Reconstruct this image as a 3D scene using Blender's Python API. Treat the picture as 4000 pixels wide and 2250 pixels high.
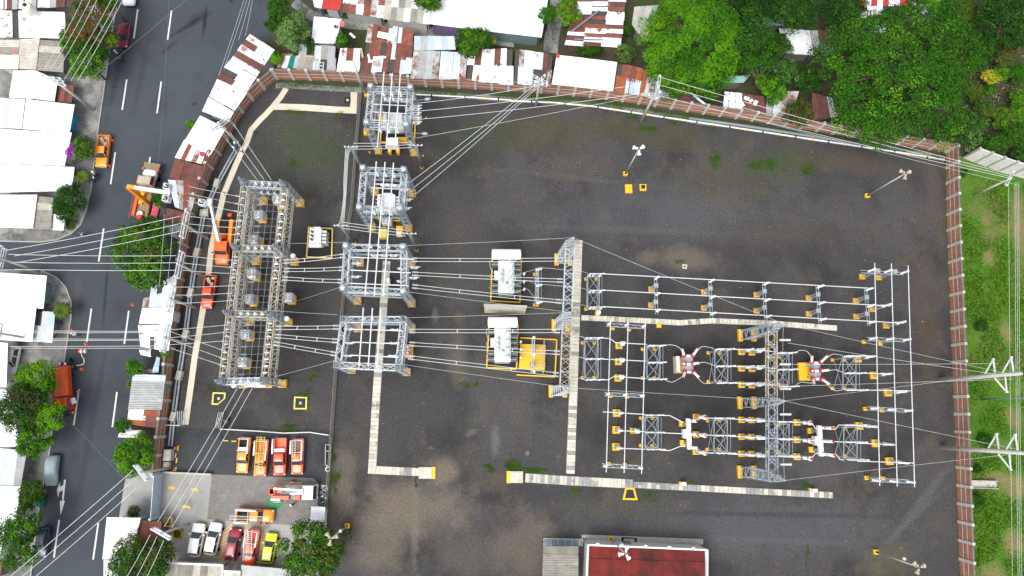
import bpy, math, random
import numpy as np
from mathutils import Vector, Matrix
random.seed(7)
for o in list(bpy.data.objects): bpy.data.objects.remove(o)
sc = bpy.context.scene
# ------------------------------------------------------------------ camera
FPX, CAMH = 2771.0, 100.0            # focal length in photo pixels, flying height
def nrm(a): return a / np.linalg.norm(a)
_n = nrm(np.array([(1920 - 2000) / FPX, -(1620 - 1125) / FPX, -1.0]))   # straight down, in camera axes
_ez = -_n
_ex = nrm(np.array([1.0, 0, 0]) - _n * _n[0])
_ey = np.cross(_ez, _ex)
cam = bpy.data.cameras.new('camera'); cam.sensor_width = 36; cam.lens = 36 * FPX / 4000
cam.clip_start = 1; cam.clip_end = 3000
camo = bpy.data.objects.new('camera', cam); sc.collection.objects.link(camo)
R3 = Matrix([list(_ex), list(_ey), list(_ez)])
camo.matrix_world = Matrix.Translation((0, 0, CAMH)) @ R3.to_4x4()
sc.camera = camo
# ------------------------------------------------------------------ sky, sun, exposure (overcast day)
SUN_EL, SUN_AZ = math.radians(62), math.radians(215)
world = bpy.data.worlds.new('World'); sc.world = world; world.use_nodes = True
nt = world.node_tree; nt.nodes.clear()
sky = nt.nodes.new('ShaderNodeTexSky'); sky.sky_type = 'NISHITA'; sky.sun_disc = False
sky.sun_elevation = SUN_EL; sky.sun_rotation = SUN_AZ; sky.dust_density = 4; sky.ozone_density = 1.0
hs = nt.nodes.new('ShaderNodeHueSaturation'); hs.inputs['Saturation'].default_value = 0.3
bg = nt.nodes.new('ShaderNodeBackground'); bg.inputs['Strength'].default_value = 0.15
wo = nt.nodes.new('ShaderNodeOutputWorld')
nt.links.new(sky.outputs[0], hs.inputs['Color']); nt.links.new(hs.outputs[0], bg.inputs['Color']); nt.links.new(bg.outputs[0], wo.inputs['Surface'])
sl = bpy.data.lights.new('sun', 'SUN'); sl.energy = 1.0; sl.angle = math.radians(30); sl.color = (1, .965, .92)
so = bpy.data.objects.new('sun', sl); sc.collection.objects.link(so)
_sd = Vector((math.sin(SUN_AZ) * math.cos(SUN_EL), math.cos(SUN_AZ) * math.cos(SUN_EL), math.sin(SUN_EL)))
so.rotation_euler = _sd.to_track_quat('Z', 'Y').to_euler(); so.location = (0, 0, 150)
vs = sc.view_settings; vs.view_transform = 'Standard'; vs.look = 'None'; vs.gamma = 1; vs.use_curve_mapping = False
vs.exposure = 0.72
# ------------------------------------------------------------------ survey: photo tile + tile pixel + height above ground -> place
TL = dict(T1=(0,0,1.932), T2=(0,750,1.932), T3=(0,1500,1.932), T4=(900,200,2.415), T5=(800,650,3.22), T6=(800,1050,2.634),
          T7=(1250,850,2.229), T8=(1000,0,2.576), U1=(2000,0,1.932), U2=(3000,0,1.932), U3=(1700,900,2.2286), U4=(2200,1000,2.415),
          U5=(2800,1000,2.4156), U6=(2200,1500,1.9325), U7=(2800,1500,1.9322), U8=(3400,500,.8283), V1=(600,1650,2.415),
          V2=(1380,300,4.025), V3=(1300,600,4.14), V4=(450,600,3.622), V5=(1250,1600,2.229), S=(0,0,1))
def W(t, x, y, z=0.0):
    ox, oy, s = TL[t]
    d = np.array([(ox + x / s - 2000) / FPX, -(oy + y / s - 1125) / FPX, -1.0])
    w = np.array([d @ _ex, d @ _ey, d @ _ez]); k = (CAMH - z) / -w[2]
    return Vector((w[0] * k, w[1] * k, z))
def WL(t, pts, z=0.0): return [W(t, p[0], p[1], z) for p in pts]
V = Vector
# ------------------------------------------------------------------ mesh building
col = sc.collection
class MB:
    def __init__(s): s.v = []; s.f = []; s.mi = []; s.c = 0
    def add(s, vs_, fs):
        b = len(s.v); s.v += [tuple(p) for p in vs_]
        for f in fs: s.f.append([i + b for i in f]); s.mi.append(s.c)
        return s
    def box(s, c, size, rz=0.0, R=None, taper=1.0):
        x, y, z = [a / 2 for a in size]; c = V(c)
        R = R or Matrix.Rotation(rz, 3, 'Z')
        ps = [V((sx * x * (taper if sz > 0 else 1), sy * y * (taper if sz > 0 else 1), sz * z)) for sz in (-1, 1) for sx, sy in ((-1,-1),(1,-1),(1,1),(-1,1))]
        return s.add([R @ p + c for p in ps], [(3,2,1,0),(4,5,6,7),(0,1,5,4),(1,2,6,5),(2,3,7,6),(3,0,4,7)])
    def bar(s, p, q, w, h=None):
        p, q = V(p), V(q); h = h or w; d = q - p
        if d.length < 1e-6: return s
        d.normalize(); up = V((0,0,1)) if abs(d.z) < .95 else V((1,0,0))
        a = d.cross(up).normalized() * w / 2; b = a.cross(d).normalized() * h / 2
        return s.add([p-a-b, p+a-b, p+a+b, p-a+b, q-a-b, q+a-b, q+a+b, q-a+b], [(0,1,2,3),(7,6,5,4),(0,4,5,1),(1,5,6,2),(2,6,7,3),(3,7,4,0)])
    def ringpath(s, pts, rs, n=8, caps=True):
        pts = [V(p) for p in pts]; rings = []; prev = None
        for i, p in enumerate(pts):
            d = (pts[min(i+1, len(pts)-1)] - pts[max(i-1, 0)])
            if d.length < 1e-9: d = V((0,0,1))
            d.normalize()
            if prev is None:
                up = V((0,0,1)) if abs(d.z) < .9 else V((1,0,0)); a = d.cross(up).normalized()
            else:
                a = (prev - d * prev.dot(d)).normalized()
            prev = a; b = d.cross(a); r = rs[i] if hasattr(rs, '__len__') else rs
            rings.append([p + (a * math.cos(2*math.pi*k/n) + b * math.sin(2*math.pi*k/n)) * r for k in range(n)])
        vs_ = [q for r in rings for q in r]; fs = []
        for i in range(len(pts) - 1):
            for k in range(n): fs.append((i*n+k, i*n+(k+1) % n, (i+1)*n+(k+1) % n, (i+1)*n+k))
        if caps: fs.append(tuple(range(n))[::-1]); fs.append(tuple((len(pts)-1)*n + k for k in range(n)))
        return s.add(vs_, fs)
    def tube(s, p, q, r, n=8, r2=None): return s.ringpath([p, q], [r, r if r2 is None else r2], n)
    def lathe(s, c, prof, n=10, d=None):
        c = V(c); d = V(d) if d is not None else V((0,0,1)); d = d.normalized()
        return s.ringpath([c + d * z for r, z in prof], [max(r, .002) for r, z in prof], n)
    def prism(s, pts, z0, z1):
        n = len(pts); ar = sum(pts[i][0]*pts[(i+1) % n][1] - pts[(i+1) % n][0]*pts[i][1] for i in range(n))
        if ar < 0: pts = pts[::-1]
        vs_ = [(p[0], p[1], z0) for p in pts] + [(p[0], p[1], z1) for p in pts]
        return s.add(vs_, [tuple(range(n))[::-1], tuple(range(n, 2*n))] + [(i, (i+1) % n, n+(i+1) % n, n+i) for i in range(n)])
    def strip(s, pts, w, z0, z1):
        L, Rr = offset(pts, w/2), offset(pts, -w/2)
        for i in range(len(pts)-1): s.prism([L[i], L[i+1], Rr[i+1], Rr[i]], z0, z1)
        return s
    def build(s, name, m, parent=None, smooth=False, kind=None):
        o0 = V((0,0,0)); p = parent
        while p is not None: o0 += p.location; p = p.parent
        me = bpy.data.meshes.new(name)
        me.from_pydata([(x-o0.x, y-o0.y, z-o0.z) for x, y, z in s.v], [], s.f)
        for mm in (m if isinstance(m, (list, tuple)) else [m]): me.materials.append(mm)
        if s.c or any(s.mi): me.polygons.foreach_set('material_index', s.mi)
        if smooth: me.polygons.foreach_set('use_smooth', [True]*len(s.f))
        me.update()
        o = bpy.data.objects.new(name, me); col.objects.link(o); o.parent = parent
        if kind: o['kind'] = kind
        return o
def offset(pts, d):
    out = []
    for i, p in enumerate(pts):
        a = V(pts[max(i-1, 0)][:2]); b = V(pts[min(i+1, len(pts)-1)][:2]); t = (b - a).normalized()
        out.append(V((p[0] - t.y*d, p[1] + t.x*d, p[2] if len(p) > 2 else 0)))
    return out
def tag(o, label, cat, group=None):
    o['label'] = label; o['category'] = cat
    if group: o['group'] = group
    return o
def thing(name, label, cat, loc=(0,0,0), group=None):
    o = bpy.data.objects.new(name, None); o.empty_display_size = .2; col.objects.link(o); o.location = loc
    return tag(o, label, cat, group)
def copy_tree(o, parent=None):
    c = o.copy(); col.objects.link(c); c.parent = parent
    for ch in list(o.children): copy_tree(ch, c)
    return c
def mesh_obj(name, me, parent, loc=(0,0,0), rz=0):
    o = bpy.data.objects.new(name, me); col.objects.link(o); o.parent = parent; o.location = loc; o.rotation_euler = (0,0,rz); return o
def struct(mb, name, m):
    o = mb.build(name, m); o['kind'] = 'structure'; return o
ORD = ['first','second','third','fourth','fifth','sixth','seventh','eighth','ninth','tenth','eleventh','twelfth','thirteenth','fourteenth']
# ------------------------------------------------------------------ materials
_mc = {}
def mat(name, c, rough=.6, metal=0.0, var=.12, scale=2.0, c2=None, thr=None, bump=0.0, bscale=20., objvar=0.0, coat=0.0, soft=.08, scale2=None):
    """colour with two scales of mottling; c2/thr: second colour in patches above a noise threshold"""
    if name in _mc: return _mc[name]
    m = bpy.data.materials.new(name); m.use_nodes = True; _mc[name] = m
    N, Lk = m.node_tree.nodes, m.node_tree.links; b = N['Principled BSDF']
    b.inputs['Roughness'].default_value = rough; b.inputs['Metallic'].default_value = metal; b.inputs['Coat Weight'].default_value = coat
    geo = N.new('ShaderNodeNewGeometry')
    n1 = N.new('ShaderNodeTexNoise'); n1.inputs['Scale'].default_value = scale; n1.inputs['Detail'].default_value = 6; n1.inputs['Roughness'].default_value = .65
    Lk.new(geo.outputs['Position'], n1.inputs['Vector'])
    mr = N.new('ShaderNodeMapRange'); mr.inputs['From Min'].default_value = .3; mr.inputs['From Max'].default_value = .7
    mr.inputs['To Min'].default_value = 1 - var; mr.inputs['To Max'].default_value = 1 + var; Lk.new(n1.outputs['Fac'], mr.inputs['Value'])
    fac = mr.outputs[0]
    if objvar:
        oi = N.new('ShaderNodeObjectInfo'); m2 = N.new('ShaderNodeMapRange'); m2.inputs['To Min'].default_value = 1-objvar; m2.inputs['To Max'].default_value = 1+objvar
        Lk.new(oi.outputs['Random'], m2.inputs['Value']); mu = N.new('ShaderNodeMath'); mu.operation = 'MULTIPLY'
        Lk.new(fac, mu.inputs[0]); Lk.new(m2.outputs[0], mu.inputs[1]); fac = mu.outputs[0]
    if c2 is not None:
        n2 = N.new('ShaderNodeTexNoise'); n2.inputs['Scale'].default_value = scale2 or scale*.6; n2.inputs['Detail'].default_value = 8; n2.inputs['Roughness'].default_value = .7
        Lk.new(geo.outputs['Position'], n2.inputs['Vector'])
        r2 = N.new('ShaderNodeMapRange'); r2.inputs['From Min'].default_value = thr-soft; r2.inputs['From Max'].default_value = thr+soft
        Lk.new(n2.outputs['Fac'], r2.inputs['Value'])
        mx = N.new('ShaderNodeMix'); mx.data_type = 'RGBA'; mx.inputs['A'].default_value = (*c, 1); mx.inputs['B'].default_value = (*c2, 1)
        Lk.new(r2.outputs[0], mx.inputs['Factor']); base = mx.outputs['Result']
    else:
        rgb = N.new('ShaderNodeRGB'); rgb.outputs[0].default_value = (*c, 1); base = rgb.outputs[0]
    vm = N.new('ShaderNodeVectorMath'); vm.operation = 'SCALE'; Lk.new(base, vm.inputs[0]); Lk.new(fac, vm.inputs['Scale'])
    Lk.new(vm.outputs[0], b.inputs['Base Color'])
    if bump:
        n3 = N.new('ShaderNodeTexNoise'); n3.inputs['Scale'].default_value = bscale; n3.inputs['Detail'].default_value = 4
        Lk.new(geo.outputs['Position'], n3.inputs['Vector']); bp = N.new('ShaderNodeBump'); bp.inputs['Strength'].default_value = bump; bp.inputs['Distance'].default_value = .1
        Lk.new(n3.outputs['Fac'], bp.inputs['Height']); Lk.new(bp.outputs[0], b.inputs['Normal'])
    return m
def ground_mat(name, layers, rough=.95, bump=.5, bscale=9., grain=.35, gscale=14., blobs=()):
    """layers: (colour, noise scale, threshold, softness); fine grain on top"""
    m = bpy.data.materials.new(name); m.use_nodes = True; N, Lk = m.node_tree.nodes, m.node_tree.links; b = N['Principled BSDF']
    b.inputs['Roughness'].default_value = rough; b.inputs['Specular IOR Level'].default_value = .25
    geo = N.new('ShaderNodeNewGeometry'); cur = None
    for i, (c, s, th, sf) in enumerate(layers):
        rgb = N.new('ShaderNodeRGB'); rgb.outputs[0].default_value = (*c, 1)
        if cur is None: cur = rgb.outputs[0]; continue
        n = N.new('ShaderNodeTexNoise'); n.noise_dimensions = '4D'; n.inputs['W'].default_value = i*3.7; n.inputs['Scale'].default_value = s; n.inputs['Detail'].default_value = 6; n.inputs['Roughness'].default_value = .62
        Lk.new(geo.outputs['Position'], n.inputs['Vector'])
        r = N.new('ShaderNodeMapRange'); r.inputs['From Min'].default_value = th-sf; r.inputs['From Max'].default_value = th+sf; Lk.new(n.outputs['Fac'], r.inputs['Value'])
        mx = N.new('ShaderNodeMix'); mx.data_type = 'RGBA'; Lk.new(r.outputs[0], mx.inputs['Factor']); Lk.new(cur, mx.inputs['A']); Lk.new(rgb.outputs[0], mx.inputs['B']); cur = mx.outputs['Result']
    shn = []
    for sc_ in ((.3, 1.0) if blobs else ()):
        n = N.new('ShaderNodeTexNoise'); n.inputs['Scale'].default_value = sc_; n.inputs['Detail'].default_value = 7; n.inputs['Roughness'].default_value = .65; Lk.new(geo.outputs['Position'], n.inputs['Vector']); shn.append(n)
    for i, (px, py, rx, ry, ang, c, st) in enumerate(blobs):      # patches of other stone, soil or stain lying on this ground
        p = W('S', px, py); k = CAMH / FPX
        mp = N.new('ShaderNodeMapping'); mp.vector_type = 'TEXTURE'; mp.inputs['Location'].default_value = (p.x, p.y, 0); mp.inputs['Rotation'].default_value = (0, 0, ang); mp.inputs['Scale'].default_value = (rx*k, ry*k, 1000)
        Lk.new(geo.outputs['Position'], mp.inputs['Vector'])
        n = shn[0 if rx > 40 and ry > 25 else 1]
        ln = N.new('ShaderNodeVectorMath'); ln.operation = 'LENGTH'; Lk.new(mp.outputs[0], ln.inputs[0])
        sb = N.new('ShaderNodeMath'); sb.operation = 'MULTIPLY_ADD'; sb.inputs[1].default_value = 1.6; Lk.new(n.outputs['Fac'], sb.inputs[0]); Lk.new(ln.outputs['Value'], sb.inputs[2])
        r = N.new('ShaderNodeMapRange'); r.inputs['From Min'].default_value = 1.15; r.inputs['From Max'].default_value = 1.85; r.inputs['To Min'].default_value = st; r.inputs['To Max'].default_value = 0; Lk.new(sb.outputs[0], r.inputs['Value'])
        mx = N.new('ShaderNodeMix'); mx.data_type = 'RGBA'; Lk.new(r.outputs[0], mx.inputs['Factor']); Lk.new(cur, mx.inputs['A']); mx.inputs['B'].default_value = (*c, 1); cur = mx.outputs['Result']
    g = N.new('ShaderNodeTexNoise'); g.inputs['Scale'].default_value = gscale; g.inputs['Detail'].default_value = 6; g.inputs['Roughness'].default_value = .85; Lk.new(geo.outputs['Position'], g.inputs['Vector'])
    r = N.new('ShaderNodeMapRange'); r.inputs['From Min'].default_value = .3; r.inputs['From Max'].default_value = .7; r.inputs['To Min'].default_value = 1-grain; r.inputs['To Max'].default_value = 1+grain
    Lk.new(g.outputs['Fac'], r.inputs['Value'])
    vm = N.new('ShaderNodeVectorMath'); vm.operation = 'SCALE'; Lk.new(cur, vm.inputs[0]); Lk.new(r.outputs[0], vm.inputs['Scale']); Lk.new(vm.outputs[0], b.inputs['Base Color'])
    bp = N.new('ShaderNodeBump'); bp.inputs['Strength'].default_value = bump; bp.inputs['Distance'].default_value = .05
    n3 = N.new('ShaderNodeTexNoise'); n3.inputs['Scale'].default_value = bscale; n3.inputs['Detail'].default_value = 6; Lk.new(geo.outputs['Position'], n3.inputs['Vector'])
    Lk.new(n3.outputs['Fac'], bp.inputs['Height']); Lk.new(bp.outputs[0], b.inputs['Normal'])
    return m
def brick_mat(name, c1, c2, mortar, w, h, off=.5, msize=.012, plane='xz', space='Object', var=.25):
    m = bpy.data.materials.new(name); m.use_nodes = True; N, Lk = m.node_tree.nodes, m.node_tree.links; b = N['Principled BSDF']
    b.inputs['Roughness'].default_value = .9
    if space == 'Object': src = N.new('ShaderNodeTexCoord').outputs['Object']
    else: src = N.new('ShaderNodeNewGeometry').outputs['Position']
    sp = N.new('ShaderNodeSeparateXYZ'); cb = N.new('ShaderNodeCombineXYZ'); Lk.new(src, sp.inputs[0])
    Lk.new(sp.outputs['X'], cb.inputs['X']); Lk.new(sp.outputs['Z' if plane == 'xz' else 'Y'], cb.inputs['Y'])
    br = N.new('ShaderNodeTexBrick'); br.offset = off; br.inputs['Scale'].default_value = 1; br.inputs['Brick Width'].default_value = w; br.inputs['Row Height'].default_value = h
    br.inputs['Mortar Size'].default_value = msize; br.inputs['Color1'].default_value = (*c1,1); br.inputs['Color2'].default_value = (*c2,1); br.inputs['Mortar'].default_value = (*mortar,1)
    Lk.new(cb.outputs[0], br.inputs['Vector'])
    geo = N.new('ShaderNodeNewGeometry'); n = N.new('ShaderNodeTexNoise'); n.inputs['Scale'].default_value = .9; n.inputs['Detail'].default_value = 8; n.inputs['Roughness'].default_value = .7; Lk.new(geo.outputs['Position'], n.inputs['Vector'])
    r = N.new('ShaderNodeMapRange'); r.inputs['From Min'].default_value = .3; r.inputs['From Max'].default_value = .7; r.inputs['To Min'].default_value = 1-var; r.inputs['To Max'].default_value = 1+var; Lk.new(n.outputs['Fac'], r.inputs['Value'])
    vm = N.new('ShaderNodeVectorMath'); vm.operation = 'SCALE'; Lk.new(br.outputs['Color'], vm.inputs[0]); Lk.new(r.outputs[0], vm.inputs['Scale']); Lk.new(vm.outputs[0], b.inputs['Base Color'])
    return m
M = {}
def dm(k, *a, **kw): M[k] = mat(k, *a, **kw)
DKG, TAN, BLU, GRN, PAL = (.03,.028,.029), (.15,.128,.098), (.076,.079,.086), (.044,.066,.02), (.19,.185,.17)
M['gravel'] = ground_mat('dark_gravel', [((.05,.049,.051),1,0,0), ((.066,.064,.064),.045,.5,.1), ((.037,.035,.036),.12,.55,.08), ((.075,.064,.053),.3,.6,.07), ((.046,.058,.028),.2,.66,.06), ((.14,.135,.125),.8,.72,.04)], grain=.42, gscale=3.2, blobs=[
    (2900,1480,760,330,0,DKG,.8), (1120,1150,260,420,0,DKG,.6), (1520,620,150,330,0,DKG,.6), (1560,1230,150,320,0,DKG,.55), (2850,980,500,60,0,(.04,.034,.032),.5), (2550,840,750,150,0,BLU,.55), (2950,2060,720,130,0,BLU,.65), (3600,1960,22,300,-.75,(.085,.085,.09),.7), (3560,2030,14,260,-.9,(.08,.08,.085),.6), (3000,2010,600,14,-.02,(.038,.038,.042),.6), (2900,2110,620,16,-.03,(.085,.085,.09),.55), (3655,800,45,300,0,(.085,.07,.055),.55), (2300,700,500,14,-.1,(.085,.083,.083),.4), (2500,900,600,20,-.03,(.09,.088,.09),.4), (1800,2000,20,260,.1,(.06,.058,.056),.5), (1620,2020,18,230,.03,(.14,.125,.1),.6),
    (1620,1980,260,130,0,TAN,.75), (1470,2100,170,190,0,TAN,.65), (1720,1840,90,60,0,TAN,.85), (2060,2120,150,140,0,TAN,.5), (3620,1250,70,420,0,(.075,.058,.042),.6), (1930,1640,150,160,0,(.08,.078,.074),.5), (2670,1010,170,60,0,TAN,.6), (1335,1950,60,230,0,TAN,.7), (3470,2190,130,80,0,(.09,.085,.045),.55), (1790,1380,50,160,0,TAN,.45),
    (2080,520,330,110,0,(.068,.062,.036),.6), (2850,720,260,120,0,(.07,.066,.038),.5), (3330,640,260,60,-.15,(.085,.066,.045),.6), (2250,660,160,70,0,(.09,.08,.065),.4), (3100,900,350,60,0,(.06,.05,.042),.5), (1880,900,170,260,0,(.062,.058,.056),.4), (1950,2180,260,90,0,(.1,.088,.07),.5), (2400,1980,300,60,0,(.075,.072,.055),.5), (1480,1650,120,160,0,(.06,.055,.05),.4),
    (1190,590,230,180,0,GRN,.45), (1050,450,60,60,0,GRN,.5), (2500,520,420,70,-.12,(.06,.058,.025),.6), (3060,640,190,90,0,GRN,.5), (1850,560,200,120,0,(.034,.046,.026),.5), (1935,1720,22,70,0,PAL,.35), (1840,1690,30,16,.3,PAL,.35), (2060,1770,12,12,0,PAL,.6), (2540,1010,60,40,0,(.11,.1,.085),.6), (1700,1230,16,40,0,PAL,.4), (1790,1245,20,30,0,(.1,.09,.05),.5), (2700,2080,150,30,0,(.08,.08,.078),.5)])
M['earth'] = ground_mat('earth', [((.075,.06,.042),1,0,0), ((.045,.06,.02),.12,.5,.12), ((.05,.045,.04),.3,.6,.08)])
FDIRT = [(3985,880,45,220), (3860,1010,30,40), (3930,1300,30,60), (3960,1640,50,60), (3960,1900,90,60), (3890,1870,60,30), (3960,2110,50,60), (3880,2240,60,50), (3850,860,28,30)]
M['field'] = ground_mat('field_earth', [((.055,.14,.011),1,0,0), ((.09,.16,.02),.13,.52,.08), ((.04,.1,.01),.3,.58,.1), ((.15,.14,.05),.1,.6,.06)], grain=.5, gscale=3, blobs=[(x, y, rx, ry, 0, (.2,.155,.075), .7) for x, y, rx, ry in FDIRT])
OIL = (.016,.017,.018)
M['asphalt'] = ground_mat('asphalt', [((.05,.059,.07),1,0,0), ((.061,.071,.082),.06,.5,.12), ((.041,.048,.056),.13,.6,.08), ((.08,.087,.092),.5,.72,.06)], grain=.14, gscale=5, bump=.15, blobs=[
    (745,95,110,13,.62,OIL,.75), (800,80,12,75,-.05,OIL,.8), (775,70,60,30,.5,OIL,.45), (660,185,60,10,.8,OIL,.5), (450,330,14,260,-.13,(.037,.043,.051),.6), (560,260,16,260,-.1,(.037,.043,.051),.5), (412,1150,9,170,.02,OIL,.55), (360,1650,16,420,-.09,(.037,.043,.051),.6), (430,430,45,30,0,(.085,.088,.09),.4), (395,540,30,110,-.1,(.075,.076,.075),.5), (300,930,60,25,0,(.08,.082,.084),.5), (300,1150,20,90,0,(.085,.085,.082),.6), (270,1400,30,110,-.1,(.08,.08,.078),.5), (450,340,14,8,0,OIL,.6), (760,405,18,10,0,OIL,.5), (212,1720,10,34,0,OIL,.7)])
M['lot'] = ground_mat('lot_asphalt', [((.05,.054,.06),1,0,0), ((.062,.066,.072),.15,.5,.1), ((.036,.039,.043),.3,.57,.07), ((.1,.1,.1),1.2,.7,.05)], grain=.4, gscale=4)
M['concrete'] = ground_mat('concrete', [((.36,.355,.34),1,0,0), ((.29,.285,.27),.25,.52,.12), ((.2,.195,.185),.5,.63,.08)], grain=.12, bump=.15, rough=.85)
M['walk'] = ground_mat('pavement_concrete', [((.17,.17,.165),1,0,0), ((.29,.285,.265),.35,.52,.06), ((.09,.09,.09),.5,.58,.06)], grain=.2, gscale=4, bump=.2, rough=.88)
M['cream'] = ground_mat('cream_concrete', [((.64,.59,.47),1,0,0), ((.53,.48,.37),.4,.52,.12), ((.32,.3,.24),1.2,.66,.06)], grain=.12, bump=.2)
dm('slab', (.56,.53,.44), .9, var=.16, scale=1.6, objvar=.12); dm('slab_dark', (.27,.27,.26), .9, var=.2, scale=1.6, objvar=.15)
dm('slab_stained', (.52,.48,.39), .9, var=.18, scale=2, c2=(.2,.2,.19), thr=.52, scale2=1.3)
dm('galv', (.33,.375,.405), .5, .25, var=.14, scale=3); dm('galv_light', (.5,.545,.575), .45, .2, var=.1, scale=3); dm('galv_dark', (.2,.24,.27), .55, .2, var=.15, scale=3)
dm('rusty', (.46,.47,.44), .7, .1, var=.15, scale=3, c2=(.38,.28,.13), thr=.53, scale2=1.1)
dm('alu', (.7,.73,.74), .35, .15, var=.04); dm('wire', (.62,.66,.64), .45, .15, var=.05); dm('wire_dark', (.2,.22,.22), .5, .2, var=.1); dm('cable_black', (.014,.015,.017), .7)
dm('porcelain', (.6,.64,.66), .25, var=.05); dm('porcelain_brown', (.13,.06,.045), .3); dm('porcelain_red', (.42,.02,.03), .35)
dm('equip', (.6,.63,.62), .45, var=.07, scale=1.5); dm('equip_white', (.84,.86,.85), .4, var=.04); dm('equip_grey', (.27,.31,.33), .5, var=.1); dm('radiator', (.13,.16,.17), .5, var=.12)
dm('yellow', (.82,.46,.012), .55, var=.1, scale=2.5); dm('yellow_worn', (.82,.46,.012), .6, var=.1, scale=2, c2=(.16,.12,.06), thr=.64, scale2=1.6, soft=.03)
dm('yellow_pale', (.75,.58,.12), .6, var=.1); dm('conc', (.35,.345,.32), .9, var=.15, scale=1.5, bump=.2); dm('conc_light', (.46,.45,.4), .9, var=.12, scale=1.5); dm('pole', (.47,.46,.43), .85, var=.12, scale=2)
dm('black', (.012,.012,.013), .8); dm('tyre', (.018,.018,.019), .85); dm('glass', (.035,.048,.058), .08, coat=.3, var=.02); dm('rubber', (.03,.03,.03), .8)
dm('white', (.8,.8,.79), .5, var=.04); dm('paint_white', (.62,.62,.6), .75, var=.15, scale=6); dm('red', (.55,.03,.02), .5); dm('redpaint', (.6,.06,.05), .5)
dm('wood', (.27,.2,.12), .85, var=.3, scale=4); dm('wood_pale', (.42,.35,.25), .85, var=.25, scale=4); dm('soil', (.09,.07,.05), .95, var=.3)
# roof sheets
dm('r_white', (.82,.83,.84), .45, var=.05, scale=.6, c2=(.62,.64,.67), thr=.62, soft=.1, scale2=.35, objvar=.04); dm('r_cream', (.74,.71,.62), .6, var=.07, scale=.8, objvar=.04)
dm('r_zinc', (.6,.65,.7), .4, .2, var=.12, scale=1.2, objvar=.1); dm('r_grey', (.36,.37,.37), .6, .1, var=.18, scale=1.5, objvar=.12)
dm('r_fibre', (.47,.45,.39), .85, var=.2, scale=1.2, objvar=.08); dm('r_fibre_dk', (.27,.26,.225), .85, var=.25, scale=1.2, objvar=.1)
dm('r_rust', (.19,.062,.04), .85, var=.3, scale=1.6, objvar=.2); dm('r_brown', (.135,.052,.042), .85, var=.3, scale=1.6, objvar=.2)
dm('r_rustgrey', (.44,.45,.45), .7, .1, var=.12, scale=1.5, c2=(.2,.065,.03), thr=.52, scale2=.9, objvar=.1)
dm('r_rustwhite', (.74,.76,.78), .6, .1, var=.06, scale=1.5, c2=(.22,.07,.04), thr=.58, scale2=1.1, soft=.04, objvar=.06)
dm('r_orange', (.3,.09,.03), .85, var=.25, scale=1.3, objvar=.15); dm('r_red', (.42,.028,.022), .6, var=.1, scale=.8); dm('r_pink', (.5,.06,.09), .6, var=.1)
dm('r_blue', (.1,.2,.52), .6, var=.1); dm('r_green', (.01,.22,.15), .5, var=.1); dm('r_teal', (.3,.5,.45), .5, var=.12); dm('r_bluegrey', (.45,.55,.66), .4, .2, var=.12)
dm('deck', (.06,.055,.05), .9, var=.2)
for k, c in dict(w_grey=(.2,.2,.19), w_white=(.6,.6,.57), w_purple=(.22,.13,.3), w_teal=(.16,.24,.25), w_pale=(.38,.4,.36), w_brown=(.14,.1,.07), w_blue=(.02,.26,.4), w_green=(.12,.42,.08), w_yellow=(.6,.55,.25), w_red=(.2,.02,.02)).items():
    dm(k, c, .85, var=.15, scale=1.2)
M['brick'] = brick_mat('red_brick', (.37,.14,.08), (.29,.105,.062), (.34,.23,.16), .3, .095, var=.3)
M['paver'] = brick_mat('interlocking_pavers', (.235,.225,.205), (.2,.192,.178), (.12,.115,.105), .3, .24, msize=.018, plane='xy', space='World', var=.2)
# car paint
for k, c in dict(p_orange=(.98,.3,.008), p_orange2=(.92,.14,.012), p_redorange=(.85,.07,.014), p_white=(.8,.8,.8), p_red=(.27,.008,.022), p_lime=(.6,.72,.01), p_blue=(.012,.022,.06), p_darkred=(.22,.02,.035)).items():
    dm(k, c, .32, var=.02, coat=.5)
dm('cover', (.27,.34,.36), .8, var=.1, scale=2, bump=.3, bscale=4); dm('tarp_orange', (.72,.12,.03), .7, var=.12, bump=.4, bscale=3); dm('tarp_blue', (.42,.58,.75), .6, var=.08)
dm('skin', (.25,.13,.08), .6, var=.03); dm('cloth_blue', (.05,.09,.22), .85, var=.1); dm('cloth_navy', (.02,.03,.06), .85); dm('cloth_white', (.7,.7,.72), .85, var=.06); dm('cloth_pink', (.5,.32,.34), .85); dm('cloth_azure', (.02,.2,.7), .8); dm('jeans', (.04,.06,.11), .9, var=.1); dm('khaki', (.3,.25,.16), .9, var=.1); dm('hair', (.012,.01,.009), .7)
dm('cone', (.8,.1,.02), .5); dm('bark', (.12,.09,.06), .95, var=.3, scale=5)
for k, c in dict(l_mid=(.036,.105,.01), l_bright=(.085,.215,.009), l_dark=(.018,.055,.01), l_deep=(.024,.1,.007), l_olive=(.085,.1,.02), l_lime=(.1,.25,.008), l_pale=(.11,.2,.06), l_red=(.16,.065,.026), l_brown=(.07,.055,.022), l_purple=(.34,.02,.45), l_yellow=(.42,.37,.03), l_fern=(.075,.225,.008), l_forest=(.013,.046,.008)).items():
    mm = mat(k, c, .85, var=.3, scale=1.1); M[k] = mm
    mm.node_tree.nodes['Principled BSDF'].inputs['Specular IOR Level'].default_value = .06
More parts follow.
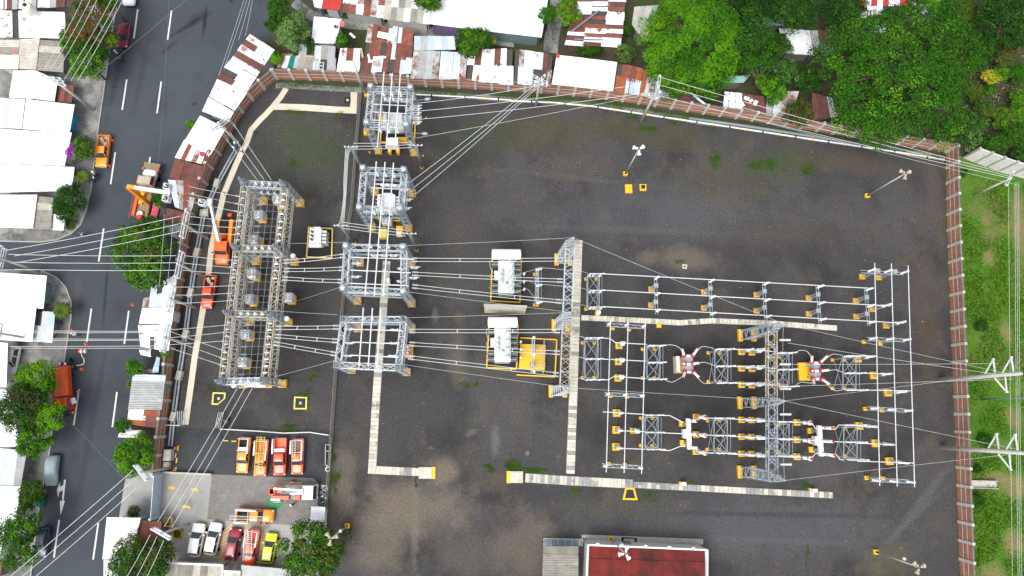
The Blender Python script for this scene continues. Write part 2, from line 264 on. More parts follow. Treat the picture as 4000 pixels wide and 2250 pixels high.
# ================================================================== SETTING
def sheet(name, m, pts, z): return struct(MB().add([(p[0], p[1], z) for p in pts], [tuple(range(len(pts)))] if sum(pts[i][0]*pts[(i+1) % len(pts)][1]-pts[(i+1) % len(pts)][0]*pts[i][1] for i in range(len(pts))) > 0 else [tuple(range(len(pts)))[::-1]]), name, m)
sheet('ground', M['earth'], [(-600,-600),(600,-600),(600,600),(-600,600)], -.02)
west_base = WL('S', [(637,1847),(650,1722),(668,1593),(675,1500),(688,1345),(704,1242),(725,1086),(745,931),(761,853),(800,765),(838,662),(870,600),(926,487),(968,419),(1003,386),(1045,345),(1085,312)])
north_base = WL('S', [(1085,312),(1345,320),(1605,338),(1932,355),(2124,367),(2310,384),(2507,411),(2699,442),(2957,479),(3150,510),(3336,541),(3690,597)])
east_base = WL('S', [(3690,597),(3696,898),(3708,1176),(3716,1405),(3726,1659),(3734,1888),(3744,2190),(3750,2330)])
yard = sheet('gravel_yard', M['gravel'], west_base + north_base[1:] + east_base[1:] + WL('S', [(3750,2600),(560,2600),(637,1847)]), .008)
road_pts = WL('T1', [(880,-500),(890,0),(868,130),(798,600),(740,1000),(685,1449)]) + WL('T2', [(672,40),(655,140),(610,250),(540,315),(430,362),(300,378),(0,372),(-700,372),(-700,590),(0,590),(190,588),(330,600),(430,645),(500,720),(540,830),(540,950),(515,1100),(480,1330)]) + \
    WL('T3', [(400,330),(375,520),(325,780),(290,1000),(235,1449),(180,1900),(760,1900),(780,1449),(870,1180),(900,1010),(945,760),(975,400)]) + WL('T2', [(1150,1449),(1330,900),(1400,400)]) + WL('T1', [(1600,1200),(1960,520),(2120,0),(2200,-500)])
road = sheet('road', M['asphalt'], road_pts, .004)
# pavements with kerbs on the west side and at the entrance
def pavement(name, pts, edge, zt=.13, m='walk'):
    o = struct(MB().prism(pts, -.02, zt), name, M[m])
    if edge:
        k = MB(); k.strip(edge, .16, -.01, zt + .012); k.build('kerb', M['conc'], o)
    return o
ke = WL('T1', [(885,-60),(890,0),(868,130),(798,600),(740,1000),(688,1449)]) + WL('T2', [(672,40),(655,140),(610,250),(540,315),(430,362),(300,378),(0,372),(-300,372)])
pavement('pavement_northwest', ke + WL('T2', [(-300,-400)]) + WL('T1', [(-300,-60)]), ke)
ke = WL('T2', [(-300,590),(0,590),(190,588),(330,600),(430,645),(500,720),(540,830),(540,950),(515,1100),(480,1330)]) + WL('T3', [(400,330),(375,520),(325,780),(290,1000),(235,1449),(200,1700)])
pavement('pavement_southwest', ke + WL('T3', [(-300,1700)]) + WL('T2', [(-300,620)]), ke)
ke = WL('T3', [(975,640),(945,760),(905,1010)])
pavement('pavement_entrance', WL('T3', [(985,655),(945,760),(905,1010),(1000,1010),(1140,1010),(1175,660)]), ke, .09, 'concrete')
sheet('settlement_ground', M['earth'], WL('S', [(1090,300),(1345,306),(1605,322),(1932,340),(2310,370),(2699,428),(3150,497),(3690,583),(4150,680),(4400,-500),(1150,-500),(1130,0),(1000,330)]), .014)
sheet('field', M['field'], WL('S', [(3700,600),(3706,900),(3716,1176),(3724,1405),(3734,1659),(3742,1888),(3752,2190),(3760,2600),(4900,2600),(4900,640),(4150,680)]), .02)
# parking court
sheet('parking_asphalt', M['lot'], WL('V1', [(80,60),(640,50),(1240,92),(1690,122),(1640,800),(1480,800),(500,560),(80,470)]), .014)
sheet('parking_concrete', M['concrete'], WL('V1', [(-20,467),(90,467),(552,490),(1500,527),(1545,560),(1545,790),(1640,800),(1600,1600),(-120,1600),(-110,890)]), .02)
pav = sheet('parking_pavers', M['paver'], WL('V1', [(550,490),(1500,528),(1545,562),(1542,790),(1485,797),(1480,945),(1300,968),(505,912),(530,685)]), .026)
# painted marks
def dash(p, q, w, parent, m='paint_white', name='lane_dash', z=.012):
    d = (q - p).normalized(); a = V((-d.y, d.x, 0)) * w / 2
    return MB().add([(v.x, v.y, z) for v in (p+a, p-a, q-a, q+a)], [(0,1,2,3)]).build(name, M[m], parent)
for t, x0, y0, x1, y1 in [('T1',1040,70,1010,290),('T1',1295,80,1265,300),('T1',957,600,922,830),('T1',1217,615,1185,855),('T1',870,1150,835,1390),('T1',1133,1185,1098,1430),('T2',783,275,745,525),('T2',690,880,655,1130),('T2',972,897,938,1147),('T3',597,40,557,310),('T3',883,60,848,325),('T3',447,1025,407,1310),('T3',742,1050,703,1325)]:
    dash(W(t,x0,y0), W(t,x1,y1), .22, road)
def poly(name, pts, m, parent, z): 
    pp = [(p[0], p[1], z) for p in pts]; n = len(pp)
    ar = sum(pp[i][0]*pp[(i+1) % n][1]-pp[(i+1) % n][0]*pp[i][1] for i in range(n))
    return MB().add(pp if ar > 0 else pp[::-1], [tuple(range(n))]).build(name, M[m], parent)
poly('turn_arrow', WL('T3', [(497,722),(484,722),(479,762),(455,778),(454,735),(430,795),(438,858),(448,815),(474,800),(470,880),(452,884),(457,990),(490,884),(480,880)]), 'paint_white', road, .012)
pk = bpy.data.objects['parking_concrete']
for a in ([(137,607),(176,607),(176,597),(206,617),(178,640),(178,628),(137,628)], [(355,624),(396,624),(396,615),(425,635),(398,658),(398,645),(355,642)], [(343,789),(300,787),(298,772),(262,794),(292,815),(294,806),(343,810)]):
    poly('direction_arrow', WL('V1', a), 'yellow', pk, .026)
for x0, y0, x1, y1 in [(505,930,470,1262),(668,1000,640,1270),(872,958,862,1300),(1032,965,995,1325),(640,1275,480,1262),(330,1262,480,1262),(1180,1040,1165,1320),(735,950,655,1330),(690,1262,620,1320)]:
    dash(W('V1',x0,y0), W('V1',x1,y1), .11, pk, 'yellow', 'parking_line', .026)
for i in range(9): dash(W('V1',735-i*9,975+i*38), W('V1',660-i*6,1020+i*36), .09, pk, 'yellow', 'hatch_line', .0265)
g = MB(); c = W('V1',1147,750); g.add([(c.x+1.1*math.cos(a*.2094), c.y+1.1*math.sin(a*.2094), .032) for a in range(30)], [tuple(range(30))]); gp = g.build('green_disc', mat('green_paint', (.03,.24,.08), .7, var=.25, scale=4, c2=(.12,.16,.1), thr=.6), pav)
for k, (x, y, l) in enumerate([(1120,740,.5),(1140,741,.35),(1158,742,.6),(1128,752,.9)]):
    p = W('V1',x,y); dash(p, p + V((l,0,0)), .07, gp, 'paint_white', 'faded_print', .037)
# cream footpaths (north-west corner and along the west wall)
def path_struct(name, pts, w, z0, z1, m): return struct(MB().strip(pts, w, z0, z1), name, M[m])
path_struct('footpath', WL('T4', [(528,350),(470,440),(405,520),(340,590),(270,660),(195,745),(155,860),(90,985),(20,1150)]) + WL('T2', [(1688,20),(1662,130),(1625,280),(1595,430),(1572,640),(1540,840),(1505,1050),(1470,1250),(1443,1449)]) + WL('T3', [(1400,306)]), .82, .0, .05, 'cream')
path_struct('footpath_branch', WL('T4', [(395,522),(700,532),(1000,553),(1190,560)]), 1.0, .0, .046, 'cream')
path_struct('footpath_spur', WL('T4', [(1167,385),(1161,538)]), 1.0, .0, .054, 'cream')
# concrete gutter along the north wall
path_struct('drain_gutter', WL('T4', [(430,325),(560,325),(900,350),(1300,370),(1930,405)]) + WL('U1', [(0,752),(300,765),(600,790),(1000,850),(1400,915),(1930,990)]) + WL('U2', [(300,1038),(700,1095),(1330,1196)]), .85, .0, .06, 'walk')
path_struct('verge_earth', offset(north_base, -.9), 1.2, -.01, .03, 'earth')
# ------------------------------------------------------------------ trench covers: each slab a piece
def trench(label, pts, w, step, dark=.2):
    t = thing('cable_trench', label, 'cable trench', pts[0])
    b = MB(); b.strip(pts, w + .08, .0, .05); b.build('trench_kerb', M['conc'], t)
    i = 0
    for a, c in zip(pts[:-1], pts[1:]):
        L = (c - a).length; n = max(1, round(L/step)); d = (c - a)/n; rz = math.atan2(d.y, d.x)
        for k in range(n):
            me = _slab(d.length - .035, w, random.choice([.1,.1,.11]), random.choices(['slab','slab_dark','slab_stained'], [1-dark-.15, dark, .15])[0])
            p = a + d*(k+.5)
            o = mesh_obj('slab', me, t, (p.x - pts[0].x, p.y - pts[0].y, .05 + random.uniform(0, .008)), rz + random.uniform(-.012, .012))
    return t
_sc = {}
def _slab(l, w, h, m):
    key = (round(l, 2), w, h, m)
    if key not in _sc:
        ob = MB().box((0,0,h/2), (l, w, h), taper=.985).build('slab', M[m]); _sc[key] = ob.data; bpy.data.objects.remove(ob)
    return _sc[key]
tr1 = WL('S', [(2260,938),(2257,1010),(2249,1250),(2237,1600),(2228,1850)])
trench('long trench of cream concrete slabs beside the central lattice gantry', tr1, 1.12, .5, .1)
trench('wide trench of concrete slabs from yellow-ended box to the trapezoid pit', WL('S', [(2052,1866),(2200,1876),(2472,1890)]), 1.15, .52, .35)
trench('narrow trench of mottled slabs running right below the switchyard', WL('S', [(2474,1893),(3000,1921),(3252,1934)]), .78, .62, .35)
trench('trench of cream slabs passing under the two square gantries', WL('S', [(1511,1020),(1496,1230),(1478,1440),(1467,1600),(1455,1822)]), 1.05, .55, .12)
trench('short horizontal trench of slabs ending in a yellow-edged box', WL('S', [(1438,1834),(1640,1844)]), 1.02, .55, .35)
trench('wavy cream slab trench between the bus rows and breaker bay', WL('S', [(2270,1241),(2400,1247),(2573,1256),(2655,1261),(2780,1253),(3000,1262),(3268,1282)]), .72, .55, .04)
def trench_end(label, t, x, y, side):
    c = W(t, x, y); th = thing('trench_box', label, 'concrete box', c)
    MB().box((c.x, c.y, .15), (1.75, 1.55, .3)).build('box', M['conc_light'], th)
    MB().box((c.x + side*1.12, c.y, .14), (.5, 1.6, .28)).build('yellow_end', M['yellow'], th)
    for k in range(3): MB().box((c.x - .55 + k*.55, c.y, .325), (.5, 1.3, .05)).build('lid', M['slab'], th)
trench_end('concrete box with yellow right end closing the short trench', 'V5', 918, 549, 1)
trench_end('concrete box with yellow left end closing the wide trench', 'V5', 1712, 586, -1)
# ------------------------------------------------------------------ perimeter walls
def resample(pts, n):
    L = [0]
    for a, b in zip(pts[:-1], pts[1:]): L.append(L[-1] + (b - a).length)
    out = []
    for i in range(n+1):
        s = L[-1]*i/n; j = max(k for k in range(len(L)) if L[k] <= s + 1e-6); j = min(j, len(pts)-2)
        out.append(pts[j].lerp(pts[j+1], (s - L[j])/(L[j+1]-L[j])))
    return out
def shared(mb, m):
    o = mb.build('tmp', m); me = o.data; bpy.data.objects.remove(o); return me
dm('soil_cap', (.2,.17,.14), .9, var=.2)
def brick_wall(label, pts, side, bay=2.45, name='perimeter_wall'):
    pts = offset(pts, side*.2); tot = sum((b-a).length for a, b in zip(pts[:-1], pts[1:])); n = round(tot/bay); P = resample(pts, n)
    t = thing(name, label, 'wall', P[0]); L = tot/n; l = L - .36
    pan = shared(MB().box((0,0,0), (l, .17, .84)), M['brick']); tie = shared(MB().box((0,0,0), (l, .23, .1)), M['conc_light']); cap = shared(MB().box((0,0,0), (l+.02, .24, .09)), M['soil_cap'])
    post = shared(MB().box((0,0,1.53), (.4,.38,3.0), taper=.97), M['conc_light'])
    h = [(i/(10*8)*l - l/2, .2*math.cos(i/10*2*math.pi), .2+.2*math.sin(i/10*2*math.pi)) for i in range(81)]
    coil = shared(MB().ringpath(h, .008, 3, False), M['wire_dark'])
    for i in range(n+1):
        a, b = P[max(i-1,0)], P[min(i+1,n)]; rz = math.atan2(b.y-a.y, b.x-a.x); q = P[i]-P[0]
        mesh_obj('post', post, t, (q.x, q.y, 0), rz)
        if i == n: break
        c = (P[i]+P[i+1])/2 - P[0]; rz = math.atan2(P[i+1].y-P[i].y, P[i+1].x-P[i].x)
        for k in range(3):
            mesh_obj('brick_panel', pan, t, (c.x, c.y, .42 + k*.94 + .02), rz)
            if k < 2: mesh_obj('tie_beam', tie, t, (c.x, c.y, .91 + k*.94), rz)
        mesh_obj('coping', cap, t, (c.x, c.y, 2.8), rz); mesh_obj('razor_wire', coil, t, (c.x, c.y, 2.86), rz)
    return t
brick_wall('red brick boundary wall with concrete posts curving along the street side', west_base, 1)
brick_wall('red brick boundary wall with concrete posts below the tin-roofed shacks', north_base, 1)
brick_wall('red brick boundary wall with concrete posts beside the green field', east_base, 1)
# pale wall beyond the north-east corner
def pale_wall():
    P = WL('U2', [(1470,1190),(1700,1275),(1932,1345),(2300,1440)]); t = thing('block_wall', 'white block wall with leaning grey posts beyond the brick corner', 'wall', P[0])
    Q = resample(P, 9)
    for a, b in zip(Q[:-1], Q[1:]):
        for k in range(4):
            c = (a+b)/2; MB().box((c.x, c.y, (.37+k*.74)*1.3), ((b-a).length-.3, .18, .93), math.atan2(b.y-a.y, b.x-a.x)).build('block_panel', M['w_white'], t)
    for a in Q: MB().box((a.x, a.y, 2.0), (.28,.34,4.0), math.atan2(Q[1].y-Q[0].y, Q[1].x-Q[0].x)).build('post', M['conc'], t)
pale_wall()
# steps / opening in the east wall
t = thing('concrete_walkway', 'pale concrete walkway crossing the east brick wall', 'walkway', W('U8',300,1152))
MB().box(W('U8',345,1152)+V((0,0,.12)), (5.2,.9,.24), -.03).build('deck', M['conc_light'], t); 
for s in (-1,1): MB().box(W('U8',345,1152)+V((0,s*.5,.3)), (5.2,.1,.6), -.03).build('side_wall', M['conc'], t)
# chain link fence
def chain_fence(label, pts, h=1.9):
    t = thing('chain_link_fence', label, 'fence', pts[0]); P = resample(pts, round(sum((b-a).length for a, b in zip(pts[:-1], pts[1:]))/3))
    for i, (a, b) in enumerate(zip(P[:-1], P[1:])):
        MB().bar(a+V((0,0,h)), b+V((0,0,h)), .05).build('top_rail', M['wood'], t)
        MB().bar(a+V((0,0,.08)), b+V((0,0,.08)), .16, .14).build('base_kerb', M['soil'], t)
        w = MB(); n = 12; d = b-a
        for k in range(-7, n):
            u0, u1 = k/n, (k+7)/n
            for s in (0, 1):
                z0, z1 = .12, h-.03; e0, e1 = u0, u1
                if e0 < 0: z0 = .12 + (h-.15)*(-e0/(u1-u0)); e0 = 0
                if e1 > 1: z1 = .12 + (h-.15)*((1-u0)/(u1-u0)); e1 = 1
                if e1 - e0 < .01: continue
                p, q = a+d*e0, a+d*e1; p.z, q.z = (z0, z1)
                if s: p, q = a+d*(1-e0), a+d*(1-e1); p.z, q.z = z0, z1
                w.bar(p, q, .009)
        w.build('wire_mesh', M['wire_dark'], t)
    for a in P: MB().tube(a, a+V((0,0,h+.05)), .04, 6).build('post', M['galv'], t)
chain_fence('tall chain link fence running down the gravel between two yards', WL('S', [(1415,345),(1403,490),(1393,614),(1380,800),(1371,850),(1346,1186),(1319,1433),(1304,1650),(1300,1704)]))
chain_fence('chain link fence closing the right side of the parking court', WL('S', [(1299,1708),(1290,1840),(1279,1985)]), 1.7)
# white barrier rail and gate leaves at the head of the parking
def rail(label, pts, h, name='barrier_rail', m='paint_white'):
    t = thing(name, label, 'rail', pts[0])
    for a, b in zip(pts[:-1], pts[1:]):
        MB().bar(a+V((0,0,h)), b+V((0,0,h)), .13, .1).build('rail', M[m], t)
    for p in resample(pts, max(2, len(pts)*2)): MB().box(p+V((0,0,h/2)), (.08,.08,h-.1)).build('post', M['galv'], t)
rail('long white barrier rail between gravel yard and parked orange pickups', WL('V1', [(640,62),(1000,82),(1240,100),(1480,92),(1660,120)]), .6)
rail('short white rail between brick wall and the open gate leaf', WL('T3', [(1225,308),(1375,313)]), .7)
def gate_leaf(label, p, q, h=2.0):
    t = thing('gate_leaf', label, 'gate', p)
    for k in range(4): MB().bar(p+V((0,0,.2+k*(h-.2)/3)), q+V((0,0,.2+k*(h-.2)/3)), .05).build('rail', M['galv_light'], t)
    for k in range(7): MB().bar(p.lerp(q,k/6), p.lerp(q,k/6)+V((0,0,h)), .04).build('bar', M['galv_light'], t)
gate_leaf('open steel gate leaf beside the end of the cream footpath', W('T3',1392,312), W('T3',1388,205))
gate_leaf('open steel gate leaf above the crimson motorcycle', W('T3',1665,330), W('T3',1690,215))
# ------------------------------------------------------------------ pipes
def pipe_run(label, pts, n, gap, r, m, name='pipe_run', z=.3, couplings=None):
    t = thing(name, label, 'pipe', pts[0])
    for k in range(n):
        pp = [V((p.x, p.y, z)) for p in offset(pts, (k-(n-1)/2)*gap)]
        MB().ringpath(pp, r, 8).build('pipe', M[m], t, True)
    return t
wp = WL('T1', [(1812,1095),(1735,1230),(1640,1405)]) + WL('T2', [(1610,20),(1545,170),(1500,420),(1470,600),(1435,850),(1410,1050),(1378,1260),(1348,1449)]) + WL('T3', [(1325,180),(1292,470)])
pr = pipe_run('pair of grey pipes on concrete saddles inside the west wall', wp, 2, .42, .15, 'galv', z=.32)
for t_, x, y in [('T1',1645,1390),('T2',1495,460),('T2',1447,765),('T2',1410,1075),('T2',1362,1385),('T3',1318,245)]:
    p = W(t_, x, y); MB().box(p+V((0,0,.35)), (.8,1.35,.7), -.2, taper=.9).build('saddle', M['conc_light'], pr)
wh = WL('T8', [(1600,955),(2050,978),(2560,1012)]) + WL('U1', [(0,765),(320,778),(600,805),(1090,880),(1500,940),(1930,1005)]) + WL('U2', [(500,1080),(1000,1155),(1320,1208)])
pw = pipe_run('long white pipe along the foot of the north brick wall', wh, 1, 0, .11, 'white', z=.2)
for i, p in enumerate(resample(wh, 32)):
    d = (resample(wh, 32)[min(i+1,32)] - resample(wh, 32)[max(i-1,0)]).normalized(); rz = math.atan2(d.y, d.x)
    MB().box((p.x, p.y, .16), (.2,.32,.32), rz).build('bracket', M['black'] if i % 2 else M['yellow'], pw)
pipe_run('thick dark pipe lying along the brick wall near the trees', WL('U1', [(1330,897),(1700,948),(1930,982)]) + WL('U2', [(300,1030),(700,1095)]), 1, 0, .22, 'galv_dark', z=.3)
# ------------------------------------------------------------------ pits, lids and boxes on the gravel
def pit(label, pts, cover='black', edge='yellow_pale', w=.22, handle=True, name='pit_cover'):
    c = sum(pts, V((0,0,0)))/len(pts); t = thing(name, label, 'pit', c); n = len(pts)
    inner = [c + (p-c)*(1-2*w/(pts[0]-c).length/1.6) for p in pts]
    for i in range(n): MB().prism([pts[i], pts[(i+1) % n], inner[(i+1) % n], inner[i]], 0, .12).build('kerb', M[edge], t)
    MB().prism([c+(p-c)*.995 for p in inner], 0, .07).build('cover', M[cover], t)
    if handle: MB().box((c.x, c.y, .09), (.3,.36,.04)).build('lid_plate', M['slab'], t)
pit('five-sided black pit cover with pale yellow kerb', WL('T6', [(85,1270),(218,1275),(212,1335),(135,1400),(72,1398)]), 'cable_black')
pit('square black pit cover with pale yellow kerb', WL('T6', [(922,1315),(1055,1320),(1050,1447),(915,1445)]), 'cable_black')
pit('small black lid with white plate inside the cream footpath loop', WL('T4', [(1080,437),(1135,437),(1133,492),(1075,490)]), 'cable_black', 'black', .1)
pit('trapezoid black pit with yellow kerb below the slab trench', WL('U6', [(468,782),(536,782),(562,876),(447,874)]), 'cable_black', 'yellow', .25, False)
pit('black pit with yellow kerb tucked against the red-roofed house', WL('U6', [(440,1155),(556,1160),(552,1225),(440,1222)]), 'cable_black', 'yellow', .25, False)
pit('small black pit at the left corner of the red-roofed house', WL('U6', [(148,1161),(178,1161),(176,1190),(146,1190)]), 'cable_black', 'wood', .12, False)
pit('small black pit at the right corner of the red-roofed house', WL('U6', [(998,1206),(1027,1207),(1026,1234),(997,1233)]), 'cable_black', 'yellow_pale', .12, False)
pit('square concrete-rimmed hole in the bare gravel above the bus rows', WL('U4', [(1122,77),(1170,82),(1164,124),(1122,118)]), 'black', 'conc_light', .25, False)
def ybox(label, t, x, y, sx, sy, h, m='yellow', top=None, name='equipment_plinth'):
    c = W(t, x, y); r = thing(name, label, 'box', c); MB().box(c+V((0,0,h/2)), (sx, sy, h), taper=.96).build('base', M[m], r)
    if top: MB().box(c+V((.08,.04,h+.1+top/2-.1)), (sx*.92, sy*.8, top), taper=.95).build('cabinet', M['equip_white'], r)
    return r
b1 = ybox('yellow plinth with two slots on open gravel under the lamp mast', 'U1', 878, 1428, 1.05, 1.3, .35)
for s in (-1,1): MB().box(W('U1',878+s*12,1418)+V((0,0,.37)), (.07,.35,.04)).build('slot', M['wood'], b1)
b2 = ybox('yellow plinth with black square top on open gravel', 'U1', 986, 1418, .98, .98, .35); MB().box(W('U1',986,1416)+V((0,0,.37)), (.58,.58,.05)).build('opening', M['black'], b2)
ybox('lone yellow plinth just below the wavy slab trench', 'U4', 900, 658, .68, .62, .3)
ybox('white cabinet on yellow base above the wavy trench', 'U4', 318, 545, .6, .6, .5, top=.9, name='kiosk_cabinet')
ybox('white cabinet on yellow base in the middle of the lower trench', 'U6', 890, 752, .7, .6, .35, top=.9, name='kiosk_cabinet')
ybox('white cabinet on yellow base near the right end of the lower trench', 'U7', 710, 800, .7, .55, .35, top=.9, name='kiosk_cabinet')
ybox('white cabinet on yellow base over the trench inside the upper square gantry', 'T7', 600, 565, .5, .8, .4, top=1.2, name='kiosk_cabinet')
ybox('tan wooden box below the lower end of the middle tower yard', 'V3', 820, 1315, 1.2, 1.4, .9, m='yellow_pale')
ybox('yellow wooden crate under the white cabinet near the long grey mast', 'V3', 1090, 1250, 1.0, 1.1, .8, m='yellow_worn')
ybox('small white cabinet standing below the yellow wooden crate', 'V3', 1080, 1325, .8, .55, .3, top=1.0, name='kiosk_cabinet')
def cabinet(label, t, x, y, sx, sy, h, doors=2):
    c = W(t, x, y); r = thing('meter_cabinet', label, 'cabinet', c); MB().box(c+V((0,0,h/2)), (sx, sy, h)).build('body', M['conc_light'], r)
    for k in range(doors): MB().box(c+V((0,(k-(doors-1)/2)*sy*.45,h+.03)), (sx*.6, sy*.36, .06)).build('lid', M['slab'], r)
cabinet('grey concrete cabinet with two lids beside the entrance wall', 'V1', 160, 305, 1.0, 1.5, 1.1)
cabinet('grey concrete box with small lid at the foot of gate wall', 'V1', 140, 395, .8, .7, .8, 1)
cabinet('square concrete manhole box under the white bucket boom', 'V4', 1275, 850, 1.15, 1.0, .6, 1)
for k, (x, y, rz, lab) in enumerate([(683,172,0,'yellow wheel stop, leftmost above the parked orange pickups'),(760,177,0,'yellow wheel stop just left of first parked pickup'),(930,190,0,'yellow wheel stop between the first two parked pickups'),(233,243,1.5,'yellow wheel stop beside orange cone near wall'),(210,312,1.5,'pale wheel stop second down beside the wall cabinets'),(220,358,1.5,'pale wheel stop third down beside the wall cabinets'),(212,442,1.5,'yellow wheel stop at the corner of the concrete apron'),(760,1310,0,'yellow wheel stop below the dark red car'),(990,1320,0,'yellow wheel stop between ladder pickup and lime car'),(1195,1332,0,'yellow wheel stop right of the lime car'),(1272,1337,0,'yellow wheel stop nearest the tree')]):
    c = W('V1',x,y); tag(MB().box(c+V((0,0,.08)), (.72,.17,.13), rz, taper=.85).build('wheel_stop', M['yellow' if 'yellow' in lab else 'yellow_pale']), lab, 'wheel stop', 'parking wheel stops')
# ================================================================== STEELWORK
Z = V((0,0,1))
def frame_sq(c, ux, uy, wx, wy): return [c - ux*wx/2 - uy*wy/2, c + ux*wx/2 - uy*wy/2, c + ux*wx/2 + uy*wy/2, c - ux*wx/2 + uy*wy/2]
def lattice(mb, p, q, wp, wq, n, ch=.08, br=.05, ux=None):
    """four chords from p to q with zigzag bracing; wp, wq = (width, depth) at the ends"""
    p, q = V(p), V(q); d = (q-p).normalized()
    if ux is None: ux = V((1,0,0)) if abs(d.z) > .8 else d.cross(Z).normalized()
    uy = d.cross(ux).normalized()
    A = [frame_sq(p.lerp(q, i/n), ux, uy, wp[0]+(wq[0]-wp[0])*i/n, wp[1]+(wq[1]-wp[1])*i/n) for i in range(n+1)]
    for k in range(4): mb.bar(A[0][k], A[n][k], ch)
    for i in range(n):
        for k in range(4):
            a, b = (k, (k+1) % 4) if i % 2 else ((k+1) % 4, k)
            mb.bar(A[i][a], A[i+1][b], br)
            if i % 2 == 0: mb.bar(A[i][k], A[i][(k+1) % 4], br)
    for k in range(4): mb.bar(A[n][k], A[n][(k+1) % 4], br)
    return mb
def discs(mb, p, q, r, n, seg=8, core=.045):
    p, q = V(p), V(q); L = (q-p).length; pr = [(core, 0)]
    for i in range(n):
        z = L*(i+.15)/n; pr += [(core, z), (r, z+L*.35/n), (core, z+L*.7/n)]
    pr.append((core, L)); return mb.lathe(p, pr, seg, q-p)
def post_ins(mb, p, h, r=.13, n=7): return discs(mb, p, V(p)+Z*h, r, n)
def plinth(p, root, sx=1.1, sy=1.1, h=.45, m='yellow'): return MB().box(V((p.x,p.y,h/2)), (sx,sy,h), taper=.95).build('plinth', M[m], root)
def cen(L): return sum(L, V((0,0,0)))/len(L)
def at_z(p, z): return V((p.x, p.y, z))
# ---------------------------------------------------------------- rectangular lattice gantries
def gantry4(label, bases, zb=9.3, zp=10.6, low=6.6, wc=.95, caps=True, m='galv', peakup=0, sides='NESW', nlow='NESW'):
    root = thing('lattice_gantry', label, 'gantry', at_z(cen(bases), 0)); TLc, TRc, BRc, BLc = bases
    for b in bases:
        plinth(b, root); lattice(MB(), at_z(b,.45), at_z(b,zp), (wc,wc), (wc*.72,wc*.72), 12).build('column', M[m], root)
        if caps: MB().lathe(at_z(b,zp+.02), [(.05,0),(.3,.02),(.3,.08),(.1,.1)], 12).build('cap', M['galv_light'], root); MB().tube(at_z(b,zp+.2), at_z(b,zp+1.6), .03, 5).build('lightning_rod', M['galv'], root)
    S = dict(N=(TLc,TRc), E=(TRc,BRc), S=(BRc,BLc), W=(BLc,TLc))
    for k, (a, b) in S.items():
        d = (b-a).normalized()*.4; n = max(6, int((b-a).length/1.0)//2*2)
        if k in sides: lattice(MB(), at_z(a+d,zb), at_z(b-d,zb), (.75,.75), (.75,.75), n, .085, .055).build('beam', M['galv_light'] if m == 'galv' else M[m], root)
        if k in nlow: lattice(MB(), at_z(a+d,low), at_z(b-d,low), (.6,.6), (.6,.6), n, .07, .045).build('lower_beam', M[m], root)
    return root
# x/y of column feet read off the yellow plinths
gB1 = gantry4('square lattice gantry, upper of the two over the slab trench', WL('T7', [(352,392),(800,400),(800,748),(330,725)]), caps=True)
gB2 = gantry4('square lattice gantry, lower of the two over the slab trench', WL('T7', [(330,965),(800,965),(758,1345),(280,1325)]), caps=False, zp=10.2)
gC = gantry4('tall lattice gantry crowded with equipment next to the north wall', WL('V2', [(455,650),(1018,665),(960,1195),(400,1165)]), nlow='NEW')
gD = gantry4('middle lattice gantry between the north tower and square gantries', WL('V3', [(690,625),(1285,650),(1230,1215),(640,1200)]), sides='NESW', nlow='NES')
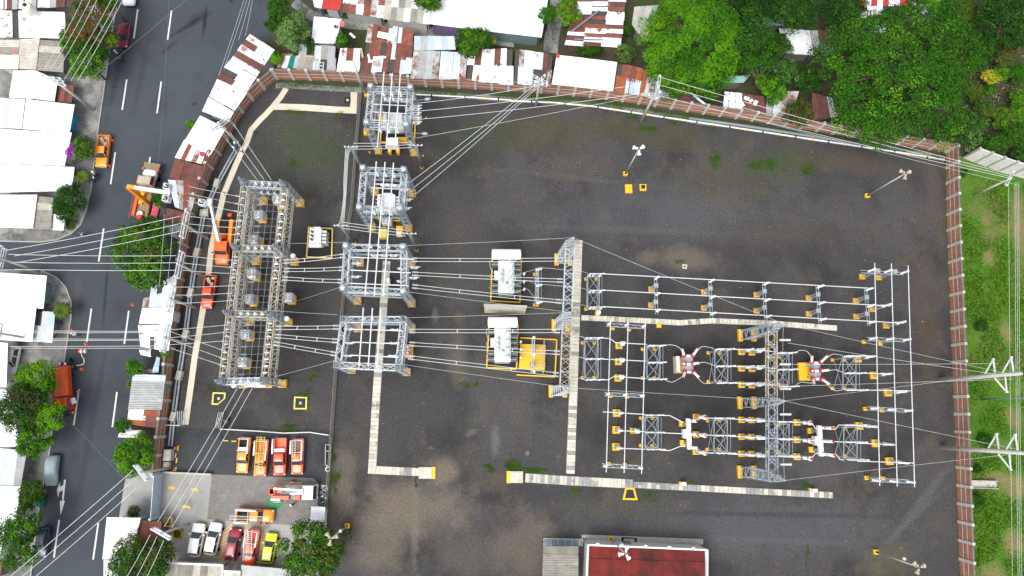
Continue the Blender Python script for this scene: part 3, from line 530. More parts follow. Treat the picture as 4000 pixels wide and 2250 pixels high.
# street-side gantry: two long rusty sides, four cross rows
def long_gantry():
    Lf = [W('T5',742,437), W('T5',655,1192), W('T6',470,542), W('T6',405,1187)]; Rt = [W('T5',1206,463), W('T5',1135,1200), W('T6',865,552), W('T6',805,1180)]
    root = thing('lattice_gantry', 'long rust-stained lattice gantry on the street side of the yard', 'gantry', at_z(cen(Lf+Rt),0)); zb, zl, zp = 7.7, 5.0, 10.4
    for S in (Lf, Rt):
        for b in S:
            plinth(b, root, 1.2, 1.15); lattice(MB(), at_z(b,.45), at_z(b,zb+.4), (1.0,.9), (.85,.8), 9).build('column', M['galv'], root)
            lattice(MB(), at_z(b,zb+.4), at_z(b,zp), (.85,.8), (.15,.15), 4, .07).build('peak', M['galv'], root)
        for a, b in zip(S[:-1], S[1:]):
            d = (b-a).normalized()*.45; n = int((b-a).length/.95)//2*2
            lattice(MB(), at_z(a+d,zb), at_z(b-d,zb), (.85,.8), (.85,.8), n, .09, .055).build('beam', M['rusty'], root)
            lattice(MB(), at_z(a+d,zl), at_z(b-d,zl), (.85,.7), (.85,.7), n, .08, .05).build('lower_beam', M['rusty'], root)
    for i, (a, b) in enumerate(zip(Lf, Rt)):
        d = (b-a).normalized()*.45
        for z, mm in ((zb,'galv_light' if i in (0,3) else 'rusty'), (zl,'galv')):
            lattice(MB(), at_z(a+d,z), at_z(b-d,z), (.8,.7), (.8,.7), 10, .085, .05).build('cross_beam', M[mm], root)
        for k in range(3 if i in (0,3) else 4):
            p = a.lerp(b, .3+.17*k); post_ins(MB(), at_z(p,zb+.35), .75, .16, 4).build('insulator', M['porcelain'], root); post_ins(MB(), at_z(p + (0.5 if i else -.5)*V((0,1,0)),zl+.35), .8, .14, 5).build('insulator', M['porcelain'], root)
    # strung bus wires inside the bays (both directions)
    k = 0
    for (a0, a1), (b0, b1) in zip(zip(Lf[:-1], Lf[1:]), zip(Rt[:-1], Rt[1:])):
        for u in (.22,.34,.5,.66,.78):
            MB().bar(at_z(a0.lerp(b0,u),zl+1.15), at_z(a1.lerp(b1,u),zl+1.15), .05).build('bus_wire', M['wire_dark'], root)
        for u in (.14,.24,.34,.46,.58,.68,.78,.88):
            MB().bar(at_z(a0.lerp(a1,u),zl+.6), at_z(b0.lerp(b1,u),zl+.6), .045).build('bus_wire', M['wire_dark'], root)
            if k % 2 == 0 or u < .5:
                p = a0.lerp(a1,u); MB().box(at_z(p,zb+.5)+V((.0,0,0)), (.5,.12,.12)).build('bracket', M['galv_light'], root)
                p = b0.lerp(b1,u); MB().box(at_z(p,zb+.52), (.55,.14,.14)).build('bracket', M['white'], root)
                post_ins(MB(), at_z(b0.lerp(b1,u)+V((-.9,0,0)),zl+.3), .6, .12, 4).build('insulator', M['porcelain'], root)
                for (s0,s1,sx) in ((a0,a1,.95),):
                    q = s0.lerp(s1,u)+V((sx,0,0)); discs(MB(), at_z(q,zl+.2), at_z(q+V((.75,0,0)),zl+.25), .14, 5).build('fuse', M['porcelain'], root)
        k += 1
    return root, Lf, Rt
gA, ALf, ARt = long_gantry()
# ---------------------------------------------------------------- tall row gantries with A-frame columns
def row_gantry(label, feet, zb=9.2, zp=13.2, m='galv', feetgap=1.95, strings=None, rust=0):
    root = thing('row_gantry', label, 'gantry', at_z(cen(feet),0))
    for f in feet:
        for s in (-1,1): plinth(at_z(f+V((s*feetgap/2,0,0)),0), root, .62, 1.75, .55)
        lattice(MB(), at_z(f,.55), at_z(f,zb+.45), (feetgap,1.3), (1.15,.95), 10, .1, .06).build('column', M[m], root)
        lattice(MB(), at_z(f,zb+.45), at_z(f,zp), (1.15,.95), (.12,.12), 5, .08, .05).build('peak', M['galv_light'], root)
    for i, (a, b) in enumerate(zip(feet[:-1], feet[1:])):
        d = (b-a).normalized()*.5
        lattice(MB(), at_z(a+d,zb), at_z(b-d,zb), (1.15,.9), (1.15,.9), 10, .1, .06).build('beam', M['rusty' if (i == rust) else m], root)
    return root
feetM = [W('U3',1113,258), W('U3',1090,828), W('U3',1066,1400)]
gM = row_gantry('tall lattice gantry with three peaks beside the central slab trench', feetM, m='galv_light', rust=1)
feetR = [W('U5',278,750), W('U5',276,1385), W('U7',220,662)]
gR = row_gantry('tall lattice gantry with three peaks among the breaker bays', feetR, rust=0)
for i, f in enumerate(feetR[:-1]):     # suspension strings on the line side
    for u in (.17,.5,.83):
        p = at_z(f.lerp(feetR[i+1],u),9.2); discs(MB(), p+V((1.0,0,.2)), p+V((2.5,0,.1)), .17, 9).build('insulator_string', M['white'], gR)
# ---------------------------------------------------------------- bus pipes on the gantries
def bus(label, p, q, r=.062, m='alu', sag=0, name='bus_pipe', cat='bus pipe', group=None):
    n = 6 if sag else 1; pts = [V(p).lerp(V(q),i/n) - Z*sag*4*(i/n)*(1-i/n) for i in range(n+1)]
    return tag(MB().ringpath(pts, r, 6).build(name, M[m]), label, cat, group)
side3 = ['left','middle','right']; row3 = ['upper','middle','lower']
def bus_set(desc, t, lines, z, group, names, r=.08, t2=None):
    for nme, (x0,y0,x1,y1) in zip(names, lines): bus(f'{nme} of three aluminium bus pipes {desc}', W(t,x0,y0,z), W(t2 or t,x1,y1,z), r, group=group)
bus_set('over the tower by the north wall', 'V2', [(485,-80,378,1110),(615,-60,515,1128),(742,-60,650,1132)], 11.3, 'pipes over the north gantry', side3)
bus_set('from the middle tower to the upper square gantry', 'V3', [(705,128,393,677),(845,138,472,682),(983,148,550,687)], 11.3, 'pipes over the middle gantry', side3, t2='T7')
bus_set('running down over the lower square gantry', 'T7', [(378,785,340,1292),(457,787,420,1300),(531,795,495,1310)], 10.9, 'pipes over the lower square gantry', side3)
bus_set('across the upper square gantry', 'T7', [(270,345,820,362),(265,457,790,480),(255,572,770,592)], 10.4, 'cross pipes on the upper square gantry', row3, .07)
bus_set('across the lower square gantry', 'T7', [(290,972,720,985),(285,1084,690,1098),(275,1198,690,1216)], 10.2, 'cross pipes on the lower square gantry', row3, .07)
bus_set('across the tower by the north wall', 'V2', [(318,430,850,455),(308,552,850,580),(298,678,860,708)], 10.4, 'cross pipes on the north gantry', row3, .06)
for lab, x0, y0, x1, y1 in [('upper','610','550','1110','575'),('lower','690','490','1110','510')]:
    bus(f'{lab} of two white cross pipes low in the middle tower yard', W('V3',float(x0),float(y0),6.9), W('V3',float(x1),float(y1),6.9), .09)
def gpost(root, p, z0, h, r=.13, n=6): post_ins(MB(), at_z(p,z0), h, r, n).build('insulator', M['porcelain'], root)
for root, zz, ztop in ((gB1,9.7,11.3),(gB2,9.7,10.9),(gC,9.7,11.3),(gD,9.7,11.3)):
    pass
for root, t, z, pts in [(gB1,'T7',11.3,[(430,230),(508,232),(588,235),(397,640),(475,645),(553,645)]), (gB2,'T7',10.9,[(374,870),(452,875),(528,880),(341,1265),(422,1270),(497,1275)]),
                        (gC,'V2',11.3,[(462,215),(597,220),(733,225),(410,795),(545,800),(683,800)]), (gD,'V3',11.3,[(700,290),(838,300),(975,310),(650,920),(788,925),(925,930)])]:
    for x, y in pts: p = W(t,x,y,z); gpost(root, p, 9.65, z-9.65, .17, 6)
# equipment hung on the east side of each gantry: switches, arresters and lamps
def hang(root, t, pts, z, ln=1.4):
    for x, y in pts:
        p = W(t,x,y,z); MB().box(p, (.5,.25,.2)).build('switch_base', M['galv_light'], root)
        for s in (-.35,.35): discs(MB(), p+V((s,0,.05)), p+V((s+.15,0,ln*.55)), .15, 4).build('insulator', M['porcelain'], root)
        MB().tube(p+V((-.5,0,ln*.5)), p+V((.9,0,ln*.55)), .05, 6).build('blade', M['alu'], root)
hang(gB1, 'T7', [(725,355),(712,450),(705,560),(820,440),(812,530),(640,335),(560,335),(480,335),(315,405),(310,520),(295,610)], 8.0)
hang(gB2, 'T7', [(650,980),(640,1095),(630,1205),(250,975),(255,1095),(245,1205)], 8.4)
hang(gC, 'V2', [(890,385),(880,520),(870,645),(985,485),(985,530),(980,600),(985,670),(990,740),(540,370),(670,375),(800,390)], 7.8)
hang(gD, 'V3', [(1150,490),(1160,600),(1200,760),(1180,900),(830,520),(940,530),(1045,540)], 7.4)
# lamp arms on the north tower
for lab, (x0,y0), (x1,y1) in [('upper of two cobra-head lamps on the right of the north tower',(985,372),(1130,355)),('lower of two cobra-head lamps on the right of the north tower',(925,885),(1085,892))]:
    p, q = W('V2',x0,y0,8.5), W('V2',x1,y1,8.7); r = thing('area_lamp', lab, 'lamp', p); MB().tube(p, q, .035, 6).build('arm', M['galv'], r)
    MB().lathe(q, [(.05,-.1),(.2,.05),(.24,.35),(.18,.65),(.04,.8)], 10, (q-p)).build('lamp_head', M['galv'], r, True)
# ---------------------------------------------------------------- posts, bus supports, switches
def lat_post(mb, b, h, w=.4, n=6): return lattice(mb, at_z(b,.35), at_z(b,h), (w*1.25,w*1.25), (w*.8,w*.8), n, .055, .035)
def t_support(label, feet, beam, zb, ins, zi, group):
    root = thing('bus_support', label, 'bus support', at_z(cen(feet),0), group)
    for f in feet:
        plinth(f, root, .78, .78, .35); lat_post(MB(), f, zb).build('post', M['galv'], root); MB().box(at_z(f,zb), (.62,.6,.06)).build('cap_plate', M['galv'], root)
    a, b = beam; d = (b-a).normalized(); s = V((-d.y,d.x,0))*.17
    for k in (-1,1): MB().bar(a+s*k, b+s*k, .08, .12).build('beam', M['galv'], root)
    for p in ins: gpost(root, p, zb+.06, zi-zb-.1, .15, 7); MB().box(at_z(p,zi-.02), (.35,.22,.14)).build('clamp', M['alu'], root)
    return root
zi = 5.0
hb = {}   # horizontal bus rows (upper right yard)
for nm, (x0,y0,x1,y1) in zip(row3, [(380,168,1470,305),(395,323,1640,471),(395,478,1765,633)]):
    bus(f'{nm} of three long aluminium bus pipes above the wavy trench', W('U4',x0,y0,zi), W('U5',x1,y1,zi), .06, group='long horizontal bus pipes')
def hbus_y(row, t, x):   # point on a row at tile x
    (x0,y0),(x1,y1) = [((380,168),(1470,305)),((395,323),(1640,471)),((395,478),(1765,633))][row]
    a, b = W('U4',x0,y0,zi), W('U5',x1,y1,zi); X = W(t,x,0,zi).x; return a.lerp(b, (X-a.x)/(b.x-a.x))
for i, (t, x, feet) in enumerate([('U4',872,[(828,315),(826,465)]),('U4',1388,[(1326,340),(1324,490)]),('U4',1892,[(1820,367),(1820,517)]),('U5',950,[(862,397),(864,546)]),('U5',1405,[(1307,422),(1310,572)])]):
    P = [hbus_y(k,t,x) for k in range(3)]; ft = [W(t,*f) for f in feet]
    bx = cen(ft).x; P2 = [V((bx,p.y,0)) for p in P]
    t_support(f'{ORD[i]} bus support from the left under the three long pipes', ft, (at_z(V((bx,P[0].y+.4,0)),3.2), at_z(V((bx,P[2].y-.4,0)),3.2)), 3.2, P2, zi, 'supports of the long bus pipes')
def switch_frame(label, t, x0, x1, y0, y1, poles, zt=3.3, zi=5.0, group='disconnect switch frames', blades=True, low=False, m='galv'):
    """lattice stand with three switch poles; tile rectangle is read at the frame top"""
    c4 = WL(t, [(x0,y0),(x1,y0),(x1,y1),(x0,y1)], zt); root = thing('disconnect_switch', label, 'switch', at_z(cen(c4),0), group); c = at_z(cen(c4),0)
    feet = [at_z(c + (p-at_z(c,zt))*.93, 0) for p in c4]
    for f, p in zip(feet, c4):
        plinth(f, root, .45, .45, .3); MB().bar(at_z(f,.3), p, .09).build('leg', M[m], root)
    for k in range(4):
        a, b = c4[k], c4[(k+1) % 4]; MB().bar(a, b, .1).build('top_rail', M[m], root)
        fa, fb = feet[k], feet[(k+1) % 4]; mb = MB(); mb.bar(at_z(fa,.5), b-Z*.2, .06); mb.bar(at_z(fb,.5), a-Z*.2, .06); mb.build('side_brace', M[m], root)
    mid = [(c4[0]+c4[3])/2, (c4[1]+c4[2])/2]; MB().bar(mid[0], mid[1], .1).build('cross_rail', M[m], root)
    mb = MB(); mb.bar(c4[0], mid[1], .06); mb.bar(c4[1], mid[0], .06); mb.bar(c4[3], mid[1], .06); mb.bar(c4[2], mid[0], .06); mb.build('top_brace', M[m], root)
    for y in poles:
        a, b = W(t,x0,y,zi), W(t,x1+12,y,zi); pa, pb = V((c4[0].x+.1,a.y,0)), V((c4[1].x-.05,a.y,0))
        MB().bar(at_z(pa+V((-.25,0,0)),zt+.12), at_z(pb+V((.35,0,0)),zt+.12), .11, .09).build('base_channel', M['galv'], root)
        for p in (pa, pa.lerp(pb,.35), pb): post_ins(MB(), at_z(p,zt+.16), zi-zt-.2, .13, 6).build('insulator', M['porcelain'], root)
        MB().tube(at_z(pa+V((-.2,0,0)),zi), at_z(pb+V((.5,0,0)),zi), .05, 6).build('blade', M['alu'], root)
        MB().box(at_z(pb+V((.3,0,0)),zi), (.35,.16,.16)).build('jaw', M['alu'], root)
    MB().tube(at_z(c4[1]+V((.35,0,0)),zt+.3), at_z(c4[2]+V((.35,0,0)),zt+.3), .035, 5).build('drive_rod', M['galv'], root)
    return root
switch_frame('disconnect switch at the left end of the three long bus pipes', 'U4', 232, 340, 175, 488, [165,322,480], 2.6, 4.8)
switch_frame('disconnect switch frame just right of the central trench', 'U4', 205, 328, 785, 1150, [770,968,1165])
switch_frame('disconnect switch left of the white-based red breaker', 'U4', 790, 912, 850, 1150, [842,1002,1160])
switch_frame('disconnect switch right of the white-based red breaker', 'U4', 1430, 1552, 885, 1185, [875,1036,1195])
switch_frame('disconnect switch left of the yellow-based red breaker', 'U5', 560, 680, 925, 1210, [910,1068,1228])
switch_frame('disconnect switch right of the yellow-based red breaker', 'U5', 1190, 1312, 955, 1250, [940,1102,1262])
switch_frame('lower row disconnect switch under the left vertical bus pipes', 'U6', 618, 716, 250, 480, [235,366,495])
switch_frame('lower row disconnect switch right of the left live-tank breaker', 'U6', 1138, 1238, 270, 510, [258,390,524])
switch_frame('lower row disconnect switch under the right tall gantry', 'U7', 450, 545, 302, 530, [286,416,545])
switch_frame('lower row disconnect switch right of the right live-tank breaker', 'U7', 958, 1058, 325, 560, [310,440,574])
switch_frame('narrow switch stand right of the upper power transformer', 'U3', 878, 900, 330, 625, [335,475,625], 3.6, 4.6)
# vertical bus pipes at both ends of the breaker bays
zv = 6.3
L1 = [(447,595,325,668),(613,598,460,672),(775,612,592,677)]; L2 = [(1490,65,1230,768),(1647,70,1362,775),(1805,88,1493,780)]
for nm, (x0,y0,x1,y1) in zip(side3, L1): bus(f'{nm} of three vertical bus pipes near the central trench', W('U4',x0,y0,zv), W('U6',x1,y1,zv), .06, group='vertical bus pipes near the trench')
for nm, (x0,y0,x1,y1) in zip(side3, L2): bus(f'{nm} of three vertical bus pipes at the right end of switchyard', W('U5',x0,y0,zv), W('U7',x1,y1,zv), .06, group='vertical bus pipes at the right end')
def a_support(label, feet, ends, zb, ins, group, zi=zv):
    """two-legged support with a beam, carrying three insulators"""
    a, b = ends; root = thing('bus_support', label, 'bus support', at_z(cen(feet),0), group); d = (b-a).normalized()
    A, B = at_z(a,zb), at_z(b,zb)
    for f in feet: plinth(f, root, .55, .55, .3)
    mb = MB(); s = V((-d.y,d.x,0))*.22
    for k in (-1,1): mb.bar(A+s*k, B+s*k, .09); 
    for i in range(6): mb.bar(A.lerp(B,i/6)+s, A.lerp(B,(i+1)/6)-s, .05)
    mb.build('beam', M['galv'], root)
    for f, u in zip(feet, (.2,.8)):
        for w in (-.16,.0,.16): MB().bar(at_z(f,.3)+V((w*.6,0,0)), A.lerp(B,u)+d*w*4, .07).build('leg', M['galv'], root)
    for p in ins: gpost(root, p, zb+.05, zi-zb-.1, .16, 7); MB().box(at_z(p,zi-.03), (.25,.25,.14)).build('clamp', M['alu'], root)
def a_sup(label, t, lines_pts, feet, group, zb=4.5, dz=0):
    P = WL(t, lines_pts, zv); e = (P[2]-P[0]).normalized()*.3; fc = WL(t, feet)
    a_support(label, fc, (P[0]-e, P[2]+e), zb, P, group)
a_sup('upper support of the vertical bus pipes near the trench', 'U4', [(444,633),(610,643),(773,655)], [(466,682),(618,694)], 'supports near the trench')
a_sup('middle support of the vertical bus pipes near the trench', 'U4', [(430,1300),(596,1308),(758,1316)], [(445,1318),(600,1325)], 'supports near the trench')
a_sup('bottom support of the vertical bus pipes near the trench', 'U6', [(326,622),(461,631),(594,637)], [(342,602),(465,610)], 'supports near the trench')
a_sup('second support down of right end vertical bus pipes', 'U5', [(1508,770),(1668,776),(1828,783)], [(1382,810),(1536,826)], 'supports at the right end')
a_sup('third support down of right end vertical bus pipes', 'U7', [(1216,183),(1347,192),(1476,200)], [(1115,187),(1240,198)], 'supports at the right end')
a_sup('bottom support of right end vertical bus pipes', 'U7', [(1229,732),(1361,738),(1492,744)], [(1125,707),(1248,712)], 'supports at the right end')
P = WL('U5', [(1490,122),(1647,130),(1803,142)], zv)
t_support('topmost lattice support of right end vertical bus pipes', WL('U5', [(1366,196),(1522,204)]), (at_z(P[0]+V((-1,0,0)),4.5), at_z(P[2]+V((.4,0,0)),4.5)), 4.5, P, zv, 'supports at the right end')
def post_support(label, t, x, y, h=3.0, ins=1.6, r=.15, top=None, box=False, w=.78, group='single post insulators'):
    f = W(t,x,y); root = thing('post_insulator', label, 'insulator post', f, group); plinth(f, root, w, w, .35); lat_post(MB(), f, h, .36).build('post', M['galv'], root)
    MB().box(at_z(f,h+.03), (.55,.5,.07)).build('cap_plate', M['galv'], root)
    if box: MB().box(at_z(f,h+.35), (.6,.6,.6)).build('tank', M['equip'], root)
    z0 = h + (.65 if box else .07); discs(MB(), at_z(f,z0), at_z(f,z0+ins), r, 9, 10, r*.6).build('insulator', M['white'], root)
    z1 = z0+ins
    if top == 'ct': MB().lathe(at_z(f,z1), [(.12,0),(.3,.12),(.35,.4),(.31,.75),(.2,.9)], 14).build('head', M['white'], root, True); MB().lathe(at_z(f,z1+.9), [(.21,0),(.21,.12),(.08,.16)], 12).build('cap', M['porcelain_red'], root, True)
    else: MB().box(at_z(f,z1+.04), (.3,.2,.12)).build('clamp', M['alu'], root)
    return z1
for t, x, y, lab in [('U5',1460,503,'post insulator left of the vertical pipes, below middle long pipe'),('U5',1590,660,'post insulator between vertical pipes just past the wavy trench end')]: post_support(lab, t, x, y, 3.0, 1.9)
for t, x, y, lab in [('U5',1322,970,'upper row top post insulator on yellow plinth by right switch'),('U5',1475,1127,'upper row middle post insulator under left vertical pipe'),('U5',1606,1290,'upper row lower post insulator between vertical pipes'),('U7',1068,316,'lower row top post insulator by the right switch'),('U7',1192,447,'lower row middle post insulator under left vertical pipe'),('U7',1297,582,'lower row bottom post insulator between vertical pipes')]:
    post_support(lab, t, x, y, 2.6, 2.0, .15, w=1.05)
for i, (t, x, y) in enumerate([('U4',523,845),('U4',519,997),('U4',515,1152)]): post_support(f'{row3[i]} grey boxed transformer post between upper left bus pipes', t, x, y, 2.4, 1.2, .2, box=True, w=1.0, group='voltage transformers upper row')
for i, (x, y) in enumerate([(402,219),(398,346),(396,474)]): post_support(f'{row3[i]} post insulator between the lower left vertical pipes', 'U6', x, y, 2.6, 2.0, .15, w=1.05, group='posts lower left')
post_support('lone white voltage transformer between left pipes in lower row', 'U6', 525, 352, 2.4, 1.3, .2, box=True, w=.8)
for i, y in enumerate((905,1060,1215)):
    post_support(f'{row3[i]} row slim insulator post left of the right gantry', 'U5', 228, y, 2.5, 2.2, .14, w=.9, group='arrester pairs upper row'); post_support(f'{row3[i]} row voltage transformer post left of right gantry', 'U5', 325, y+5, 2.5, 1.9, .22, box=True, w=.9, group='voltage transformers left of right gantry')
for i, y in enumerate((270,397,525)):
    post_support(f'{row3[i]} slim insulator post of lower row left of the gantry beam', 'U7', 182, y, 2.5, 2.2, .14, w=.85, group='arrester pairs lower row'); post_support(f'{row3[i]} voltage transformer post of lower row left of the gantry beam', 'U7', 258, y+2, 2.5, 1.9, .22, box=True, w=.85, group='voltage transformers lower row')
for i, y in enumerate((290,420,548)): post_support(f'{row3[i]} bulb-headed current transformer with red cap right of the gantry', 'U7', 600, y, 2.5, 1.3, .22, top='ct', w=.9, group='current transformers right')
for i, y in enumerate((250,381,508)): post_support(f'{row3[i]} bulb-headed current transformer with red cap near left breaker', 'U6', 999, y, 2.5, 1.3, .22, top='ct', w=.9, group='current transformers left')
# dead-tank breakers
def dead_tank(label, c, base):
    root = thing('circuit_breaker', label, 'circuit breaker', c)
    if base == 'yellow': MB().box(c+V((-.5,0,.3)), (2.5,2.5,.5)).build('plinth', M['yellow'], root)
    else: MB().box(c+V((-.3,0,.12)), (2.6,2.3,.24)).build('plinth', M['yellow'], root); MB().box(c+V((-1.35,0,1.0)), (.5,2.2,1.5)).build('control_cabinet', M['equip'], root)
    for s in (-1,1):
        for k in (-1,1): MB().bar(c+V((s*.7,k*.9,.25)), c+V((s*.7,k*.9,1.8)), .12).build('leg', M['galv'], root)
    MB().box(c+V((0,0,1.75)), (1.5,2.5,.12)).build('frame', M['galv'], root)
    for k in (-1,0,1):
        y = k*1.12; MB().lathe(c+V((-.9,y,2.1)), [(.08,0),(.2,.06),(.2,1.74),(.08,1.8)], 14, (1,0,0)).build('tank', M['equip_white'], root, True)
        for s in (-1,1):
            d = V((-.4 if s < 0 else .14, k*.46, 1)).normalized(); p = c+V((s*.6,y*1.0,2.25)); b = MB().lathe(p, [(.2,0),(.36,.05),(.36,.26),(.28,.34)], 14, d).build('ring_transformer', M['porcelain_red'], root, True)
            discs(MB(), p+d*.34, p+d*2.0, .17, 11, 12, .12).build('bushing', M['white'], root); MB().lathe(p+d*2.0, [(.12,0),(.12,.16),(.04,.22),(.03,.4)], 8, d).build('terminal', M['porcelain_red'], root)
    return root
cb1 = W('U4',1143,1028); cb2 = W('U5',875,1092)
dead_tank('six-bushing red and white breaker with grey cabinet, upper row left', cb1, 'grey'); dead_tank('six-bushing red and white breaker on yellow plinth, upper row right', cb2, 'yellow')
def live_tank(label, t, x, y):
    c = W(t,x,y); root = thing('circuit_breaker', label, 'circuit breaker', c)
    for s in (-1,1): plinth(c+V((0,s*1.28,0)), root, .75, .8, .35); MB().box(c+V((.25,s*1.28,1.2)), (.4,.4,1.9)).build('post', M['galv'], root)
    MB().box(c+V((.3,0,2.35)), (.55,4.1,.6)).build('mechanism_beam', M['equip_white'], root); MB().box(c+V((-.15,0,1.9)), (.5,1.2,1.1)).build('control_box', M['equip_white'], root)
    for k in (-1,0,1):
        p = c+V((.35,k*1.75,2.65)); discs(MB(), p, p+V((.1,0,1.5)), .2, 8, 10, .12).build('support_insulator', M['white'], root); discs(MB(), p+V((.1,0,1.6)), p+V((.2,0,2.9)), .2, 7, 10, .12).build('interrupter', M['white'], root)
        MB().box(p+V((.1,0,1.55)), (.5,.2,.14)).build('terminal', M['porcelain_red'], root); MB().lathe(p+V((.2,0,2.9)), [(.15,0),(.16,.12),(.05,.16)], 10).build('cap', M['porcelain_red'], root)
live_tank('three-pole breaker on long white beam, lower row left', 'U6', 896, 373); live_tank('three-pole breaker on long white beam, lower row right', 'U7', 705, 424)
# ---------------------------------------------------------------- power transformers
def big_transformer(label, t, quad):
    q = WL(t, quad); c = cen(q); root = thing('power_transformer', label, 'transformer', c); sx = (q[1]-q[0]).length; sy = (q[3]-q[0]).length; x0 = c.x - .05; yb = q[3].y
    for a, b in zip(q, q[1:]+q[:1]): MB().bar(at_z(a,.18), at_z(b,.18), .18, .36).build('pit_kerb', M['yellow'], root)
    MB().prism([c+(p-c)*.96 for p in q], .0, .06).build('oil_pit', M['black'], root)
    ty = c.y - .15; tl = sy*.72
    MB().box((x0, ty-.3, .3), (2.2, tl*.9, .5)).build('skid', M['galv_dark'], root)
    MB().box((x0, ty, 1.9), (2.0, tl, 2.7), taper=.98).build('tank', M['equip'], root); MB().box((x0, ty, 3.3), (2.25, tl*1.02, .12)).build('lid', M['equip'], root)
    for s in (-1,1):
        n = 5
        for k in range(n+1):
            y = ty + tl*(.42 - .84*k/n)
            if s < 0 and 1 <= k <= 3: continue
            for j in range(3): MB().box((x0+s*1.62, y+(j-1)*.22, 1.9), (.85,.1,2.3)).build('radiator_fin', M['radiator'], root)
            MB().tube((x0+s*.98,y,2.9), (x0+s*2.0,y,2.9), .1, 8).build('header_pipe', M['equip'], root)
    yc = ty + tl*.5 + .75
    MB().lathe((x0-2.05,yc,4.1), [(.3,0),(.72,.06),(.75,.2),(.75,3.9),(.72,4.04),(.3,4.1)], 16, (1,0,0)).build('conservator', M['equip_white'], root, True)
    for s in (-1,1): MB().box((x0+s*1.2,yc,2.0), (.2,.4,2.9)).build('conservator_stand', M['galv'], root)
    MB().tube((x0+.5,yc-.5,3.7), (x0+.5,ty+tl*.3,3.4), .09, 8).build('oil_pipe', M['equip'], root)
    for k in range(4):
        y = ty + tl*(.33-.24*k); p = V((x0+.62,y,3.36)); MB().lathe(p, [(.34,0),(.36,.35),(.22,.42)], 12).build('turret', M['equip'], root, True); discs(MB(), p+Z*.42, p+V((.12,0,1.75)), .2, 8, 10, .1).build('bushing', M['porcelain'], root)
    for k in range(3):
        y = ty + tl*(.16-.15*k); p = V((x0-.62,y,3.36)); MB().lathe(p, [(.26,0),(.26,.22),(.14,.28)], 12).build('turret', M['equip'], root, True); discs(MB(), p+Z*.28, p+V((-.1,0,1.1)), .16, 6, 10, .08).build('bushing', M['porcelain'], root)
    MB().box((x0+.1,ty-tl*.18,3.42), (.3,.36,.12)).build('hatch', M['galv_dark'], root); MB().box((x0-1.35,ty+tl*.1,1.5), (.6,1.2,1.8)).build('control_box', M['equip_white'], root)
    for k in range(3): discs(MB(), V((x0+2.5,ty+tl*(.1-.24*k),2.6)), V((x0+2.5,ty+tl*(.1-.24*k),3.9)), .15, 6).build('surge_arrester', M['porcelain'], root); MB().box((x0+2.5,ty+tl*(.1-.24*k),1.4), (.12,.12,2.4)).build('arrester_post', M['galv'], root)
    return x0, ty, tl
TA = big_transformer('large white power transformer above the concrete blast wall', 'U3', [(500,240),(750,255),(737,630),(483,615)])
TB = big_transformer('large grey power transformer left of the yellow spill platform', 'U3', [(470,810),(722,822),(707,1208),(448,1195)])
t = thing('blast_wall', 'pale concrete blast wall between the two large transformers', 'wall', W('U3',605,715)); a, b = W('U3',430,708), W('U3',778,722)
for k in range(3):
    p, q = a.lerp(b,k/3), a.lerp(b,(k+1)/3); c = (p+q)/2; MB().box(c+Z*3.1, ((q-p).length-.012,.3,6.2), math.atan2(b.y-a.y,b.x-a.x)).build('wall_panel', M['slab'], t)
MB().box((a+b)/2+Z*6.26, ((b-a).length+.1,.36,.1), math.atan2(b.y-a.y,b.x-a.x)).build('coping', M['conc'], t)
# yellow platform with earthing transformer frame
t = thing('spill_platform', 'worn yellow steel platform between transformer and central gantry', 'platform', W('U3',845,1100))
MB().prism(WL('U3', [(738,992),(958,1000),(950,1220),(728,1208)]), .3, .75).build('deck', M['yellow_worn'], t)
for x, y in ((745,1000),(950,1005),(942,1210),(735,1200)): MB().box(W('U3',x,y)+Z*.15, (.3,.3,.3)).build('foot', M['conc'], t)
for x0, y0, x1, y1 in [(738,935,1058,952),(1058,952,1042,1275),(1042,1275,708,1258)]: MB().bar(W('U3',x0,y0,.3), W('U3',x1,y1,.3), .16, .3).build('guard_rail', M['yellow'], t)
t = thing('busbar_stand', 'grey pipe stand with insulators standing on the yellow platform', 'stand', W('U3',850,1090,.75))
for x, y in ((855,1030),(845,1170)): MB().box(W('U3',x,y,1.2), (.55,.9,.9), taper=.7).build('pedestal', M['galv'], t); MB().tube(W('U3',x,y,1.6), W('U3',x,y,3.6), .12, 8).build('post', M['galv'], t)
for dx in (-8,10): MB().tube(W('U3',855+dx,930,3.7), W('U3',845+dx,1235,3.7), .07, 6).build('pipe', M['galv_light'], t)
MB().tube(W('U3',950,940,2.2), W('U3',938,1245,2.2), .07, 6).build('pipe', M['galv'], t)
for y in (1005,1037,1060,1155,1182): MB().tube(W('U3',850,y,2.2), W('U3',962,y+4,2.2), .05, 6).build('pipe', M['galv'], t)
for y in (932,1080,1228): discs(MB(), W('U3',860,y,3.7), W('U3',860,y,4.6), .2, 4).build('insulator', M['white'], t)
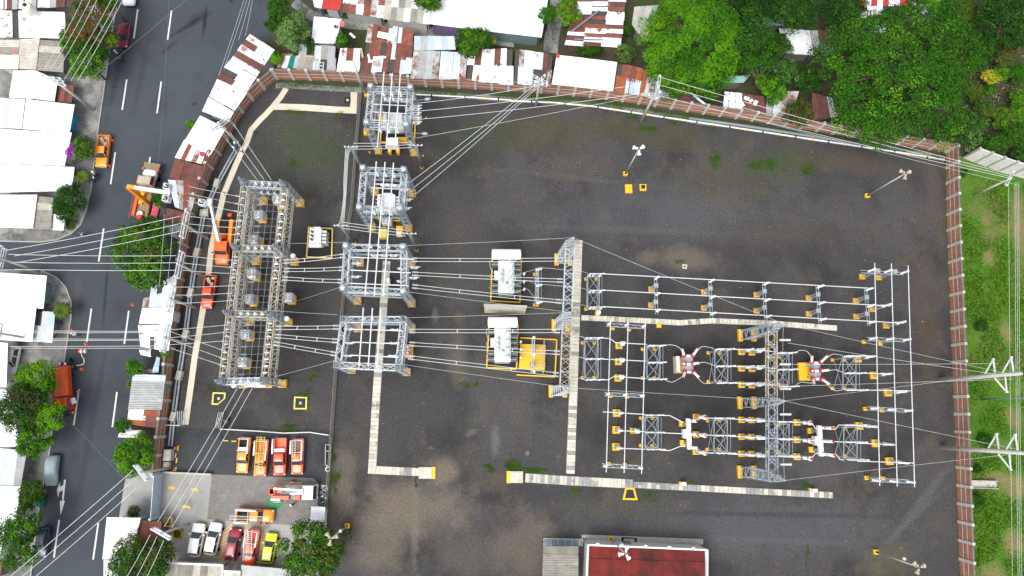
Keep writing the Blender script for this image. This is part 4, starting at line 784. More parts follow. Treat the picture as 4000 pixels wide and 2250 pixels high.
# small transformer in its yellow-kerbed pit
def small_tr(label, t, quad, tank, kerb='yellow_pale', pit_=True, mt='equip_white'):
    root = thing('distribution_transformer', label, 'transformer', cen(WL(t,quad)))
    if pit_:
        q = WL(t,quad)
        for a, b in zip(q, q[1:]+q[:1]): MB().bar(at_z(a,.2), at_z(b,.2), .16, .4).build('pit_kerb', M[kerb], root)
        MB().prism([cen(q)+(p-cen(q))*.95 for p in q], 0, .05).build('oil_pit', M['black'], root)
    x, y, sx, sy, h = tank; c = W(t,x,y)
    MB().box(c+Z*(.1+h/2), (sx,sy,h)).build('tank', M[mt], root); MB().box(c+Z*(h+.14), (sx+.12,sy+.12,.08)).build('lid', M[mt], root)
    for k in range(4): MB().box(c+V((sx/2+.38,(k-1.5)*sy*.24,.2+h*.45)), (.7,sy*.15,h*.85)).build('radiator_fin', M['equip'], root)
    for k in range(3): p = c+V((-sx*.25,(k-1)*sy*.27,h+.18)); discs(MB(), p, p+Z*.9, .15, 4, 10, .08).build('bushing', M['porcelain_brown'], root); discs(MB(), c+V((-sx/2-.4,(k-1)*sy*.27,h*.8)), c+V((-sx/2+.1,(k-1)*sy*.27,h*.8)), .14, 3).build('bushing', M['porcelain'], root)
    MB().lathe(c+V((-sx*.6,-sy*.62,h+.1)), [(.1,0),(.34,.05),(.34,sx*1.2),(.1,sx*1.25)], 12, (1,0,0)).build('conservator', M['white'], root, True)
    MB().box(c+V((.1,sy*.5+.25,h*.5)), (sx*.6,.4,h*.7)).build('control_box', M['equip_white'], root)
    return root
small_tr('small grey transformer in a yellow-kerbed pit between the two yards', 'T5', [(1315,775),(1612,790),(1602,1160),(1288,1145)], (1440,930,1.5,2.1,2.2))
small_tr('grey transformer with flat top under the north wall tower', 'V2', [(455,705),(980,730),(960,1060),(430,1040)], (660,800,2.6,1.9,2.6), 'yellow', mt='equip')
small_tr('white transformer under the middle lattice tower', 'V3', [(755,715),(1100,730),(1085,1095),(735,1075)], (905,860,2.4,2.0,2.4), 'yellow')
c = W('V2',650,1190); t = thing('switch_cabinet', 'white box cabinet on two yellow blocks below the north tower', 'cabinet', c); MB().box(c+V((0,.55,2.05)), (1.7,1.1,1.9)).build('cabinet', M['equip_white'], t)
for s in (-.6,.6): MB().box(c+V((s,.1,.5)), (.45,1.0,1.1)).build('block', M['yellow'], t)
c = W('V3',900,1180); t = thing('recloser', 'tan bushing-topped recloser at the foot of middle tower', 'recloser', c); MB().box(c+V((0,.3,1.3)), (1.3,.9,1.2)).build('tank', M['equip'], t)
for s in (-.55,.55): MB().box(c+V((s,.3,.4)), (.2,.9,.8)).build('leg', M['yellow'], t)
for k in range(6): p = c+V(((k % 3-1)*.42, (.05 if k < 3 else .5), 1.9)); discs(MB(), p, p+V(((k % 3-1)*.12,0,.7)), .13, 4).build('bushing', M['porcelain'], t)
for i, (t_, x, y, lab) in enumerate([('V2',215,880,'striped yellow plinth left of the north tower'),('V2',210,300,'yellow plinth at the foot of the corner wall pole'),('V2',760,1000,'yellow base among the equipment under the north tower')]):
    c = W(t_,x,y); r = thing('equipment_plinth', lab, 'plinth', c); MB().box(c+Z*.3, (.75,1.0,.6) if i == 0 else (.5,.5,.5) if i == 1 else (1.8,.6,.5)).build('base', M['yellow'], r)
    if i == 0:
        for k in range(3): MB().add([(c.x-.3+k*.2,c.y+.3-k*.1,.606),(c.x-.2+k*.2,c.y+.3-k*.1,.606),(c.x+.05+k*.12,c.y-.05-k*.1,.606),(c.x-.05+k*.12,c.y-.05-k*.1,.606)], [(3,2,1,0)]).build('stripe', M['black'], r)
# breakers (white boxes with six bushings) inside the street-side gantry
def box_breaker(label, t, x, y, px, py, s=1.0, m='equip_white'):
    """x, y: centre of the box top; px, py: its yellow plinth"""
    c = W(t,x,y,2.6); f = W(t,px,py); root = thing('vacuum_breaker', label, 'circuit breaker', at_z(c,0), 'breakers under the long gantry')
    MB().box(at_z(f,.22), (.95*s,1.25*s,.44), .06).build('plinth', M['yellow'], root); MB().box(at_z(c,.22), (1.1*s,1.2*s,.42)).build('footing', M['yellow'], root)
    for a in (-1,1):
        for b in (-1,1): MB().bar(at_z(c,.4)+V((a*.4*s,b*.45*s,0)), at_z(c,1.2)+V((a*.4*s,b*.45*s,0)), .1).build('leg', M['galv'], root)
    MB().box(at_z(c,1.75), (1.15*s,1.3*s,1.3), taper=.97).build('cabinet', M[m], root); MB().box(at_z(c,2.45), (1.0*s,1.1*s,.12)).build('roof', M[m], root)
    for k in range(6):
        p = at_z(c,2.5)+V(((-.25 if k < 3 else .25)*s,(k % 3-1)*.36*s,0)); d = V((-.25 if k < 3 else .2,0,1)).normalized(); discs(MB(), p, p+d*.75, .12, 4).build('bushing', M['porcelain'], root)
for a in [('white breaker box nearest the top of the long gantry',  'T5',905,405,965,495), ('white breaker box beside the upper bed of the bucket truck', 'T5',668,600,735,665), ('large grey breaker box level with the bucket truck bonnet', 'T5',610,910,705,960), ('white breaker box level with the orange pickup tailgate', 'T6',478,45,545,80),
          ('grey-sided breaker box just above the third peak row', 'T6',455,305,510,345), ('white breaker box outside the right side of the long gantry', 'T6',850,290,900,325), ('white breaker box just below the third peak row', 'T6',412,672,478,700), ('lowest white breaker box inside the long gantry', 'T6',380,958,440,985)]:
    box_breaker(*a, m='equip' if 'grey' in a[0] else 'equip_white')
c = W('T6',540,1195); t = thing('kiosk_cabinet', 'white cabinet lying across the foot of the lowest gantry row', 'cabinet', c); MB().box(c+Z*1.0, (3.2,.7,1.4)).build('body', M['equip_white'], t); MB().box(c+V((.9,0,.15)), (2.4,.8,.3)).build('base', M['yellow'], t)
for i, (t_, x, y) in enumerate([('T5',1115,1130),('T6',850,515),('T6',305,1200)]):
    c = W(t_,x,y,5.5); r = tag(MB().lathe(c, [(.05,-.3),(.32,-.25),(.36,.25),(.3,.45),(.1,.5)], 12).build('potential_transformer', M['equip_white'], None, True), ['white round can hung on the second gantry row','white round can hung on the third gantry row','white round can hung on the lowest gantry row'][i], 'transformer', 'round cans on the long gantry')

c = W('T7',775,1165); t = thing('recloser', 'recloser with red bushings at the right foot of lower square gantry', 'recloser', c); MB().box(c+V((-.1,0,1.2)), (.9,1.6,1.2)).build('tank', M['equip'], t); MB().box(c+Z*.25, (1.2,1.9,.5)).build('plinth', M['yellow'], t)
for k in range(4): p = c+V((-.35+.5*(k % 2),-.4+.8*(k//2),1.8)); MB().lathe(p, [(.26,0),(.27,.25),(.15,.3)], 12).build('ring', M['porcelain_red'], t); discs(MB(), p+Z*.3, p+V((-.1,0,1.1)), .13, 5).build('bushing', M['white'], t)
# ================================================================== MASTS, POLES, WIRES
def mast(label, t, x, y, h=10, head='white', aim=0.0, spk=False):
    b = W(t,x,y); r = thing('floodlight_mast', label, 'light mast', b); MB().box(b+Z*.2, (.62,.62,.4)).build('plinth', M['yellow'], r)
    MB().tube(b+Z*.38, b+Z*.95, .15, 10).build('base_sleeve', M['black'], r); MB().tube(b+Z*.95, b+Z*h, .12, 10, .075).build('pole', M['galv_light'], r, True)
    MB().bar(b+V((-.45,0,h)), b+V((.45,0,h)), .08).build('cross_arm', M['galv_dark'], r)
    mm = dict(white='white', tan='wood_pale', grey='galv')[head]
    for k in range(3):
        a = aim + k*2.1; d = V((math.cos(a), math.sin(a), -.35)).normalized(); p = b+V((0,0,h))+V((d.x*.35,d.y*.35,.05))
        f = MB().lathe(p, [(.09,0),(.14,.1),(.3,.42),(.3,.47),(.02,.47)], 10, d).build('floodlight', M[mm], r)
        MB().box(p - d*.05+Z*.02, (.22,.22,.25)).build('ballast', M[mm], f)
    if spk: MB().lathe(b+V((.35,.3,h*.62)), [(.05,0),(.22,.05),(.2,.3),(.05,.4)], 10).build('speaker', M['white'], r, True)
mast('floodlight mast with three white heads on the open gravel', 'U1', 853, 1315, 10, 'white', .6)
mast('floodlight mast standing near the upper right wall corner', 'S', 3385, 766, 10, 'tan', .4)
mast('floodlight mast with white speaker near the lower right corner', 'U7', 1195, 1265, 10, 'tan', .2, True)
mast('floodlight mast rising beside the tree at the parking edge', 'V1', 1831, 973, 10, 'tan', 2.4, True)
mast('floodlight mast with white heads at the red-roofed control house', 'U6', 358, 1166, 10.5, 'white', 1.2, True)
def steel_tube(label, b, h, foot=True):
    r = thing('steel_pole', label, 'pole', b); MB().tube(b, b+Z*h, .27, 12, .2).build('shaft', M['galv_dark'], r, True)
    MB().tube(b+Z*.02, b+Z*.5, .32, 12).build('striped_sleeve', M['yellow'], r)
    if foot: MB().tube(b+Z*.18, b+Z*.3, .335, 12).build('stripe', M['black'], r)
    MB().bar(b+V((-.9,0,h)), b+V((.9,0,h)), .1).build('cross_arm', M['galv'], r)
    for k in (-.8,-.3,.3,.8): post_ins(MB(), b+V((k,0,h+.05)), .35, .1, 3).build('insulator', M['porcelain'], r)
    return b+Z*h
pJ = steel_tube('grey steel pole left of the middle tower carrying four cables', W('S',1426,678), 10.4); pK = steel_tube('grey steel pole with striped foot right of the north tower', W('S',1649,655), 8.7)
pJ2 = steel_tube('grey steel pole at the upper left of the square gantry', W('S',1384,948), 9.2); pK2 = steel_tube('grey steel pole beside the yellow wooden crate', W('S',1629,976), 9.2)
def upole(label, b, h, arms=(), r0=.2, m='pole', tr=0, name='utility_pole', armw=2.2):
    r = thing(name, label, 'utility pole', b); MB().tube(b, b+Z*h, r0, 12, r0*.6).build('shaft', M[m], r, True)
    for z, ang, L, n in arms:
        d = V((math.cos(ang), math.sin(ang), 0)); s = V((-d.y,d.x,0))*.16
        for k in (-1,1): MB().bar(b+Z*z+s*k-d*L/2, b+Z*z+s*k+d*L/2, .1).build('cross_arm', M['galv_light'], r)
        for k in range(n):
            p = b+Z*(z+.06)+d*L*(k/(n-1)-.5)*.95; post_ins(MB(), p, .38, .13, 3).build('insulator', M['porcelain'], r)
        MB().bar(b+Z*(z-.7), b+Z*z+d*L*.3, .05).build('brace', M['galv'], r); MB().bar(b+Z*(z-.7), b+Z*z-d*L*.3, .05).build('brace', M['galv'], r)
    for k in range(tr):
        p = b+V((.45 if k == 0 else -.4,.2*k,h-2.2)); MB().lathe(p, [(.1,0),(.3,.03),(.3,.85),(.26,.95),(.05,1.0)], 12).build('transformer_can', M['equip'], r, True)
    return b+Z*h
yw = math.pi/2
upole('concrete pole with crossarms on the pavement by the tin roofs', W('T1',710,832), 10.4, [(10.2,-.15,2.6,4),(9.4,-.15,2.4,4),(8.3,-.2,1.6,3)], .24)
upole('concrete pole with white crossarms at the side street mouth', W('T2',300,598), 8.6, [(8.5,1.45,3.4,4),(7.6,1.45,3.0,4)], .2)
upole('concrete pole above the parked white car in the left yard', W('T2',270,1112), 8.4, [(8.3,1.5,3.2,6),(7.4,1.5,2.6,4)], .2)
P0 = upole('concrete pole by the four workers inside the street wall', W('S',940,572), 8.6, [(8.4,.65,2.8,3),(7.7,.65,2.8,3)], .2)
for i, (x, y, tr) in enumerate([(1570,355,1),(1535,635,0),(1475,875,1),(1440,1147,0)]):
    upole(f'{ORD[i]} concrete pole down the street wall with steel crossarm frame', W('T2',x,y), 8.4, [(8.2,1.45,3.6,3),(7.3,1.45,3.6,3)], .21, tr=0, name='utility_pole')
upole('concrete pole at the sliding gate with hanging black cables', W('T3',1285,633), 8.4, [(8.2,-.85,2.4,3),(7.8,-.85,2.4,3)], .21)
upole('concrete pole standing inside the parking court corner', W('V1',330,957), 8.2, [(8.0,-.5,2.6,3),(7.6,-.5,2.6,3)], .19)
upole('slim steel pole with yellow foot at the north wall', W('V2',207,285), 10.2, [], .14, 'galv')
upole('concrete pole with tangled crossarms above the striped tin roof', W('S',2093,416), 9.0, [(8.8,-.5,2.4,4),(8.3,.8,2.2,4),(7.6,-.3,2.4,3)], .2, tr=2)
upole('tallest wall-side concrete pole with steel frame near the fern tree', W('S',2501,479), 11.8, [(11.6,1.4,3.4,3),(10.6,1.4,2.6,3),(9.6,.2,1.8,3)], .22, tr=1)
upole('concrete pole beside the white block wall at the field corner', W('S',3804,762), 7.6, [(7.4,1.0,2.4,3)], .18)
upole('slim dark pole in the grass between the two tall line poles', W('S',3832,1560), 8.8, [(8.6,1.5,1.6,3)], .1, 'galv_dark')
for lab, x, y in [('upper tall line pole with zigzag insulators by the field',3668,1484),('lower tall line pole with zigzag insulators by the field',3677,1747)]:
    b = W('S',x,y); r = thing('line_pole', lab, 'utility pole', b); MB().tube(b, b+Z*16, .36, 14, .2).build('shaft', M['pole'], r, True)
    for k, (z, s) in enumerate([(10.2,1),(11.9,-1),(13.4,1)]):
        a = b+Z*z; tip = a+V((.35,s*2.1,.75)); discs(MB(), a+V((0,s*.3,-.6)), tip, .14, 12).build('strut_insulator', M['white'], r); discs(MB(), a+V((0,s*.3,1.3)), tip, .14, 12).build('stay_insulator', M['white'], r); MB().box(tip, (.3,.2,.2)).build('clamp', M['alu'], r)
def wire(label, p, q, sag=.3, r=.028, m='wire', group=None, end=None, n=8):
    pts = [V(p).lerp(V(q), i/n) - Z*sag*4*(i/n)*(1-i/n) for i in range(n+1)]
    o = tag(MB().ringpath(pts, r, 4, False).build('overhead_wire', M[m]), label, 'wire', group)
    if end: d = (pts[-1]-pts[-2]).normalized(); discs(MB(), V(q), V(q)+d*.75, .14, 4).build('strain_insulator', M['porcelain'], end)
    return o
def wset(desc, names, L, group, sag=.3, r=.028, m='wire', end=None):
    for nm, (t0,x0,y0,z0,t1,x1,y1,z1) in zip(names, L): wire(f'{nm} {desc}', W(t0,x0,y0,z0), W(t1,x1,y1,z1), sag, r, m, group, end)
u3 = ['upper of three wires','middle of three wires','lower of three wires']
wset('from the side street pole to the first wall pole', u3, [('T2',45,440,8.9,'T2',1358,182,8.6),('T2',110,482,8.9,'T2',1362,238,8.6),('T2',140,530,8.9,'T2',1362,295,8.6)], 'street wires to first wall pole', .5, .034)
wset('from the side street pole to the second wall pole', u3, [('T2',60,470,8.9,'T2',1330,480,8.6),('T2',100,530,8.9,'T2',1330,533,8.6),('T2',110,583,8.9,'T2',1330,590,8.6)], 'street wires to second wall pole', .5, .034)
u6 = [f'{o} of six wires' for o in ORD[:6]]
wset('from the left yard pole across the road, counted downward', u6, [('T2',60,1045,8.8,'T2',1282,1050,8.6),('T2',60,1060,8,'T2',1282,1058,7.8),('T2',70,1105,8.8,'T2',1275,1110,8.6),('T2',70,1118,8,'T2',1275,1117,7.8),('T2',80,1165,8.8,'T2',1270,1160,8.6),('T2',80,1178,8,'T2',1270,1177,7.8)], 'six wires over the road', .4, .03)
wset('from the first wall pole into the long gantry', u3, [('T2',1425,182,8.6,'T5',385,688,7.9),('T2',1425,240,8.6,'T5',370,770,7.9),('T2',1420,295,8.6,'T5',360,855,7.9)], 'first pole to gantry', .25, end=gA)
wset('from the second wall pole into the long gantry', u3, [('T2',1390,480,8.6,'T2',1762,515,7.9),('T2',1380,535,8.6,'T2',1728,567,7.9),('T2',1380,590,8.6,'T2',1738,615,7.9)], 'second pole to gantry', .25, end=gA)
wset('from the third wall pole into the long gantry', u3, [('T2',1330,717,8.6,'T2',1722,708,7.9),('T2',1330,778,8.6,'T2',1712,766,7.9),('T2',1322,840,8.6,'T2',1708,821,7.9)], 'third pole to gantry', .25, end=gA)
wset('rising from the fourth wall pole into the long gantry', u3, [('T2',1270,1040,8.6,'T2',1690,1005,7.9),('T2',1270,1100,8.6,'T2',1680,1060,7.9),('T2',1265,1152,8.6,'T2',1672,1125,7.9)], 'fourth pole upper circuit', .25, end=gA)
wset('falling from the fourth wall pole into the long gantry', u3, [('T2',1290,1055,7.8,'T2',1668,1190,7.9),('T2',1300,1120,7.8,'T2',1658,1247,7.9),('T2',1290,1180,7.8,'T2',1650,1300,7.9)], 'fourth pole lower circuit', .25, end=gA)
wset('from beside the crane baskets to the long gantry', u3, [('V4',1050,465,8.4,'V4',1700,595,7.9),('V4',1030,560,8.4,'V4',1700,705,7.9),('V4',1010,665,8.4,'V4',1680,810,7.9)], 'bucket crew wires', .2, end=gA)
wset('from the workers\' pole to the top row of the long gantry', ['left of three wires','middle of three wires','right of three wires'], [('T4',-40,830,8.6,'T5',655,165,8.6),('T4',-5,765,8.6,'T5',745,168,8.6),('T4',30,690,8.6,'T5',838,172,8.6)], 'workers pole to gantry', .2, .03)
wset('from the lowest gantry row to the parking court pole', ['left of three wires','middle of three wires','right of three wires'], [('T6',335,1225,8.2,'T3',1190,1040,8.2),('T6',410,1228,8.2,'T3',1240,1075,8.2),('T6',490,1225,8.2,'T3',1295,1085,8.2)], 'gantry to court pole', .3, .032)
wset('sweeping from the gate pole to the lower left corner', ['upper of three wires','middle of three wires','lower of three wires'], [('T3',1005,650,8.2,'T3',20,1500,8),('T3',985,745,8.2,'T3',100,1510,8),('T3',1028,787,8.2,'T3',190,1520,8)], 'gate pole wires', .3, .035)
wset('from the court pole down past the dark tree', ['left of three wires','middle of three wires','right of three wires'], [('T3',1135,1135,8.2,'T3',930,1500,8),('T3',1185,1150,8.2,'T3',1000,1510,8),('T3',1235,1180,8.2,'T3',1085,1500,8)], 'court pole wires south', .2, .032)
for i, (x0,y0,x1,y1) in enumerate([(330,525,620,0),(385,520,690,-20),(440,520,760,-60),(485,598,850,-20),(535,608,900,-20),(585,610,940,-30)]): wire(f'{ORD[i]} wire from the left of six over the flowering street tree', W('T1',x0,y0,10.2), W('T1',x1,y1,10.2), .2, .034, group='wires over the street tree')
for i, (x0,y0,x1,y1) in enumerate([(1840,0,1650,570),(1862,0,1690,520),(1885,0,1800,300),(1905,0,1850,270)]): wire(f'{ORD[i]} thin wire from the left along the upper right street edge', W('T1',x0,y0,9), W('T1',x1,y1,8.5), .1, .022, group='thin wires on the right of the road')
wire('thin dark cable slanting across the upper road', W('T1',600,660,8.5), W('T1',1400,0,8.5), .2, .022, 'wire_dark'); wire('thin dark cable running down the middle of road', W('T1',1275,0,8), W('T1',1195,1230,8), .2, .015, 'wire_dark')
wire('thin cable slanting over the lower road to gate', W('T3',540,300,8), W('T3',1180,990,7.5), .3, .016, 'wire_dark'); wire('dark guy cable from gate pole to concrete apron', W('T3',1140,700,8), W('T3',1260,1040,.5), 0, .016, 'wire_dark')
for i, (x0,y0,x1,y1) in enumerate([(1240,170,1200,720),(1305,200,1265,680),(1375,170,1330,700)]): wire(f'{ORD[i]} thin wire from the left running down over the street trees', W('T2',x0,y0,8.4), W('T2',x1,y1,8.4), .15, .022, group='thin wires over the shacks')
wset('from the north tower to the striped-roof pole', u3, [('V2',1015,412,8.6,'S',2120,330,8.8),('V2',1015,540,8.6,'S',2500,330,10.6),('V2',1040,668,8.6,'S',2540,360,10)], 'north tower to wall poles', .5, .032)
wset('fanning from the middle tower to the striped-roof pole', u3, [('V3',1260,455,8.6,'S',2090,330,8.6),('V3',1310,550,8.6,'S',2110,325,8.6),('V3',1335,660,8.6,'S',2125,318,8.6)], 'middle tower to wall poles', .5, .032)
wire('thin earth wire from the north tower toward the tall wall pole', W('V2',970,965,8), W('S',2520,370,9), .3, .022)
lines = ['upper','middle','lower']
wset('from the fern-tree pole along the wall to field corner', [f'{n} of three wires' for n in lines], [('S',2575,300,11.7,'S',3940,680,7.6),('S',2570,330,11.7,'S',3950,690,7.6),('S',2560,370,10.6,'S',3955,698,7.6)], 'wires along the north-east wall', .4, .03)
wire('thin wire beside the white pipe at the north-east wall', W('U2',0,930,6), W('U2',1900,1400,7), .2, .018)
for i, (x0,y0,x1,y1) in enumerate([(468,175,456,560),(474,175,462,560),(480,175,468,560),(447,170,440,720)]): 
    wire(f'{ORD[i]} bundled cable hanging down the field from the corner pole', W('U8',x0,y0,7.2), W('U8',x1+22,y1+900,7.2), .1, .02, group='field cables')
for lab, a, b in [('earth wire joining the first and right first gantry peaks', at_z(feetM[0],13.2), at_z(feetR[0],13.2)), ('earth wire joining the lowest peaks of both tall gantries', at_z(feetM[2],13.2), at_z(feetR[1],13.2)),
                  ('earth wire from top right gantry peak to upper line pole', at_z(feetR[0],13.2), W('S',3960,1465,15.5)), ('earth wire from middle right peak up to upper line pole', at_z(feetR[1],13.2), W('S',3970,1455,15)), ('earth wire from middle right peak down to lower line pole', at_z(feetR[1],13.2), W('S',3980,1757,15.2)), ('earth wire from bottom right peak to lower line pole', at_z(feetR[2],13.2), W('S',3990,1770,15.2)),
                  ('earth wire along the right gantry peaks, upper half', at_z(feetR[0],13.1), at_z(feetR[1],13.1)), ('earth wire along the right gantry peaks, lower half', at_z(feetR[1],13.1), at_z(feetR[2],13.1)),
                  ('earth wire from square gantry to first central peak', W('T7',745,243,10.7), at_z(feetM[0],13.2)), ('earth wire from upper square gantry corner to second central peak', W('T7',720,640,10.7), at_z(feetM[1],13.2)), ('earth wire from lower square gantry to second central peak', W('T7',740,872,10.3), at_z(feetM[1],13.1)), ('earth wire from lower square gantry foot to third central peak', W('T7',670,1272,10.3), at_z(feetM[2],13.2)),
                  ('thin stay wire from long gantry to upper square gantry corner', W('T6',925,335,1), W('T7',190,600,10.4)), ('thin stay wire from third peak row to lower square gantry', W('T6',620,425,10), W('T7',150,845,10.2)), ('thin stay wire from lowest row to lower square gantry', W('T6',720,1110,9.5), W('T7',125,1245,10.2)), ('thin wire from transformer pit to upper square gantry', W('T5',1040,968,7), W('T7',220,212,10.6))]:
    wire(lab, a, b, .25, .016)
for row, ys, tgt in ((0,(820,1023,1230),[(2174,940),(2174,1012),(2174,1215)]),(0,(),[])):
    for k, y in enumerate(ys): wire(f'{lines[k]} of three line wires leaving the right gantry for the poles', W('U5',668,y,9.3), W('S',[3950,3900,3960][k],[1470,1420,1480][k],[13,12,11][k]), .5, .02, group='line wires upper bay')
# twin conductors with spacers
def twin(label, p, q, group, root_end=None, gap=.42, sag=.25):
    p, q = V(p), V(q); d = (q-p).normalized(); s = V((-d.y,d.x,0)).normalized()*gap/2; r = thing('twin_conductor', label, 'conductor', at_z(p,0), group); n = 8
    for k in (-1,1): MB().ringpath([p.lerp(q,i/n)+s*k-Z*sag*4*(i/n)*(1-i/n) for i in range(n+1)], .036, 4, False).build('conductor', M['wire'], r)
    for u in (.3,.7): c = p.lerp(q,u)-Z*sag*4*u*(1-u); MB().bar(c-s, c+s, .07).build('spacer', M['alu'], r)
    for e, dd in ((p,-d),(q,d)):
        for k in (-1,1): discs(MB(), e+s*k, e+s*k+dd*.8, .17, 4).build('strain_insulator', M['porcelain'], r)
for nm, a, b in zip(lines, [(1062,1192),(1065,1302),(1045,1412)], [(172,335),(162,445),(152,552)]): twin(f'{nm} twin conductor from long gantry to upper square gantry', W('T5',*a,8.0), W('T7',*b,9.4), 'twin conductors to upper square gantry')
for nm, a, b in zip(lines, [(790,606),(785,695),(765,775)], [(112,955),(105,1070),(92,1180)]): twin(f'{nm} twin conductor from long gantry to lower square gantry', W('T6',*a,8.0), W('T7',*b,9.4), 'twin conductors to lower square gantry')
for nm, a, b in zip(lines, [(850,367),(855,490),(855,603)], [(1065,253),(1060,435),(1050,615)]): twin(f'{nm} twin conductor from upper square gantry to central gantry', W('T7',*a,9.4), W('U3',*b,9.3), 'twin conductors over the white transformer')
for nm, a, b in zip(lines, [(830,986),(830,1103),(825,1222)], [(1035,875),(1032,1062),(1022,1250)]): twin(f'{nm} twin conductor from lower square gantry to central gantry', W('T7',*a,9.4), W('U3',*b,9.3), 'twin conductors over the grey transformer')
# flexible drops and short conductors
def drop(label, pts, r=.035, m='wire', name='jumper_cable'):
    P = [V(p) for p in pts]; out = []
    for i in range(len(P)-1):
        p0, p1, p2, p3 = P[max(i-1,0)], P[i], P[i+1], P[min(i+2,len(P)-1)]
        for k in range(5): t = k/5; out.append(.5*((2*p1)+(p2-p0)*t+(2*p0-5*p1+4*p2-p3)*t*t+(3*p1-p0-3*p2+p3)*t**3))
    out.append(P[-1]); return tag(MB().ringpath(out, r, 5, False).build(name, M[m]), label, 'cable')
for i, (a, pts) in enumerate([('upper left loop cable of the white-based breaker', [(945,842,5),(1020,838,5.2),(1080,855,5),(1122,892,4.9)]),('lower left loop cable of the white-based breaker', [(945,1160,5),(1020,1190,5.2),(1090,1160,5),(1122,1135,4.9)]),('upper right loop cable of the white-based breaker', [(1262,900,4.9),(1300,860,5.3),(1350,855,5.3),(1425,875,5)]),('middle right loop cable of the white-based breaker', [(1265,1018,4.9),(1310,1003,5.2),(1360,1008,5.2),(1425,1034,5)]),('lower right loop cable of the white-based breaker', [(1258,1138,4.9),(1310,1190,5.2),(1350,1203,5.2),(1425,1195,5)])]): drop(a, [W('U4',*p) for p in pts])
for i, (a, pts) in enumerate([('upper left loop cable of the yellow-based breaker', [(735,912,5),(790,890,5.3),(850,900,5.1),(898,962,4.9)]),('lower left loop cable of the yellow-based breaker', [(735,1228,5),(790,1190,5.2),(850,1195,5),(898,1200,4.9)]),('upper right loop cable of the yellow-based breaker', [(1032,968,4.9),(1080,932,5.2),(1120,926,5.2),(1190,938,5)]),('middle right loop cable of the yellow-based breaker', [(1045,1085,4.9),(1090,1075,5.1),(1130,1075,5.1),(1190,1100,5)]),('lower right loop cable of the yellow-based breaker', [(1036,1205,4.9),(1070,1240,5.2),(1120,1270,5.2),(1190,1262,5)])]): drop(a, [W('U5',*p) for p in pts])
zq = 5.05
def cbus(label, t, pts, z=zq, r=.06, g=None): return tag(MB().ringpath(WL(t,pts,z), r, 6).build('bus_pipe', M['alu'], None), label, 'bus pipe', g)
for nm, p in zip(lines, [[(345,772),(440,778),(495,818),(790,833)],[(345,970),(780,992)],[(335,1167),(425,1168),(480,1135),(780,1157)]]): cbus(f'{nm} pipe from the trench switch to the next switch', 'U4', p, g='upper bay left pipes')
for nm, y in zip(lines, (878,1040,1198)): cbus(f'{nm} pipe passing under the right gantry in upper bay', 'U4', [(1575,y),(1950,y+14)], g='upper bay middle pipes')
for nm, y, x1 in zip(lines, (908,1066,1226), (560,560,560)): cbus(f'{nm} short pipe at the right gantry in upper bay', 'U5', [(395,y-18),(x1,y-4)], g='upper bay gantry pipes')
for nm, y, x1 in zip(lines, (943,1104,1264), (1510,1670,1838)): cbus(f'{nm} pipe from last switch to right vertical pipes', 'U5', [(1320,y),(x1,y+ (0 if y < 1000 else 8))], g='upper bay right pipes')
for nm, p in zip(lines, [[(300,210),(615,229)],[(430,352),(615,360)],[(400,484),(615,492)]]): cbus(f'{nm} lower row pipe entering from the left', 'U6', p, g='lower bay left pipes')
for nm, p in zip(lines, [[(730,236),(805,238),(905,290)],[(740,368),(905,375)],[(730,498),(805,502),(880,472),(925,470)]]): cbus(f'{nm} lower row pipe into the left breaker', 'U6', p, g='lower bay pipes into left breaker')
for nm, p in zip(lines, [[(975,290),(1000,285),(1020,255),(1140,258)],[(975,378),(1140,388)],[(975,470),(1000,490),(1020,515),(1140,522)]]): cbus(f'{nm} lower row pipe out of the left breaker', 'U6', p, g='lower bay pipes out of left breaker')
for nm, y in zip(lines, (262,393,527)): cbus(f'{nm} lower row pipe passing the right gantry', 'U6', [(1240,y),(1560,y+15)], g='lower bay middle pipes'); cbus(f'{nm} lower row pipe under the right gantry beam', 'U7', [(330,y+14),(640,y+28)], g='lower bay gantry pipes')
for nm, p in zip(lines, [[(690,293),(720,298),(742,335),(830,340),(895,342),(920,310),(960,310)],[(700,425),(960,438)],[(690,557),(725,550),(745,522),(900,530),(930,570),(960,573)]]): cbus(f'{nm} lower row pipe through the right breaker', 'U7', p, g='lower bay pipes right breaker')
for nm, y, x1 in zip(lines, (316,446,582), (1220,1355,1486)): cbus(f'{nm} lower row pipe joining the right vertical pipes', 'U7', [(1060,y),(x1,y+14)], g='lower bay right pipes')
for nm, y0, y1 in zip(lines, (905,1090,1280), (770,967,1165)): drop(f'{nm} drop cable from central gantry down to trench switch', [W('U3',1130,y0,9), W('U3',1200,y0+6,7), W('U4',150,y1-14,5.6), W('U4',205,y1,5.1)], .04)
for nm, y0, y1 in zip(lines, (335,480,625), (165,322,480)): drop(f'{nm} drop cable from central gantry to long bus switch', [W('U3',900,y0-14,5), W('U3',1100,y0+5,7), W('U3',1270,y0+22,6), W('U4',235,y1,4.9)], .025)
for i, (xa, ya) in enumerate([(660,400),(655,475),(650,550)]): drop(f'{lines[i]} drop cable from white transformer to narrow switch stand', [W('U3',xa,ya,5), W('U3',720,ya-12,5.4), W('U3',800,ya-40,5.2), W('U3',890,335+i*145,4.7)], .02)
for k, (dx, dy, nm) in enumerate([(0,0,'white'),(-30,592,'grey')]):
    for i in range(3): drop(f'{lines[i]} looping jumper left of the {nm} transformer', [W('U3',490+dx,258+i*130*(.95 if i else 1)+dy,9), W('U3',474+dx,290+i*105+dy,8), W('U3',500+dx,360+i*60+dy,6), W('U3',580+dx,385+i*50+dy,4.5)], .035)
